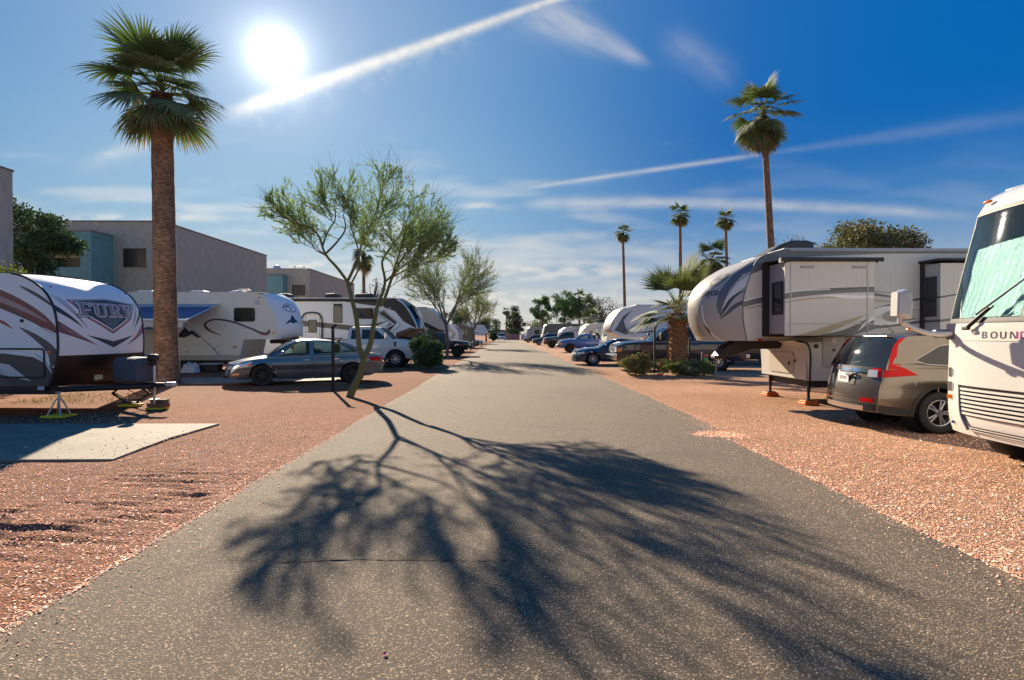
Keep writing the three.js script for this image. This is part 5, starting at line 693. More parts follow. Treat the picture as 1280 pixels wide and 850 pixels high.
  { const tp = mesh('slide_topper', grid(1, 4, (u, v) => [mix(sx0 - 0.14, sx1 + 0.14, u), mix(3.3, 3.25, v), mix(hz, hz + sz + 0.06, v)]), M([0.05, 0.05, 0.055], 0.8), t); mesh('topper_roller', tr(new THREE.CylinderGeometry(0.045, 0.045, sx1 - sx0 + 0.34, 12), 0, 3.26, hz + sz + 0.08, 0, 0, Math.PI / 2), frameBlack, tp); for (const x of [sx0 - 0.12, sx1 + 0.1]) mesh('topper_bracket', box(0.05, 0.09, 0.12, x, 3.24, hz + sz + 0.04, 0.01), M([0.5, 0.5, 0.5], 0.5), tp); for (const x of [-0.5, 0.62]) mesh('slide_lamp', box(0.3, 0.05, 0.02, x, 3.1, hz + sz + 0.04, 0.01), M([0.3, 0.3, 0.3], 0.4), tp); }
  // second slide
  { const s2 = mesh('slide_out', uvXY(box(2.6, 1.75, 0.55, 3.9, 2.35, hz + 0.275, 0), ...uvS), skin, t); mesh('slide_topper', box(2.8, 0.05, 0.7, 3.9, 3.3, hz + 0.3, 0.01), frameBlack, s2); mesh('slide_seal', box(0.06, 1.85, 0.08, 2.57, 2.35, hz + 0.04, 0.01), frameBlack, s2); mesh('end_window', box(0.014, 0.9, 0.34, 2.592, 2.5, hz + 0.28, 0.003), tint, s2); }
  // lower front compartment, facing the lane
  { const fp = mesh('front_panel', box(0.03, 0.78, W - 0.16, -0.03, 0.98, 0, 0.01), M([0.5, 0.48, 0.45], 0.4), t); const dr = mesh('compartment_door', prism(rrect(-0.7, 0.7, 1.25, 0.52, 0.08), 0, 0.02, 0.005).rotateY(-Math.PI / 2).translate(-0.05, 0, 0.05), M([0.42, 0.37, 0.32], 0.45), fp); mesh('latch', box(0.03, 0.09, 0.06, -0.08, 0.95, 0.42, 0.01), frameBlack, dr); mesh('latch', box(0.03, 0.06, 0.06, -0.08, 1.02, 0.7, 0.02), frameBlack, dr); }
  mesh('corner_trim', tube([[-0.32, 1.5, hz + 0.006], [-0.08, 1.45, hz + 0.006], [0.0, 1.3, hz + 0.006], [0.0, 0.58, hz + 0.006]], 0.022, 6, 30), frameBlack, t);
  hatch(t, 0.3, 0.9, 0.5, 0.78, hz, taupe, null, { r: 0.06, latch: 0.25 }); hatch(t, 2.0, 0.7, 1.3, 0.75, hz, taupe, null, {}); mesh('sticker', box(0.1, 0.12, 0.004, 0.56, 1.52, hz + 0.017, 0), M([0.7, 0.7, 0.7], 0.5), t); mesh('cable_inlet', tr(new THREE.CylinderGeometry(0.05, 0.05, 0.04, 16), 0.14, 1.38, hz + 0.01, Math.PI / 2), frameBlack, t); lamp(t, -1.15, 1.53, hz, redLens, 0.1, 0.05);
  mesh('pin_box', merge([prism([[-1.3, 1.5], [-0.1, 1.5], [-0.2, 1.3], [-0.9, 1.28], [-1.55, 1.08], [-1.75, 1.12], [-1.55, 1.36]], -0.24, 0.24, 0.02), box(0.3, 0.08, 0.3, -1.65, 1.08, 0, 0.02)]), frameBlack, t);
  mesh('frame', box(9.3, 0.2, 2.1, 4.8, 0.5, 0, 0.02), frameBlack, t); trailerWheels(t, [4.3, 5.2], 1.2, 0.38);
  for (const z of [0.95, -0.98]) { mesh('landing_leg', merge([bar([0.12, 0.3, z], [0.12, 0.6, z], 0.045), bar([0.12, 0.1, z], [0.12, 0.4, z], 0.034), box(0.2, 0.02, 0.2, 0.12, 0.115, z, 0.005)]), frameBlack, t); const p = thing('leg_pad', 'orange pad under the ' + (z > 0 ? 'curbside' : 'far') + ' landing leg of the swoosh-striped trailer', 'pad', [X0 + 0.12, 0, Z0 + z]); p.userData.label = z > 0 ? 'orange block under the landing leg beside the brown grey car' : 'orange block under the landing leg next to the pin box'; mesh('block', box(0.34, 0.06, 0.34, 0, 0.03, 0, 0.02), orangePad, p); mesh('block', box(0.3, 0.045, 0.3, 0, 0.082, 0, 0.02), orangePad, p); }
}
{ // -------- white motorhome at the right edge, facing the lane
  const X0 = 5.94, Z0 = -6.5, t = thing('motorhome', 'white motorhome with silver sunshade behind its windshield and louvred grille', 'motorhome', [X0, 0, Z0]), W = 2.5, hz = W / 2;
  const white = M([0.63, 0.62, 0.58], 0.3, 0, { clearcoat: 0.8, clearcoatRoughness: 0.08 });
  // far side faces -z; nose is at x = 0
  const prof = [[0.06, 0.34], [0.0, 0.55], [0.0, 1.6], [0.02, 1.84], [0.34, 3.1], [0.4, 3.3], [0.6, 3.54], [0.9, 3.61], [1.25, 3.62]];
  const bow = s => 0.16 * (Math.abs(s) ** 3);               // plan curve of the nose
  const P = spline(prof, 60), sheet = (y0, y1, m, name, off = 0, s0 = -1, s1 = 1, par = t, n = 28) => { const rows = []; for (let k = 0; k <= 24; k++) { const y = mix(y0, y1, k / 24); let i = 0; while (i < 59 && P[i + 1][1] < y) i++; const f = clamp((y - P[i][1]) / Math.max(1e-5, P[i + 1][1] - P[i][1])); rows.push([mix(P[i][0], P[i + 1][0], f), y]); } return mesh(name, grid(n, 24, (u, v, i, j) => { const s = mix(s0, s1, u); return [rows[j][0] + bow(s) - off, rows[j][1], s * hz]; }), m, par); };
  const bodyS = [...P, [9.5, 3.62], [9.5, 0.4], [0.3, 0.34]].reverse();
  for (const q of [-1, 1]) mesh('side_wall', prism(bodyS.map(p => [p[0] + 0.16, p[1]]), q * hz - (q > 0 ? 0.02 : 0), q * hz + (q > 0 ? 0 : 0.02)), white, t);
  mesh('roof', box(8.6, 0.06, W, 5.2, 3.61, 0, 0.03), white, t); mesh('rear_wall', box(0.05, 3, W, 9.6, 1.9, 0, 0.02), white, t);
  sheet(3.28, 3.62, white, 'roof_cap'); sheet(0.34, 1.83, white, 'front_mask'); mesh('roof_edge', grid(20, 3, (u, v) => { const s = u * 2 - 1; return [1.2 + bow(s) - 0.02 + v * 0.1, 3.62 + 0.02 * Math.sin(v), s * hz]; }), white, t);
  // windshield, shade behind it, dash
  const wg = M([0.72, 0.92, 0.88], 0.02, 0, { transmission: 1, thickness: 0 }), ws = sheet(1.84, 3.27, wg, 'windshield', 0.0, -0.985, 0.985); sheet(1.8, 1.86, frameBlack, 'windshield_seal', 0.008); sheet(3.245, 3.295, frameBlack, 'windshield_seal', 0.008); for (const s of [-0.99, 0.0, 0.99]) sheet(1.85, 3.26, frameBlack, 'windshield_seal', 0.006, s - 0.012, s + 0.012, t, 2);
  const foil = M([0.42, 0.46, 0.47], 0.4, 0.85, { bumpMap: fineBump, bumpScale: 0.03 });
  for (const q of [-1, 1]) mesh('sunshade', grid(110, 60, (u, v) => { const s = q * mix(0.04, 0.97, u), y = mix(1.87, 2.86 - 0.08 * u, v); return [0.06 + (y - 1.8) * 0.26 + bow(s) + 0.0045 * Math.sin(u * 70 + v * 9 + 3 * fbm(u * 4, v * 3, 2)) + 0.02 * fbm(u * 9 + 5, v * 2.5, 3) + 0.007 * fbm(u * 50, v * 40, 2), y, s * hz]; }), foil, t);
  mesh('curtain', merge([-1, 1].map(q => grid(30, 4, (u, v) => [0.95 + 0.03 * Math.sin(u * 50), mix(1.7, 3.25, v), q * mix(0.5, 1.18, u)]))), M([0.3, 0.32, 0.28], 0.9), t); mesh('dashboard', box(0.8, 0.3, 2.2, 0.62, 1.6, 0, 0.08), M([0.08, 0.08, 0.075], 0.8), t); mesh('cab_back', box(0.05, 1.8, 2.4, 1.9, 2.3, 0, 0), M([0.14, 0.13, 0.11], 0.9), t); mesh('cab_floor', box(2, 0.05, 2.4, 1.2, 1.2, 0, 0), cavity, t);
  // lettering band, hatch, lamps and grille on the mask (s runs -1 far .. 1 near)
  const text = paint(-1.25, 1.56, 2.5, 0.2, 480, a => { a.fill([[-2, 0], [2, 0], [2, 3], [-2, 3]], '#d2d0c8'); let x = -0.55; for (const [ch, col] of [['B', '#35323c'], ['O', '#35323c'], ['U', '#35323c'], ['N', '#35323c'], ['D', '#8c2a74'], ['E', '#35323c'], ['R', '#35323c']]) { a.text(ch, x, 1.6, 0.115, 'bold SIZEpx sans-serif', col, null, 0, 1.5); if (ch === 'N') a.fill([[x + 0.1, 1.6], [x + 0.13, 1.6], [x + 0.13, 1.68], [x + 0.1, 1.68]], '#a02c7c'); x += 0.135; } });
  const lm = M([1, 1, 1], 0.3, 0, { map: text, clearcoat: 0.6, clearcoatRoughness: 0.1 }); { const g = sheet(1.57, 1.75, lm, 'lettering_panel', 0.006, -0.74, 0.74); const p = g.geometry.attributes.position, u = g.geometry.attributes.uv; for (let i = 0; i < p.count; i++) u.setXY(i, (p.getZ(i) + 1.25) / 2.5, (p.getY(i) - 1.56) / 0.2); }
  const wall = (name, s0, s1, y0, y1, d, m, par = t, r = 0.02) => { const s = (s0 + s1) / 2, w = (s1 - s0) * hz; const o = mesh(name, box(d, y1 - y0, w, 0, 0, 0, r), m, par, [bow(s) + (y0 < 0.56 ? (0.56 - y0) * 0.12 : 0) - d / 2 + 0.012, (y0 + y1) / 2, s * hz]); o.rotation.y = -Math.atan(3 * 0.16 * s * Math.abs(s) / hz); return o; };
  const grey = M([0.17, 0.17, 0.22], 0.35, 0.2); wall('mirror_base_panel', -0.97, -0.8, 1.58, 1.8, 0.016, grey); wall('mirror_base_panel', 0.8, 0.97, 1.58, 1.8, 0.016, grey);
  sheet(0.99, 1.555, white, 'service_hatch', 0.022, -0.82, 0.82);
  { const rec = M([0.25, 0.24, 0.22], 0.5); for (const q of [-1, 1]) for (const [y, w] of [[1.14, 0.12], [0.95, 0.15]]) { const a = q * 0.94, b = q * (0.94 - w), h = wall('headlight', Math.min(a, b), Math.max(a, b), y - 0.065, y + 0.065, 0.014, rec); const l = mesh('lens', box(0.03, 0.1, w * hz * 0.55, -0.012, 0, -q * w * hz * 0.15, 0.012), clearLens, h); } for (const q of [-1, 1]) wall('turn_lamp', q > 0 ? 0.8 : -0.95, q > 0 ? 0.95 : -0.8, 0.78, 0.84, 0.02, amberLens, t, 0.008); for (const q of [-1, 1]) wall('tow_badge', q > 0 ? 0.86 : -0.92, q > 0 ? 0.92 : -0.86, 0.45, 0.49, 0.02, blueLens); }
  // grille opening with louvres
  sheet(0.6, 0.98, cavity, 'grille_recess', 0.006, -0.7, 0.7); for (let i = 0; i < 7; i++) { const y = 0.615 + i * 0.052; sheet(y, y + 0.03, white, 'louvre', 0.03, -0.7 + (6 - i) * 0.004, 0.7 - (6 - i) * 0.004, t, 20); }
  sheet(0.4, 0.47, cavity, 'lower_grille', 0.004, -0.6, 0.6); for (let i = 0; i < 2; i++) sheet(0.41 + i * 0.033, 0.427 + i * 0.033, white, 'louvre', 0.022, -0.6, 0.6, t, 20);
  for (const q of [-1, 1]) mesh('crease', tube([[bow(0.74) - 0.02, 0.99, q * 0.74 * hz], [bow(0.68) - 0.02, 0.6, q * 0.7 * hz], [bow(0.62) + 0.0, 0.42, q * 0.62 * hz]], 0.02, 6), grey, t);
  // lettering side wiper, marker lamps, mirrors
  mesh('wiper', merge([bar([-0.02, 1.74, -0.6 * hz], [0.02, 1.98, -0.36 * hz], 0.016), bar([-0.01, 1.75, -0.56 * hz], [0.03, 2.0, -0.32 * hz], 0.012), bar([0.0, 1.9, -0.5 * hz], [0.16, 2.36, -0.02 * hz], 0.012), box(0.05, 0.05, 0.1, -0.02, 1.73, -0.6 * hz, 0.015)]), frameBlack, t);
  mesh('wiper', merge([bar([-0.02, 1.74, 0.2 * hz], [0.05, 2.05, 0.5 * hz], 0.016), box(0.05, 0.05, 0.1, -0.02, 1.73, 0.2 * hz, 0.015)]), frameBlack, t);
  for (const q of [-1, 1]) { const m = mesh('side_mirror', tube([[bow(1) - 0.02, 1.66, q * (hz - 0.1)], [-0.16, 1.66, q * (hz - 0.08)], [-0.42, 1.74, q * (hz - 0.09)], [-0.58, 1.82, q * (hz - 0.1)]], 0.035, 10), white, t); mesh('mirror_bracket', box(0.22, 0.12, 0.1, 0.04, 1.66, q * (hz - 0.02), 0.03), grey, m); mesh('mirror_head', prism([[-0.68, 1.9], [-0.49, 1.86], [-0.465, 2.06], [-0.5, 2.22], [-0.56, 2.26], [-0.67, 2.22]], q * (hz - 0.1) - 0.1, q * (hz - 0.1) + 0.1, 0.04), white, m); mesh('mirror_neck', bar([-0.6, 1.8, q * (hz - 0.1)], [-0.6, 1.92, q * (hz - 0.1)], 0.03), white, m); mesh('marker_lamp', box(0.05, 0.03, 0.06, -0.47, 1.715, q * (hz - 0.09), 0.012), amberLens, m); }
  for (const s of [-0.84, 0, 0.84]) mesh('roof_marker', tr(new THREE.SphereGeometry(0.05, 14, 8), 0, 0, 0), amberLens, t, [0.43 + bow(s) - 0.02, 3.42, s * hz]).scale.set(0.6, 0.5, 1.5);
  for (const [x, w] of [[1.5, 1.0], [3.4, 1.3], [6.2, 1.4]]) rvWindow(t, x, 2.0, w, 0.8, hz, { slider: 0.5 }); for (const [x, w] of [[2.2, 1.2], [3.6, 1.2], [4.9, 1.2]]) hatch(t, x, 0.5, w, 0.6, hz, white, null, {}); for (const y of [1.2, 1.32]) mesh('stripe', box(8.6, 0.06, 0.006, 5.1, y, hz + 0.003, 0), M(y > 1.3 ? [0.3, 0.05, 0.2] : [0.12, 0.12, 0.16], 0.4), t);
  for (const x of [0.95, 7.0]) for (const q of [-1, 1]) wheel(t, x, 0.43, q * (hz - 0.2), 0.43, 0.26, 'truck', q); mesh('underbody', box(8.8, 0.3, 2.0, 5, 0.62, 0, 0.05), cavity, t);
}
// -------- plainer trailers farther down the lane
function farTrailer(name, label, category, X, D, o) {   // nose at X, near wall at distance D; dir +1 nose to the right
  const t = thing(name, label, category, [X, 0, -D - 1.2]), q = o.dir, H = o.H, L = o.L, hz = 1.2, y0 = o.y0 ?? 0.5, f = p => p.map(([x, y]) => [x * q, y]);
  let out = o.kind === 'fifth' ? [[-L, y0], [-2.6, y0], [-2.4, 1.5], [-0.6, 1.5], [-0.1, 1.75], [0, 2.0], [-0.25, 2.7], [-0.75, 3.2], [-1.4, H - 0.04], [-2.0, H], [-L, H]] : o.kind === 'bus' ? [[-L, y0], [-0.02, y0 - 0.05], [0, 1.4], [-0.1, 1.7], [-0.45, H - 0.35], [-0.7, H - 0.1], [-1.2, H], [-L, H]] : [[-L, y0], [-0.3, y0], [-0.06, 1.0], [0, 1.5], [-0.08, 2.0], [-0.35, H - 0.4], [-0.8, H - 0.1], [-1.3, H], [-L, H]];
  let pts = f(out); if (q < 0) pts = pts.reverse();
  mesh('body_shell', prism(pts, -hz, hz - 0.03, 0.04), o.wall, t); mesh('side_wall', prism(pts.map(p => p), hz - 0.034, hz - 0.004, 0.008), o.wall, t);
  const sw = (a, m) => mesh('stripe', prism((q < 0 ? f(a).reverse() : f(a)), hz - 0.003, hz + 0.003), m, t); for (const [a, m] of o.stripes || []) sw(a, m);
  for (const [x, y, w, h] of o.windows || []) rvWindow(t, q > 0 ? x : -x - w, y, w, h, hz, { r: 0.06 });
  if (o.nose) mesh('nose_cap', (() => { const i0 = o.kind === 'fifth' ? 4 : o.kind === 'bus' ? 1 : 2, c = spline(out.slice(i0, -2).reverse(), 20); return grid(14, 20, (u, v, i, j) => { const s = u * 2 - 1; return [q * (c[j][0] + 0.03 + 0.22 * (1 - s * s)), c[j][1] + 0.012, -s * (hz - 0.01) * q]; }); })(), o.nose, t);
  if (o.kind === 'bus') { mesh('windshield', grid(12, 6, (u, v) => { const s = u * 2 - 1; return [q * (mix(-0.12, -0.42, v) + 0.07 + 0.22 * (1 - s * s)), mix(1.65, H - 0.42, v), -s * (hz - 0.1) * q]; }), o.glass || tint, t); for (const s of [-1, 1]) mesh('side_mirror', merge([box(0.1, 0.34, 0.2, q * 0.35, 1.95, s * (hz + 0.1), 0.04), bar([q * -0.1, 1.7, s * (hz - 0.05)], [q * 0.35, 1.82, s * (hz + 0.1)], 0.03)]), o.wall, t); mesh('front_bumper', box(0.2, 0.3, 2.3, q * 0.05, y0 + 0.1, 0, 0.08), o.bumper || o.wall, t); mesh('grille', box(0.05, 0.3, 1.3, q * 0.24, 1.0, 0, 0.02), plasticBlack, t); for (const s of [-1, 1]) mesh('headlight', box(0.05, 0.16, 0.3, q * 0.15, 1.05, s * 0.88, 0.02), clearLens, t); }
  mesh('roof', box(L - 1.6, 0.05, 2.36, q * (-L / 2 - 0.75), H + 0.02, 0, 0.02), rvRoof, t); acUnit(t, q * (-L * 0.45), H + 0.04, 0.1, o.ac || frameBlack);
  mesh('frame', box(L - 2.6, 0.2, 2.0, q * (-L / 2 - 1.0), y0 - 0.06, 0, 0.02), frameBlack, t); trailerWheels(t, o.kind === 'bus' ? [q * -1.4, q * (-L + 2)] : [q * (-L * 0.62), q * (-L * 0.62 - 0.9)], 1.15, 0.38);
  if (o.kind === 'fifth') mesh('landing_leg', merge([-0.9, 0.9].map(z => bar([q * -2.75, 0, z], [q * -2.75, y0 + 0.05, z], 0.05))), frameBlack, t); else if (o.kind !== 'bus') mesh('tongue', merge([bar([q * -0.3, y0, 0.9], [q * 1.1, y0, 0.05], 0.06, 4), bar([q * -0.3, y0, -0.9], [q * 1.1, y0, -0.05], 0.06, 4), bar([q * 1.05, 0, 0], [q * 1.05, 0.9, 0], 0.04)]), frameBlack, t);
  return t;
}
const beige = M([0.68, 0.63, 0.54], 0.4, 0, { clearcoat: 0.4 }), mocha = M([0.13, 0.11, 0.09], 0.4), charcoal = M([0.05, 0.05, 0.052], 0.4), silver = M([0.4, 0.4, 0.4], 0.4), white2 = M([0.74, 0.74, 0.72], 0.4), goldish = M([0.35, 0.29, 0.18], 0.5), tanM = M([0.42, 0.36, 0.28], 0.5);
farTrailer('fifth_wheel_trailer', 'beige fifth wheel trailer with dark curls behind the black off-road truck', 'trailer', -4.7, 45, { dir: 1, kind: 'fifth', L: 10, H: 3.78, wall: beige, nose: M([0.5, 0.47, 0.4], 0.3), windows: [[-4.4, 2.3, 0.6, 0.9], [-7, 2.3, 1, 0.7]], stripes: [[[[-6, 2.0], [-3.5, 2.75], [-1.6, 2.6], [-0.2, 1.85], [-1.2, 2.1], [-2.2, 2.4], [-3.5, 2.5]], charcoal], [[[-3.2, 2.2], [-2.2, 2.3], [-1.6, 1.9], [-2.2, 1.6], [-1.9, 1.95], [-2.4, 2.1]], mocha], [[[-1.3, 2.2], [-0.05, 1.95], [-0.7, 1.55], [-1.9, 1.55]], mocha]] });
farTrailer('travel_trailer', 'small white round-nosed trailer with grey edge behind the beige fifth wheel', 'trailer', -4.5, 55, { dir: 1, L: 6, H: 2.72, wall: white2, nose: silver, stripes: [[[[-1.7, 1.0], [-0.5, 1.2], [-0.3, 1.7], [-0.9, 2.3], [-0.6, 1.7], [-0.9, 1.3]], silver]], windows: [[-3, 1.6, 0.9, 0.6]] });
farTrailer('travel_trailer', 'dark brown trailer with a bright window farther along the left row', 'trailer', -4.0, 69, { dir: 1, L: 9, H: 2.85, wall: mocha, nose: mocha, windows: [[-1.5, 1.5, 0.9, 0.8], [-4, 1.5, 1, 0.8]], stripes: [[[[-6, 1.0], [-2, 1.1], [-0.3, 1.0], [-2, 1.3], [-6, 1.25]], tanM]] });
farTrailer('fifth_wheel_trailer', 'white fifth wheel trailer near the far end of the left row', 'trailer', -3.3, 96, { dir: 1, kind: 'fifth', L: 10, H: 3.3, wall: white2, nose: white2, stripes: [[[[-6, 1.5], [-2, 1.8], [-0.5, 1.8], [-2, 2.0], [-6, 1.8]], silver]], windows: [[-4.2, 2.0, 1, 0.6]] });
farTrailer('fifth_wheel_trailer', 'white fifth wheel trailer with dark swept nose behind the shaggy fan palm', 'trailer', 6.5, 35, { dir: -1, kind: 'fifth', L: 9.5, H: 3.45, wall: white2, nose: silver, stripes: [[[[-0.2, 1.9], [-0.9, 1.65], [-1.5, 1.72], [-0.95, 1.95], [-0.78, 2.5], [-1.3, 3.15], [-0.72, 2.75], [-0.45, 2.25]], M([0.12, 0.13, 0.15], 0.4)], [[[-6, 2.6], [-3, 2.5], [-1.4, 2.1], [-0.4, 1.75], [-1.6, 2.3], [-3, 2.75]], silver], [[[-5, 1.5], [-3, 1.8], [-1.2, 1.7], [-3, 1.95], [-5, 1.8]], charcoal]], windows: [[-5.5, 2.2, 1, 0.7]] });
farTrailer('motorhome', 'white motorhome with pale green windshield shade behind the low blue coupe', 'motorhome', 8.0, 45, { dir: -1, kind: 'bus', L: 9, H: 3.0, wall: M([0.62, 0.6, 0.54], 0.4), glass: M([0.2, 0.42, 0.36], 0.1) });
farTrailer('travel_trailer', 'cream travel trailer with a white rimmed nose behind the bright blue pickup', 'trailer', 8.1, 60, { dir: -1, L: 8, H: 2.85, wall: beige, nose: white2, stripes: [[[[-3.2, 2.2], [-1.8, 2.4], [-0.7, 2.2], [-1.8, 2.25]], silver], [[[-1.1, 1.7], [-0.75, 1.7], [-0.75, 2.05], [-1.1, 2.05]], goldish]], windows: [[-2.9, 1.1, 0.75, 0.55], [-5, 1.5, 1, 0.7]] });
farTrailer('travel_trailer', 'low white trailer with a charcoal swoosh behind the black crew cab pickup', 'trailer', 7.6, 79, { dir: -1, L: 9, H: 2.7, wall: white2, nose: silver, stripes: [[[[-6, 1.5], [-3, 2.2], [-0.8, 2.0], [-3, 2.5], [-6, 1.9]], silver]], windows: [[-4, 1.5, 1, 0.7]] });
farTrailer('motorhome', 'dark striped motorhome with a white roof cap beyond the dark blue car', 'motorhome', 6.2, 95, { dir: -1, kind: 'bus', L: 10, H: 3.4, wall: M([0.1, 0.1, 0.09], 0.4), glass: M([0.14, 0.3, 0.27], 0.1), nose: white2 });
farTrailer('motorhome', 'silver motorhome with dark curved front at the far end of the right row', 'motorhome', 4.6, 125, { dir: -1, kind: 'bus', L: 9, H: 3.3, wall: silver, nose: M([0.3, 0.3, 0.3], 0.3), windows: [[-3.2, 1.7, 1.4, 0.9]] });

// ---------------------------------------------------------------- plants
const leafMat = (rgb, tr_ = 0.35) => M(rgb, 0.85, 0, { transmission: tr_, thickness: 0, vertexColors: true });
class Tris {                                          // loose leaf faces with a colour each
  constructor() { this.p = []; this.c = []; }
  tri(a, b, c, col) { this.p.push(...a, ...b, ...c); for (let i = 0; i < 3; i++) this.c.push(...col); }
  leaf(o, d, s, l, w, col) { const t = [o[0] + d[0] * l, o[1] + d[1] * l, o[2] + d[2] * l], m = 0.45, k = [o[0] + d[0] * l * m, o[1] + d[1] * l * m, o[2] + d[2] * l * m]; const A = [k[0] + s[0] * w, k[1] + s[1] * w, k[2] + s[2] * w], B = [k[0] - s[0] * w, k[1] - s[1] * w, k[2] - s[2] * w]; this.tri(o, A, t, col); this.tri(o, t, B, col); }
  geo() { const g = new THREE.BufferGeometry(); g.setAttribute('position', new THREE.Float32BufferAttribute(this.p, 3)); g.setAttribute('color', new THREE.Float32BufferAttribute(this.c, 3)); g.computeVertexNormals(); return g; }
}
const norm = v => { const l = Math.hypot(...v) || 1; return v.map(c => c / l); };
const sph = r => { const z = r() * 2 - 1, a = r() * 6.2832, q = Math.sqrt(1 - z * z); return [q * Math.cos(a), z, q * Math.sin(a)]; };
const crossV = (a, b) => [a[1] * b[2] - a[2] * b[1], a[2] * b[0] - a[0] * b[2], a[0] * b[1] - a[1] * b[0]];
class Wood {                                          // tapered limbs joined into one skin
  constructor() { this.g = []; }
  limb(pts, r0, r1, n = 7) {
    const c = new THREE.CatmullRomCurve3(pts.map(p => new THREE.Vector3(...p))), m = Math.max(2, Math.min(14, pts.length * 3)), f = c.computeFrenetFrames(m, false), pos = [], idx = [];
    for (let i = 0; i <= m; i++) { const p = c.getPointAt(i / m), r = mix(r0, r1, i / m); for (let k = 0; k <= n; k++) { const a = k / n * 6.2832, x = Math.cos(a) * r, y = Math.sin(a) * r, N = f.normals[i], B = f.binormals[i]; pos.push(p.x + N.x * x + B.x * y, p.y + N.y * x + B.y * y, p.z + N.z * x + B.z * y); } }
    for (let i = 0; i < m; i++) for (let k = 0; k < n; k++) { const a = i * (n + 1) + k; idx.push(a, a + 1, a + n + 1, a + 1, a + n + 2, a + n + 1); }
    const g = new THREE.BufferGeometry(); g.setAttribute('position', new THREE.Float32BufferAttribute(pos, 3)); g.setIndex(idx); g.computeVertexNormals(); this.g.push(g);
  }
  geo() { return merge(this.g); }
}
const barkGreen = M([0.14, 0.15, 0.055], 0.85, 0, { bumpMap: fineBump, bumpScale: 0.01 }), barkBrown = M([0.12, 0.085, 0.06], 0.9, 0, { bumpMap: fineBump, bumpScale: 0.02 }), barkGrey = M([0.16, 0.13, 0.11], 0.9);

// feathery desert tree; limbs: [points, r0, r1, shoots]
function paloVerde(label, pos, limbs, o) {
  const t = thing('palo_verde_tree', label, 'tree', pos, o.turn || 0), r = rng(o.seed), big = new Wood(), twigs = new Wood(), leaves = new Tris(), k = o.scale || 1, base = o.col || [0.11, 0.15, 0.045];
  const env = o.env, out_ = p => env && (((p[0] - env[0]) / env[3]) ** 2 + ((p[1] - env[1]) / env[4]) ** 2 + ((p[2] - env[2]) / env[5]) ** 2) > 1;
  const shoot = (p, d, len, rad, depth) => {
    if (out_(p)) return;
    const pts = [p]; let q = p, dir = d; const n = depth > 1 ? 5 : 4;
    for (let i = 0; i < n; i++) { const j = sph(r); dir = norm([dir[0] + j[0] * 0.24, dir[1] + j[1] * 0.2 + (depth > 1 ? 0.1 : 0.02), dir[2] + j[2] * 0.24]); q = [q[0] + dir[0] * len / n, q[1] + dir[1] * len / n, q[2] + dir[2] * len / n]; pts.push(q); }
    if (depth > 0) twigs.limb(pts, rad, rad * 0.45, depth > 1 ? 5 : 3); else twigs.limb([pts[0], pts[2], pts[n]], rad, rad * 0.4, 3);
    if (depth > 0) { const m = depth > 1 ? o.n1 : o.n2; for (let i = 0; i < m; i++) { const f = mix(0.15, 1, (i + r()) / m) * n, a = Math.min(n - 1, Math.floor(f)), u = f - a, s = pts[a].map((v, c) => mix(v, pts[a + 1][c], u)), j = sph(r), dd = norm([dir[0] + j[0] * 0.72, dir[1] + j[1] * 0.6 + (o.rise ?? 0.5) * 0.35, dir[2] + j[2] * 0.72]); shoot(s, dd, len * (0.45 + 0.3 * r()), rad * 0.55, depth - 1); } }
    if (depth <= 1) { const m = depth ? o.leaves * 0.6 : o.leaves; for (let i = 0; i < m; i++) { const f = r() * n, a = Math.min(n - 1, Math.floor(f)), u = f - a, s = pts[a].map((v, c) => mix(v, pts[a + 1][c], u)); if (out_(s)) continue; const j = sph(r), fa = o.fan || 0.7, dd = norm([dir[0] + j[0] * fa, dir[1] + j[1] * fa - 0.05, dir[2] + j[2] * fa]), sd = norm(crossV(dd, sph(r))), v = 0.7 + 0.7 * r(), yl = r() < 0.12 ? 0.5 : 0; leaves.leaf(s, dd, sd, (0.05 + 0.06 * r()) * (o.leaf || 1), (0.0055 + 0.004 * r()) * (o.leaf || 1), [base[0] * v * (1 + yl), base[1] * v * (1 + yl * 0.4), base[2] * v]); } }
  };
  for (const [pts, r0, r1, n] of limbs) {
    big.limb(pts, r0, r1, 9); const L = pts.length;
    for (let i = 0; i < n; i++) { const f = mix(o.from ?? 0.5, 1, i === 0 ? 1 : (i + r() * 0.8) / n) * (L - 1), a = Math.min(L - 2, Math.floor(f)), u = f - a, s = pts[a].map((v, c) => mix(v, pts[a + 1][c], u)), e = norm(pts[L - 1].map((v, c) => v - pts[Math.max(0, L - 3)][c])), j = sph(r), out = norm([s[0] - o.hub[0], 0.1, s[2] - o.hub[2]]), d = i === 0 ? e : norm([e[0] * 0.5 + out[0] * 0.75 + j[0] * 0.6, (o.rise ?? 0.55) + j[1] * 0.4, e[2] * 0.5 + out[2] * 0.75 + j[2] * 0.6]); shoot(s, d, (o.len || 1.45) * (0.7 + 0.5 * r()), o.rad || 0.02, 2); }
  }
  mesh('trunk', big.geo(), o.bark || barkGreen, t); mesh('twigs', twigs.geo(), o.bark || barkGreen, t);
  const cr = mesh('crown', leaves.geo(), leafMat([1, 1, 1], o.tm ?? 0.4), t); return t;
}
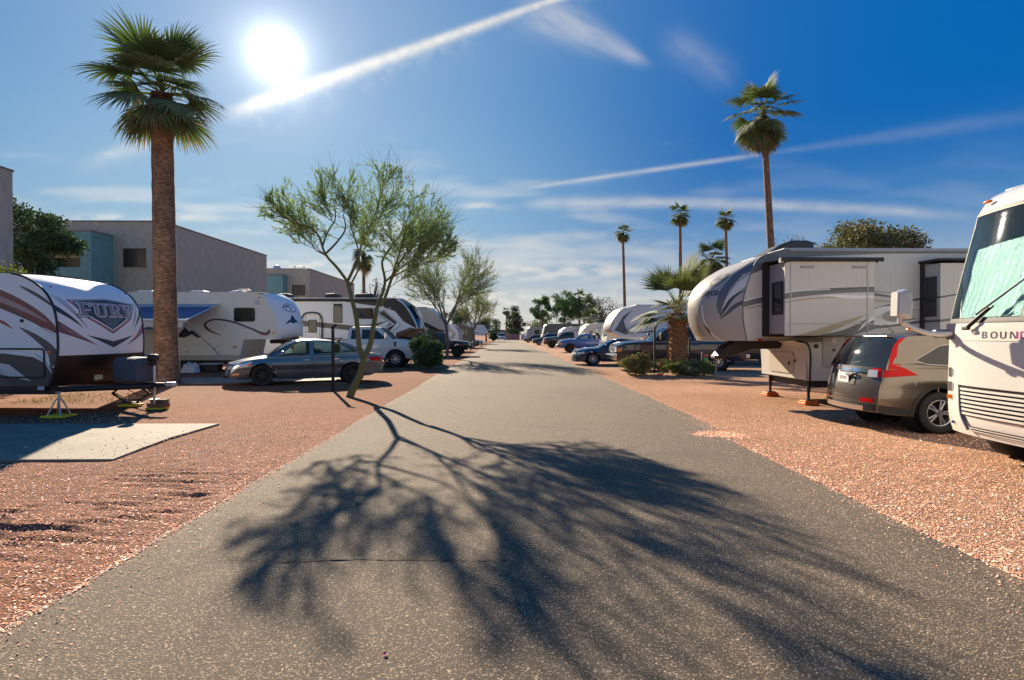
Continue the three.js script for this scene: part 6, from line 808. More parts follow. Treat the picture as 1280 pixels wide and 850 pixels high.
paloVerde('forked palo verde tree with thin green trunk leaning beside the slim black post', [-4.11, 0, -15.04], [
  [[[-0.02, -0.1, 0], [0, 0, 0], [0.12, 0.3, 0], [0.28, 0.66, 0], [0.39, 1.06, 0.02]], 0.105, 0.08, 0],
  [[[0.37, 1.0, 0.02], [0.28, 1.18, 0], [0.22, 1.61, 0], [0.17, 2.07, -0.03], [-0.03, 2.86, -0.08], [-0.08, 3.05, -0.1]], 0.07, 0.05, 0],
  [[[-0.08, 3.05, -0.1], [-0.3, 3.4, 0.1], [-0.54, 3.72, 0.3], [-0.66, 4.19, 0.5], [-0.85, 4.35, 0.7], [-1.15, 4.4, 0.9]], 0.042, 0.016, 6],
  [[[-0.6, 3.9, 0.35], [-0.55, 4.3, 0.1], [-0.4, 4.7, -0.1], [-0.45, 5.1, -0.2]], 0.026, 0.012, 5],
  [[[1.17, 3.15, 0.2], [1.6, 3.4, 0.0], [2.05, 3.6, -0.2]], 0.024, 0.012, 5],
  [[[0.26, 4.1, -0.35], [0.6, 4.5, 0.1], [0.85, 5.0, 0.4]], 0.024, 0.012, 5],
  [[[-0.54, 3.72, 0.3], [-0.3, 4.06, 0.1], [-0.16, 4.46, -0.2], [-0.3, 4.9, -0.5]], 0.03, 0.014, 4],
  [[[-0.5, 3.68, 0.28], [-0.95, 3.9, -0.3], [-1.15, 4.0, -0.8], [-1.35, 4.2, -1.1]], 0.028, 0.013, 6],
  [[[-0.08, 3.05, -0.1], [0.09, 3.49, -0.2], [0.26, 4.19, -0.4], [0.37, 4.5, -0.5], [0.5, 4.75, -0.7]], 0.042, 0.018, 6],
  [[[0.0, 2.95, -0.08], [0.32, 3.38, 0.3], [0.39, 3.76, 0.6], [0.3, 4.3, 1.0]], 0.026, 0.013, 5],
  [[[0.39, 1.04, 0.02], [0.54, 1.4, 0], [0.63, 1.9, 0], [0.72, 2.35, 0]], 0.075, 0.055, 0],
  [[[0.72, 2.35, 0], [0.89, 3.05, -0.2], [0.77, 3.62, -0.4], [0.9, 3.95, -0.6], [1.15, 4.4, -0.9]], 0.045, 0.018, 7],
  [[[0.8, 2.4, 0], [0.94, 2.58, 0.1], [1.17, 3.15, 0.2], [1.45, 3.6, 0.35], [1.75, 3.95, 0.5]], 0.045, 0.018, 8],
  [[[1.1, 3.0, 0.18], [1.35, 3.4, 0.7], [1.6, 3.9, 1.1], [1.75, 4.3, 1.4]], 0.03, 0.014, 6],
  [[[0.89, 3.05, -0.2], [1.3, 3.5, -0.5], [1.8, 3.9, -0.8]], 0.03, 0.014, 6],
], { seed: 5, n1: 6, n2: 6, leaves: 20, leaf: 1.05, fan: 0.6, rise: 0.3, tm: 0.55, hub: [0.3, 3, 0], len: 1.15, rad: 0.01, from: 0.2, env: [0.25, 4.15, 0, 2.55, 2.0, 2.3], col: [0.19, 0.29, 0.09] });
const pvLimbs = (seed, H, sp, n) => { const r = rng(seed), o = [[[[0, -0.1, 0], [0.04, H * 0.14, 0.02], [-0.05, H * 0.3, 0]], 0.13, 0.1, 0]]; for (let i = 0; i < n; i++) { const a = i / n * 6.28 + r(), q = sp * (0.6 + 0.5 * r()); o.push([[[-0.05, H * 0.29, 0], [Math.cos(a) * q * 0.3, H * 0.42, Math.sin(a) * q * 0.3], [Math.cos(a + 0.2) * q * 0.65, H * 0.56, Math.sin(a + 0.2) * q * 0.65], [Math.cos(a + 0.1) * q, H * (0.66 + 0.14 * r()), Math.sin(a + 0.1) * q]], 0.06, 0.02, 9]); } return o; };
paloVerde('wide feathery palo verde tree beside the black off-road truck', [-4.05, 0, -39.3], pvLimbs(12, 7.6, 2.3, 7), { seed: 21, n1: 5, n2: 6, leaves: 15, leaf: 1.7, hub: [0, 4, 0], len: 1.9, rad: 0.018, rise: 0.35, from: 0.3, env: [0.4, 5.3, 0, 3.4, 2.6, 3.2], bark: barkGrey, col: [0.19, 0.26, 0.07] });
paloVerde('smaller feathery palo verde tree beside the white compact car', [-3.75, 0, -67], pvLimbs(31, 7.0, 2.0, 6), { seed: 47, n1: 5, n2: 5, leaves: 11, leaf: 2.3, hub: [0, 4, 0], len: 1.9, rad: 0.02, rise: 0.35, from: 0.2, env: [0.6, 5.0, 0, 2.7, 2.4, 2.7], bark: barkGrey, col: [0.2, 0.26, 0.07] });

// broad-leaved crowns: clumps of leaf faces hung on limbs
function leafyTree(name, label, pos, o, group) {
  const t = thing(name, label, o.category || 'tree', pos, 0, group), r = rng(o.seed), wd = new Wood(), L = new Tris(), H = o.H, R = o.R, base = o.y0 ?? H * 0.35, cy = (H + base) / 2, hy = (H - base) / 2, n = o.clumps || 60;
  if (o.trunk !== false) { wd.limb([[0, -0.1, 0], [0.05, base * 0.6, 0], [0, base, 0.05], [0, cy, 0]], o.tr || 0.22, (o.tr || 0.22) * 0.4, 8); }
  const ends = [];
  for (let i = 0; i < n; i++) { let d = sph(r); const q = Math.pow(r(), 0.4), sq = o.shape === 'cone' ? 1 - 0.75 * clamp((d[1] * q + 1) / 2) : 1, c = [d[0] * R * q * sq * (0.85 + 0.3 * r()), cy + d[1] * hy * q, d[2] * R * q * sq * (0.85 + 0.3 * r())]; ends.push(c); if (o.trunk !== false && i < (o.limbs || 14)) wd.limb([[0, mix(base * 0.7, cy, r()), 0], [c[0] * 0.45, mix(base, c[1], 0.6), c[2] * 0.45], c], 0.07 * (o.tr || 0.22) / 0.22, 0.015, 5); }
  const m = Math.round((o.leaves || 9000) / n), cr = (o.clumpR || 0.26) * R;
  for (const c of ends) for (let i = 0; i < m; i++) { const d = sph(r), q = Math.pow(r(), 0.55) * cr * (0.7 + 0.6 * r()), p = [c[0] + d[0] * q, Math.max(0.03, c[1] + d[1] * q * 0.8), c[2] + d[2] * q], dd = norm([d[0] * 0.6 + (r() - 0.5), d[1] * 0.4 + (r() - 0.55), d[2] * 0.6 + (r() - 0.5)]), s = norm(crossV(dd, sph(r))), v = 0.65 + 0.7 * r(), l = o.leaf * (0.7 + 0.6 * r()); const col = o.cols ? o.cols[Math.floor(r() * o.cols.length)] : o.col; L.leaf(p, dd, s, l, l * (o.lw || 0.3), [col[0] * v, col[1] * v, col[2] * v]); }
  if (o.trunk !== false) mesh('trunk', wd.geo(), o.bark || barkBrown, t); mesh(o.crownName || 'crown', L.geo(), leafMat([1, 1, 1], o.tm ?? 0.3), t); return t;
}
leafyTree('shade_tree', 'dense dark green tree between the two grey stucco apartment blocks', [-23.5, 0, -28.5], { seed: 3, H: 9.0, R: 1.75, y0: 2, clumps: 70, leaves: 14000, leaf: 0.16, col: [0.046, 0.098, 0.026] });
leafyTree('hedge_shrub', 'yellow green leafy shrub behind the shield-logo trailer roof', [-15.9, 0, -18.2], { seed: 4, H: 3.85, R: 1.35, y0: 0.4, clumps: 40, leaves: 9000, leaf: 0.1, col: [0.16, 0.19, 0.025], category: 'shrub', crownName: 'foliage', tr: 0.08 });
leafyTree('green_bush', 'round glossy green bush in front of the white crew cab pickup', [-3.72, 0, -27.1], { seed: 8, H: 1.62, R: 0.82, y0: 0.05, clumps: 46, leaves: 9500, leaf: 0.085, cols: [[0.05, 0.12, 0.025], [0.07, 0.15, 0.03], [0.03, 0.08, 0.02]], category: 'shrub', crownName: 'foliage', tr: 0.05, lw: 0.4 });
leafyTree('round_shrub', 'clipped round dark shrub at the far left edge of the lane', [-2.7, 0, -128], { seed: 9, H: 1.9, R: 0.95, y0: 0.1, clumps: 24, leaves: 2200, leaf: 0.2, col: [0.03, 0.06, 0.02], category: 'shrub', crownName: 'foliage', tr: 0.06 });
leafyTree('shade_tree', 'broad olive green tree rising behind the swoosh-striped trailer roof', [26.2, 0, -41], { seed: 14, H: 10.2, R: 3.4, y0: 4, clumps: 90, leaves: 30000, leaf: 0.2, cols: [[0.102, 0.145, 0.034], [0.153, 0.170, 0.043], [0.170, 0.119, 0.051]] });
leafyTree('shade_tree', 'thin reddish bare-twigged tree beside the tall leaning palm', [22.4, 0, -45], { seed: 15, H: 10.0, R: 1.6, y0: 5, clumps: 34, leaves: 1500, leaf: 0.12, cols: [[0.16, 0.07, 0.05], [0.12, 0.06, 0.06]], limbs: 34 });
leafyTree('shade_tree', 'bright green rounded tree at the left of the far right-hand cluster', [7.6, 0, -118], { seed: 16, H: 9.6, R: 2.1, y0: 4.2, clumps: 34, leaves: 5000, leaf: 0.3, col: [0.085, 0.187, 0.043] });
leafyTree('shade_tree', 'bright green broad tree in the middle of the far right-hand cluster', [11.6, 0, -112], { seed: 17, H: 10.3, R: 2.9, y0: 4.2, clumps: 44, leaves: 7000, leaf: 0.3, col: [0.085, 0.200, 0.043] });
leafyTree('shade_tree', 'green loose tree at the right of the far right-hand cluster', [15.2, 0, -110], { seed: 18, H: 9.5, R: 2.6, y0: 3.6, clumps: 34, leaves: 3800, leaf: 0.3, col: [0.102, 0.170, 0.051] });
leafyTree('shade_tree', 'grey bare branched tree behind the cream travel trailer', [13.8, 0, -82], { seed: 19, H: 6.8, R: 2.6, y0: 2.6, clumps: 60, leaves: 2600, leaf: 0.2, cols: [[0.09, 0.085, 0.06], [0.06, 0.07, 0.04]], limbs: 60, bark: barkGrey, clumpR: 0.2 });
leafyTree('cypress_tree', 'dark green pointed conifer at the far end of the lane', [2.9, 0, -182], { seed: 22, H: 11, R: 3.4, y0: 1, shape: 'cone', clumps: 40, leaves: 5000, leaf: 0.4, col: [0.068, 0.128, 0.043] });
leafyTree('shade_tree', 'brownish bushy tree in front of the far conifer', [4.0, 0, -176], { seed: 23, H: 7.0, R: 2.2, y0: 2.5, clumps: 24, leaves: 2600, leaf: 0.35, col: [0.11, 0.07, 0.05] });
leafyTree('shade_tree', 'low dark round tree at the end of the lane', [2.3, 0, -171], { seed: 24, H: 3.9, R: 2.0, y0: 0.5, clumps: 26, leaves: 2600, leaf: 0.3, col: [0.043, 0.085, 0.031] });
leafyTree('shade_tree', 'yellow green wide tree at the far right end of the lane', [10.5, 0, -178], { seed: 25, H: 6.8, R: 4.0, y0: 1.5, clumps: 36, leaves: 4200, leaf: 0.35, col: [0.170, 0.200, 0.051] });
leafyTree('shade_tree', 'dark green tree behind the white round-nosed trailer', [-9.5, 0, -112], { seed: 26, H: 6.6, R: 3.2, y0: 2, clumps: 36, leaves: 4500, leaf: 0.3, col: [0.060, 0.119, 0.034] });
leafyTree('shade_tree', 'dark green tree behind the white fifth wheel of the left row', [-4.4, 0, -128], { seed: 27, H: 5.8, R: 3.4, y0: 1.5, clumps: 36, leaves: 4500, leaf: 0.3, col: [0.051, 0.102, 0.034] });
leafyTree('shade_tree', 'bare brown tree rising behind the black-nosed fifth wheel', [-11.6, 0, -50], { seed: 28, H: 6.6, R: 2.0, y0: 3.2, clumps: 60, leaves: 500, leaf: 0.14, col: [0.14, 0.08, 0.05], limbs: 60, bark: M([0.13, 0.085, 0.065], 0.9), clumpR: 0.16 });

// ---------------------------------------------------------------- palms
function frond(seed, elev, o) {                        // one fan leaf: stalk along +x rising at elev, blade of folded fingers
  const r = rng(seed), T = new Tris(), g0 = o.col, tip = o.tip, n = o.fingers || 34, P = o.petiole * (0.85 + 0.3 * r()), B = o.blade * (0.88 + 0.24 * r());
  let p = [0, 0, 0], a = elev; const seg = 6, path = [p], bendT = o.bend ?? 0.5;
  for (let i = 0; i < seg; i++) { a -= bendT / seg * (0.5 + i / seg); p = [p[0] + Math.cos(a) * P / seg, p[1] + Math.sin(a) * P / seg, 0]; path.push(p); }
  const sc = [g0[0] * 1.5, g0[1] * 1.15, g0[2] * 0.9];
  for (let i = 0; i < seg; i++) { const w0 = mix(0.05, 0.018, i / seg) * (o.k || 1), w1 = mix(0.05, 0.018, (i + 1) / seg) * (o.k || 1), A = path[i], C = path[i + 1]; T.tri([A[0], A[1], -w0], [A[0], A[1], w0], [C[0], C[1], w1], sc); T.tri([A[0], A[1], -w0], [C[0], C[1], w1], [C[0], C[1], -w1], sc); T.tri([A[0], A[1] - w0, 0], [A[0], A[1] + w0 * 0.4, 0], [C[0], C[1] - w1, 0], sc); T.tri([C[0], C[1] - w1, 0], [A[0], A[1] + w0 * 0.4, 0], [C[0], C[1] + w1 * 0.4, 0], sc); }
  const ax = [Math.cos(a), Math.sin(a), 0], up = [-Math.sin(a), Math.cos(a), 0], roll = (r() - 0.5) * 0.5;
  for (let i = 0; i < n; i++) {
    const ph = mix(-1, 1, (i + 0.5 + (r() - 0.5) * 0.5) / n) * (o.spread || 1.95), len = B * (0.62 + 0.38 * Math.cos(ph * 0.55)) * (0.88 + 0.24 * r()), hw = len * (o.width || 0.034);
    let d = norm([ax[0] * Math.cos(ph) + up[0] * Math.sin(ph) * roll * 0.4, ax[1] * Math.cos(ph) + up[1] * Math.sin(ph) * roll * 0.4 + 0.1, Math.sin(ph)]), q = p; const lat = norm(crossV(d, up)), dead = r() < (o.dead || 0), v = 0.75 + 0.5 * r(); let prev = null;
    for (let s = 0; s <= 5; s++) {
      const f = s / 5, w = hw * (f < 0.5 ? 0.35 + 1.3 * f : 2 * (1 - f)), fold = w * 0.5 * (1 - f), L = [q[0] + lat[0] * w, q[1] + lat[1] * w, q[2] + lat[2] * w], Rr = [q[0] - lat[0] * w, q[1] - lat[1] * w, q[2] - lat[2] * w], mid = [q[0] + up[0] * fold, q[1] + up[1] * fold, q[2] + up[2] * fold];
      const tt = smooth(0.62, 1, f + (r() - 0.5) * 0.1) * (o.tipAmt ?? 0.6), c = dead ? o.dry : [mix(g0[0], tip[0], tt) * v, mix(g0[1], tip[1], tt) * v, mix(g0[2], tip[2], tt) * v];
      if (prev) { T.tri(prev[0], L, prev[2], c); T.tri(L, mid, prev[2], c); T.tri(prev[2], mid, prev[1], c); T.tri(mid, Rr, prev[1], c); } prev = [L, Rr, mid];
      const dr = (o.droop ?? 0.5) * (0.35 + 1.5 * f * f) * (0.7 + 0.6 * r()); d = norm([d[0], d[1] - dr * 0.42, d[2]]); q = [q[0] + d[0] * len / 5, q[1] + d[1] * len / 5, q[2] + d[2] * len / 5];
    }
  }
  return T.geo();
}
const trunkTex = dataTex(256, (() => { const r = rng(61); return (i, j) => { const v = 138 + 70 * (fbm(i / 22, j / 3.2, 4) - 0.5) * 2 + 30 * (fbm(i / 60, j / 50, 3) - 0.5) * 2 + 24 * (r() - 0.5); return [v, v * 0.79, v * 0.62]; }; })(), true, 512);
const trunkBump = dataTex(256, (() => { const r = rng(62); return (i, j) => { const v = 128 + 110 * (fbm(i / 22, j / 3.2, 4) - 0.5) * 2 + 20 * (r() - 0.5); return [clamp(v, 0, 255), clamp(v, 0, 255), clamp(v, 0, 255)]; }; })(), false, 512);
const palmBark = M([0.85, 0.83, 0.83], 0.95, 0, { map: trunkTex, bumpMap: trunkBump, bumpScale: 0.03 });
const frondSets = new Map(), frondMat = leafMat([1, 1, 1], 0.4);
function palm(label, pos, o) {
  const t = thing('fan_palm', label, 'palm tree', pos, o.turn || 0, o.group), r = rng(o.seed), H = o.H, top = o.top || [0, 0], ctr = h => [top[0] * Math.pow(h / H, 1.3), top[1] * Math.pow(h / H, 1.3)], nv = Math.max(20, Math.round(H * 5));
  const tg = grid(24, nv, (u, v) => { const y = v * H - 0.05, a = -u * 6.2832, c = ctr(Math.max(0, y)), rr = mix(o.r0, o.r1, Math.pow(v, 0.7)) * (1 + (o.flare ?? 0.25) * Math.exp(-y / 0.5)) * (1 + 0.05 * (fbm(Math.cos(a) * 1.5 + 9 + o.seed, y * 2.2 + Math.sin(a), 3) - 0.5) + 0.05 * (vnoise(y * 7, o.seed) - 0.5)); return [c[0] + Math.cos(a) * rr, y, c[1] + Math.sin(a) * rr]; });
  { const u = tg.attributes.uv; for (let i = 0; i < u.count; i++) u.setXY(i, u.getX(i) * 2, u.getY(i) * H / 3.2); } mesh('trunk', tg, palmBark, t);
  const c = ctr(H);
  if (o.skirt) { const b = new Tris(); for (let i = 0; i < o.skirt; i++) { const a = r() * 6.28, y = H - r() * r() * 1.1, rr = o.r1 * 0.95, l = 0.5 + 0.5 * r(), col = [0.14 * (0.6 + r()), 0.085 * (0.6 + r() * 0.5), 0.045]; b.leaf([c[0] + Math.cos(a) * rr, y, c[1] + Math.sin(a) * rr], norm([Math.cos(a) * 0.3, -1, Math.sin(a) * 0.3]), [-Math.sin(a), 0, Math.cos(a)], l, 0.025, col); } mesh('dry_skirt', b.geo(), frondMat, t); }
  const key = o.set; if (!frondSets.has(key)) { const list = []; for (let e = 0; e < 7; e++) for (let k = 0; k < 2; k++) list.push(frond(900 + e * 7 + k * 31 + o.seed, mix(o.elev?.[1] ?? 1.35, o.elev?.[0] ?? -0.55, e / 6), { ...o.frond, bend: mix(o.bend?.[0] ?? 0.25, o.bend?.[1] ?? 0.75, e / 6), droop: mix(o.frond.droop0 ?? 0.25, o.frond.droop1 ?? 0.8, e / 6), tipAmt: mix(0.15, 0.9, e / 6), dead: e > 4 ? 0.12 : 0 })); frondSets.set(key, list); }
  const list = frondSets.get(key), n = o.n;
  for (let i = 0; i < n; i++) { const e = Math.min(6, Math.floor(Math.pow((i + 0.5) / n, o.pow || 0.85) * 7)), f = mesh('frond', list[e * 2 + (r() < 0.5 ? 0 : 1)], frondMat, t, [c[0], H + mix(0.28, -0.25, e / 6) * (o.heart ?? 1), c[1]]), a = i * 2.39996 + r() * 0.5; f.rotation.set((r() - 0.5) * 0.6, a + (r() - 0.5) * 0.4, (r() - 0.5) * (o.jit ?? 0.35), 'YXZ'); if (o.lift) f.rotation.z += o.lift * Math.max(0, Math.sin(a)) * e / 6; const s = (o.sc?.[0] ?? 0.74) + (o.sc?.[1] ?? 0.42) * r(); f.scale.setScalar(s); }
  return t;
}
const greenF = { col: [0.1, 0.17, 0.045], tip: [0.2, 0.16, 0.05], dry: [0.22, 0.14, 0.07] };
palm('thick-trunked fan palm towering beside the cream fifth wheel trailer', [-11.2, 0, -18.9], { seed: 2, set: 'big', H: 9.55, r0: 0.37, r1: 0.31, top: [-0.05, 0.1], lift: 0.5, n: 40, skirt: 160, pow: 0.85, elev: [-0.42, 1.3], jit: 0.4, sc: [0.62, 0.45], bend: [0.2, 0.5], frond: { ...greenF, petiole: 1.05, blade: 1.3, fingers: 38, width: 0.034, spread: 1.7, droop0: 0.25, droop1: 0.7 } });
palm('tall slender leaning fan palm with a shaggy crown behind the swoosh-striped trailer', [15.75, 0, -33], { seed: 6, set: 'tall', H: 14.4, r0: 0.25, r1: 0.16, top: [-0.9, 0.2], n: 54, skirt: 320, pow: 0.62, elev: [-1.15, 1.4], frond: { ...greenF, petiole: 1.05, blade: 1.15, fingers: 30, width: 0.042, spread: 1.7, droop1: 0.8 } });
const skyline = 'skyline fan palms beyond the right-hand row', tp = (x, z, H, seed, label, tx = 0) => palm(label, [x, 0, z], { seed, set: 'sky', H, r0: 0.32, r1: 0.2, top: [tx, 0], n: 30, skirt: 200, pow: 0.7, elev: [-1.1, 1.35], group: skyline, frond: { ...greenF, petiole: 0.8, blade: 1.15, fingers: 20, width: 0.06, spread: 1.7, droop1: 0.8 } });
tp(26.3, -85, 19.6, 71, 'very tall thin fan palm standing alone nearest the leaning shaggy palm', -0.2); tp(34.2, -87, 19.4, 72, 'very tall thin fan palm just behind the mid-height bushy palm', -0.5); tp(21.1, -100, 19.6, 73, 'very tall thin fan palm standing left of its two tall companions', -0.5);
palm('mid-height bushy fan palm above the bird-logo trailer nose', [21.9, 0, -60], { seed: 74, set: 'mid', H: 9.6, r0: 0.34, r1: 0.26, top: [0, 0], n: 30, skirt: 60, pow: 0.8, elev: [-0.7, 1.35], frond: { ...greenF, col: [0.05, 0.09, 0.025], petiole: 0.95, blade: 1.15, fingers: 22, width: 0.05, spread: 1.7 } });
palm('small dark fan palm above the grey apartment blocks', [-14.9, 0, -60], { seed: 75, set: 'mid', H: 9.4, r0: 0.25, r1: 0.18, top: [0, 0], n: 18, skirt: 120, pow: 0.6, elev: [-0.9, 1.2], frond: { ...greenF, petiole: 0.5, blade: 0.8, fingers: 20, width: 0.05 } }).scale.set(0.85, 1.1, 0.85);
palm('thin palm poking above the far right-hand tree cluster', [14.8, 0, -114], { seed: 76, set: 'sky', H: 9.2, r0: 0.28, r1: 0.18, n: 26, skirt: 120, pow: 0.7, elev: [-1.1, 1.35], frond: greenF, group: skyline });
palm('low spreading palm between the tree cluster and the grey bare tree', [11.6, 0, -78], { seed: 77, set: 'mid', H: 3.3, r0: 0.34, r1: 0.3, n: 26, skirt: 40, frond: greenF });
palm('tiny distant palm at the far end of the lane', [0.3, 0, -190], { seed: 78, set: 'sky', H: 9.5, r0: 0.28, r1: 0.2, n: 24, skirt: 60, pow: 0.7, frond: greenF, group: skyline });
{ // short shaggy fan palm in the planted bed
  const t = palm('short fan palm with a trunk of shaggy leaf bases in the planted bed', [6.98, 0.06, -23.0], { seed: 80, set: 'short', H: 2.5, r0: 0.3, r1: 0.3, flare: 0.1, n: 20, pow: 1.0, elev: [0.3, 1.35], frond: { ...greenF, col: [0.1, 0.15, 0.035], petiole: 0.85, blade: 1.1, fingers: 28, width: 0.042, spread: 1.4, droop0: 0.08, droop1: 0.35 } });
  const r = rng(81), gs = []; for (let i = 0; i < 190; i++) { const y = 0.1 + (i / 190) * 2.3, a = i * 2.39996, q = tr(new THREE.ConeGeometry(0.085, 0.34, 4, 1), 0, 0.12, 0); q.scale(1, 1, 0.45); q.rotateX(0.55 + 0.3 * r()); q.rotateY(Math.PI / 2 - a); q.translate(Math.cos(a) * 0.29, y - 0.05, Math.sin(a) * 0.29); gs.push(q); }
  mesh('leaf_bases', merge(gs), M([0.26, 0.13, 0.06], 0.9, 0, { bumpMap: fineBump, bumpScale: 0.01 }), t);
  const w = []; for (let i = 0; i < 30; i++) { const a = i * 2.4, e = 0.3 + 0.7 * r(); w.push(bar([0, 2.35, 0], [Math.cos(a) * e * 0.6, 2.75 + 0.3 * r(), Math.sin(a) * e * 0.6], 0.028, 5, 0.016)); } mesh('leaf_stalks', merge(w), M([0.42, 0.4, 0.25], 0.7), t);
}
// planted bed
leafyTree('flowering_shrub', 'low green shrub dotted with red blooms in the planted bed', [5.15, 0.04, -22.4], { seed: 90, H: 0.82, R: 0.62, y0: 0.02, clumps: 40, leaves: 4600, leaf: 0.075, cols: [[0.1, 0.2, 0.04], [0.16, 0.24, 0.04], [0.1, 0.15, 0.03], [0.1, 0.15, 0.03], [0.12, 0.16, 0.03], [0.4, 0.07, 0.06]], category: 'shrub', crownName: 'foliage', tr: 0.03 });
leafyTree('low_plant', 'low grey green plant at the foot of the short fan palm', [7.15, 0.04, -22.1], { seed: 91, H: 0.55, R: 0.62, y0: 0.02, clumps: 36, leaves: 3200, leaf: 0.1, cols: [[0.1, 0.14, 0.06], [0.08, 0.12, 0.04]], category: 'plant', crownName: 'foliage', trunk: false, lw: 0.16 });
leafyTree('low_plant', 'low dark green plant on the far side of the palm bed', [7.75, 0.04, -22.3], { seed: 94, H: 0.6, R: 0.42, y0: 0.02, clumps: 26, leaves: 2600, leaf: 0.1, cols: [[0.05, 0.11, 0.04], [0.07, 0.12, 0.04]], category: 'plant', crownName: 'foliage', trunk: false, lw: 0.16 });
for (const [x, z, s, sd, l] of [[6.15, -22.2, 0.62, 92, 'bright green palm seedling beside the black post in the planted bed'], [6.62, -22.35, 0.78, 93, 'taller palm seedling against the shaggy palm trunk']]) { const t = thing('palm_seedling', l, 'plant', [x, 0.06, z]), fr = frond(sd, 1.1, { ...greenF, col: [0.1, 0.17, 0.03], petiole: 0.35, blade: 0.75, fingers: 16, width: 0.06, spread: 0.9, droop: 0.15 }); for (let i = 0; i < 7; i++) { const f = mesh('frond', fr, frondMat, t); f.rotation.set(0, i * 2.4, 0.15); f.scale.setScalar(s * (0.8 + 0.05 * i)); } }
{ // dry weeds under the shield-logo trailer
  const r = rng(95), L = new Tris(); for (let i = 0; i < 800; i++) { const x = -12 + r() * 3.0 * Math.sqrt(r()), z = -13.6 - r() * 2.2, d = norm([(r() - 0.5) * 1.3, 1, (r() - 0.5) * 1.3]), g = r(); L.leaf([x, 0, z], d, norm(crossV(d, sph(r))), 0.05 + 0.1 * r() * r(), 0.006, [mix(0.2, 0.1, g), mix(0.15, 0.13, g), 0.03]); }
  const o = mesh('dry_weeds', L.geo(), frondMat, scene); tag(o, 'sparse dry weeds in the gravel under the shield-logo trailer', 'weeds', null, 'stuff');
}

// ---------------------------------------------------------------- posts, pedestal, walls, litter
const postBlack = M([0.02, 0.019, 0.018], 0.6, 0.3);
function markerPost(label, x, z, h) { const t = thing('marker_post', label, 'post', [x, 0, z]); mesh('post', merge([box(0.075, h, 0.075, 0, h / 2 - 0.05, 0, 0.006), box(0.085, 0.02, 0.085, 0, h - 0.05, 0, 0.006)]), postBlack, t); mesh('lamp_cap', merge([box(0.05, 0.05, 0.09, 0.05, h - 0.06, 0, 0.015), tr(new THREE.SphereGeometry(0.04, 12, 8), 0.07, h - 0.015, 0)]), postBlack, t); mesh('foot_collar', box(0.12, 0.04, 0.12, 0, 0.02, 0, 0.01), postBlack, t); return t; }
markerPost('slim black metal post standing in gravel before the steel blue sedan', -5.07, -16.76, 1.95); markerPost('slim black metal post rising from the planted bed', 6.2, -23.6, 2.0); markerPost('slim black metal post just behind the short fan palm', 7.75, -23.9, 1.5);
{
  const t = thing('utility_pedestal', 'small utility pedestal with green and red labels under the bird-logo trailer nose', 'pedestal', [8.05, 0, -22.9]);
  mesh('leg', bar([-0.12, 0, 0], [-0.12, 0.95, 0], 0.02), galv, t); mesh('leg', bar([0.42, 0, 0.1], [0.42, 0.4, 0.1], 0.02), galv, t); mesh('cabinet', box(0.26, 0.34, 0.16, 0, 0.72, 0, 0.02), frameBlack, t); mesh('label_plate', box(0.2, 0.14, 0.01, 0.02, 0.64, 0.084, 0), M([0.05, 0.3, 0.1], 0.5), t); mesh('label_plate', box(0.2, 0.1, 0.01, 0.02, 0.8, 0.084, 0), M([0.5, 0.08, 0.06], 0.5), t); mesh('hose_bib', merge([bar([0.1, 0.45, 0.05], [0.4, 0.4, 0.1], 0.03), box(0.12, 0.12, 0.1, 0.2, 0.5, 0.05, 0.03)]), M([0.5, 0.42, 0.05], 0.5), t);
  const s = thing('water_spigot', 'red water spigot on a short pipe at the foot of the planted bed post', 'spigot', [5.98, 0.03, -22.0]); mesh('pipe', bar([0, 0, 0], [0, 0.4, 0], 0.025), M([0.35, 0.03, 0.03], 0.5), s); mesh('valve', merge([box(0.1, 0.1, 0.1, 0, 0.42, 0, 0.03), tr(new THREE.TorusGeometry(0.05, 0.014, 6, 14), 0, 0.5, 0, Math.PI / 2), bar([0, 0.4, 0], [0.1, 0.34, 0.05], 0.02)]), M([0.5, 0.03, 0.04], 0.4), s); mesh('base_block', box(0.2, 0.1, 0.2, 0, 0.04, 0, 0.03), M([0.4, 0.03, 0.04], 0.5), s);
}
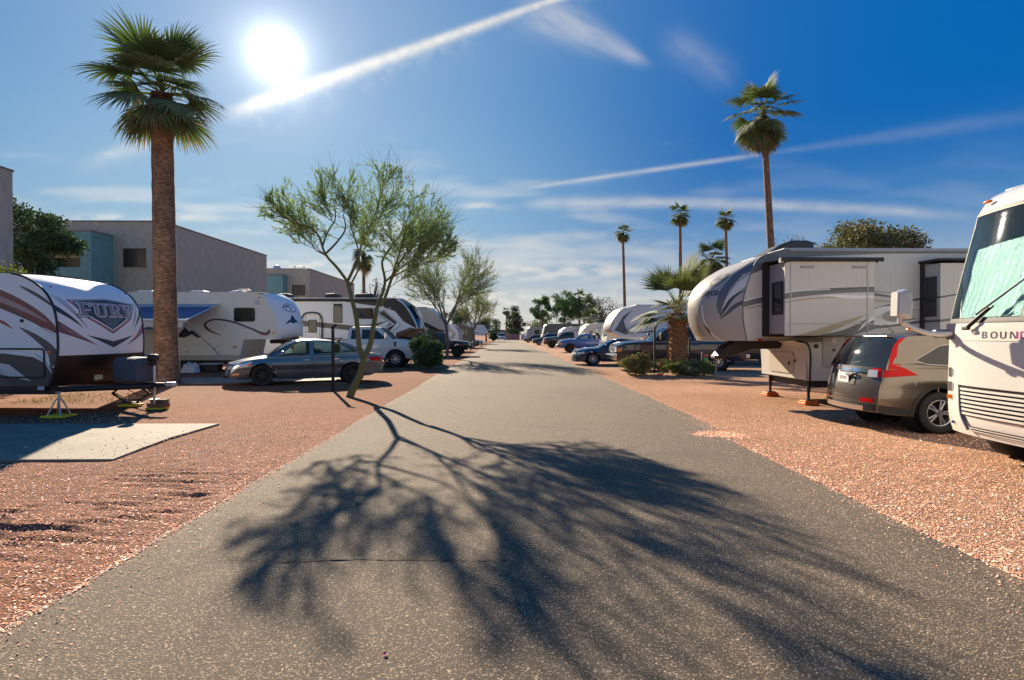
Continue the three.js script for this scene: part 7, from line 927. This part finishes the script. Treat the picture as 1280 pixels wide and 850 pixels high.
{ // end of the lane
  const t = thing('boundary_wall', 'salmon painted block wall closing the far end of the lane', 'wall', [2.4, 0, -168]), sal = M([0.48, 0.2, 0.18], 0.9); for (let i = 0; i < 4; i++) mesh('wall_panel', box(0.93, 1.7, 0.2, -1.7 + i * 0.96, 0.85, 0, 0.01), sal, t); for (let i = 0; i < 5; i++) mesh('pillar', box(0.22, 1.85, 0.3, -2.18 + i * 0.96, 0.92, 0, 0.02), M([0.4, 0.2, 0.18], 0.9), t);
  const w = thing('boundary_wall', 'white painted block wall beside the salmon wall', 'wall', [6.0, 0, -168]), wh = M([0.55, 0.56, 0.57], 0.85); for (let i = 0; i < 3; i++) mesh('wall_panel', box(0.98, 1.6, 0.2, -1 + i * 1.0, 0.8, 0, 0.01), wh, w); mesh('coping', box(3.2, 0.08, 0.3, 0, 1.65, 0, 0.02), wh, w);
  const h = thing('low_building', 'low grey roofed building behind the white minivan', 'building', [-1.6, 0, -205]); mesh('wall', box(8, 2.4, 6, 0, 1.2, 0, 0), M([0.35, 0.36, 0.37], 0.9), h); mesh('roof', prism([[-4.6, 2.4], [4.6, 2.4], [3.2, 3.3], [-3.2, 3.3]], -3.4, 3.4), M([0.25, 0.27, 0.29], 0.8), h); for (const x of [-2.4, 0, 2.4]) mesh('window', box(1, 0.9, 0.06, x, 1.5, 3.02, 0.01), darkPane, h);
  for (const [x, z, H, l] of [[-7.2, -58, 6.2, 'thin grey pole behind the beige fifth wheel trailer'], [-6.4, -59, 6.2, 'thin grey pole nearest the lane behind the beige fifth wheel'], [13.1, -33.5, 3.8, 'thin grey pole behind the short fan palm'], [9.3, -104, 9.0, 'thin dark lamp pole in front of the far tree cluster']]) { const p = thing('utility_pole', l, 'pole', [x, 0, z]); mesh('pole', bar([0, 0, 0], [0, H, 0], 0.07, 8, 0.05), M([0.16, 0.15, 0.14], 0.8), p); mesh('pole_cap', box(0.2, 0.12, 0.2, 0, H, 0, 0.03), M([0.14, 0.13, 0.12], 0.7), p); }
}
{ // fallen petals
  const pink = M([0.6, 0.06, 0.22], 0.7, 0, { transmission: 0.2, thickness: 0 }); const pet = (label, x, y, z, s) => { const o = mesh('petal', grid(6, 6, (u, v) => { const a = u * 2 - 1, b = v * 2 - 1; return [a * Math.sqrt(1 - b * b * 0.6) * s, s * 0.4 * (a * a + 0.5 * b * b), b * s * 0.8]; }), pink, scene, [x, y, z]); o.rotation.y = x; tag(o, label, 'petal'); };
  pet('crumpled pink petal lying on the bare asphalt', -0.61, 0.03, -2.87, 0.014); pet('red petal on the gravel below the brown grey car', 6.4, 0.014, -8.95, 0.025); pet('red petal alone on gravel beside the lane edge', 5.1, 0.014, -9.3, 0.018);
}
renderer.render(scene, camera);
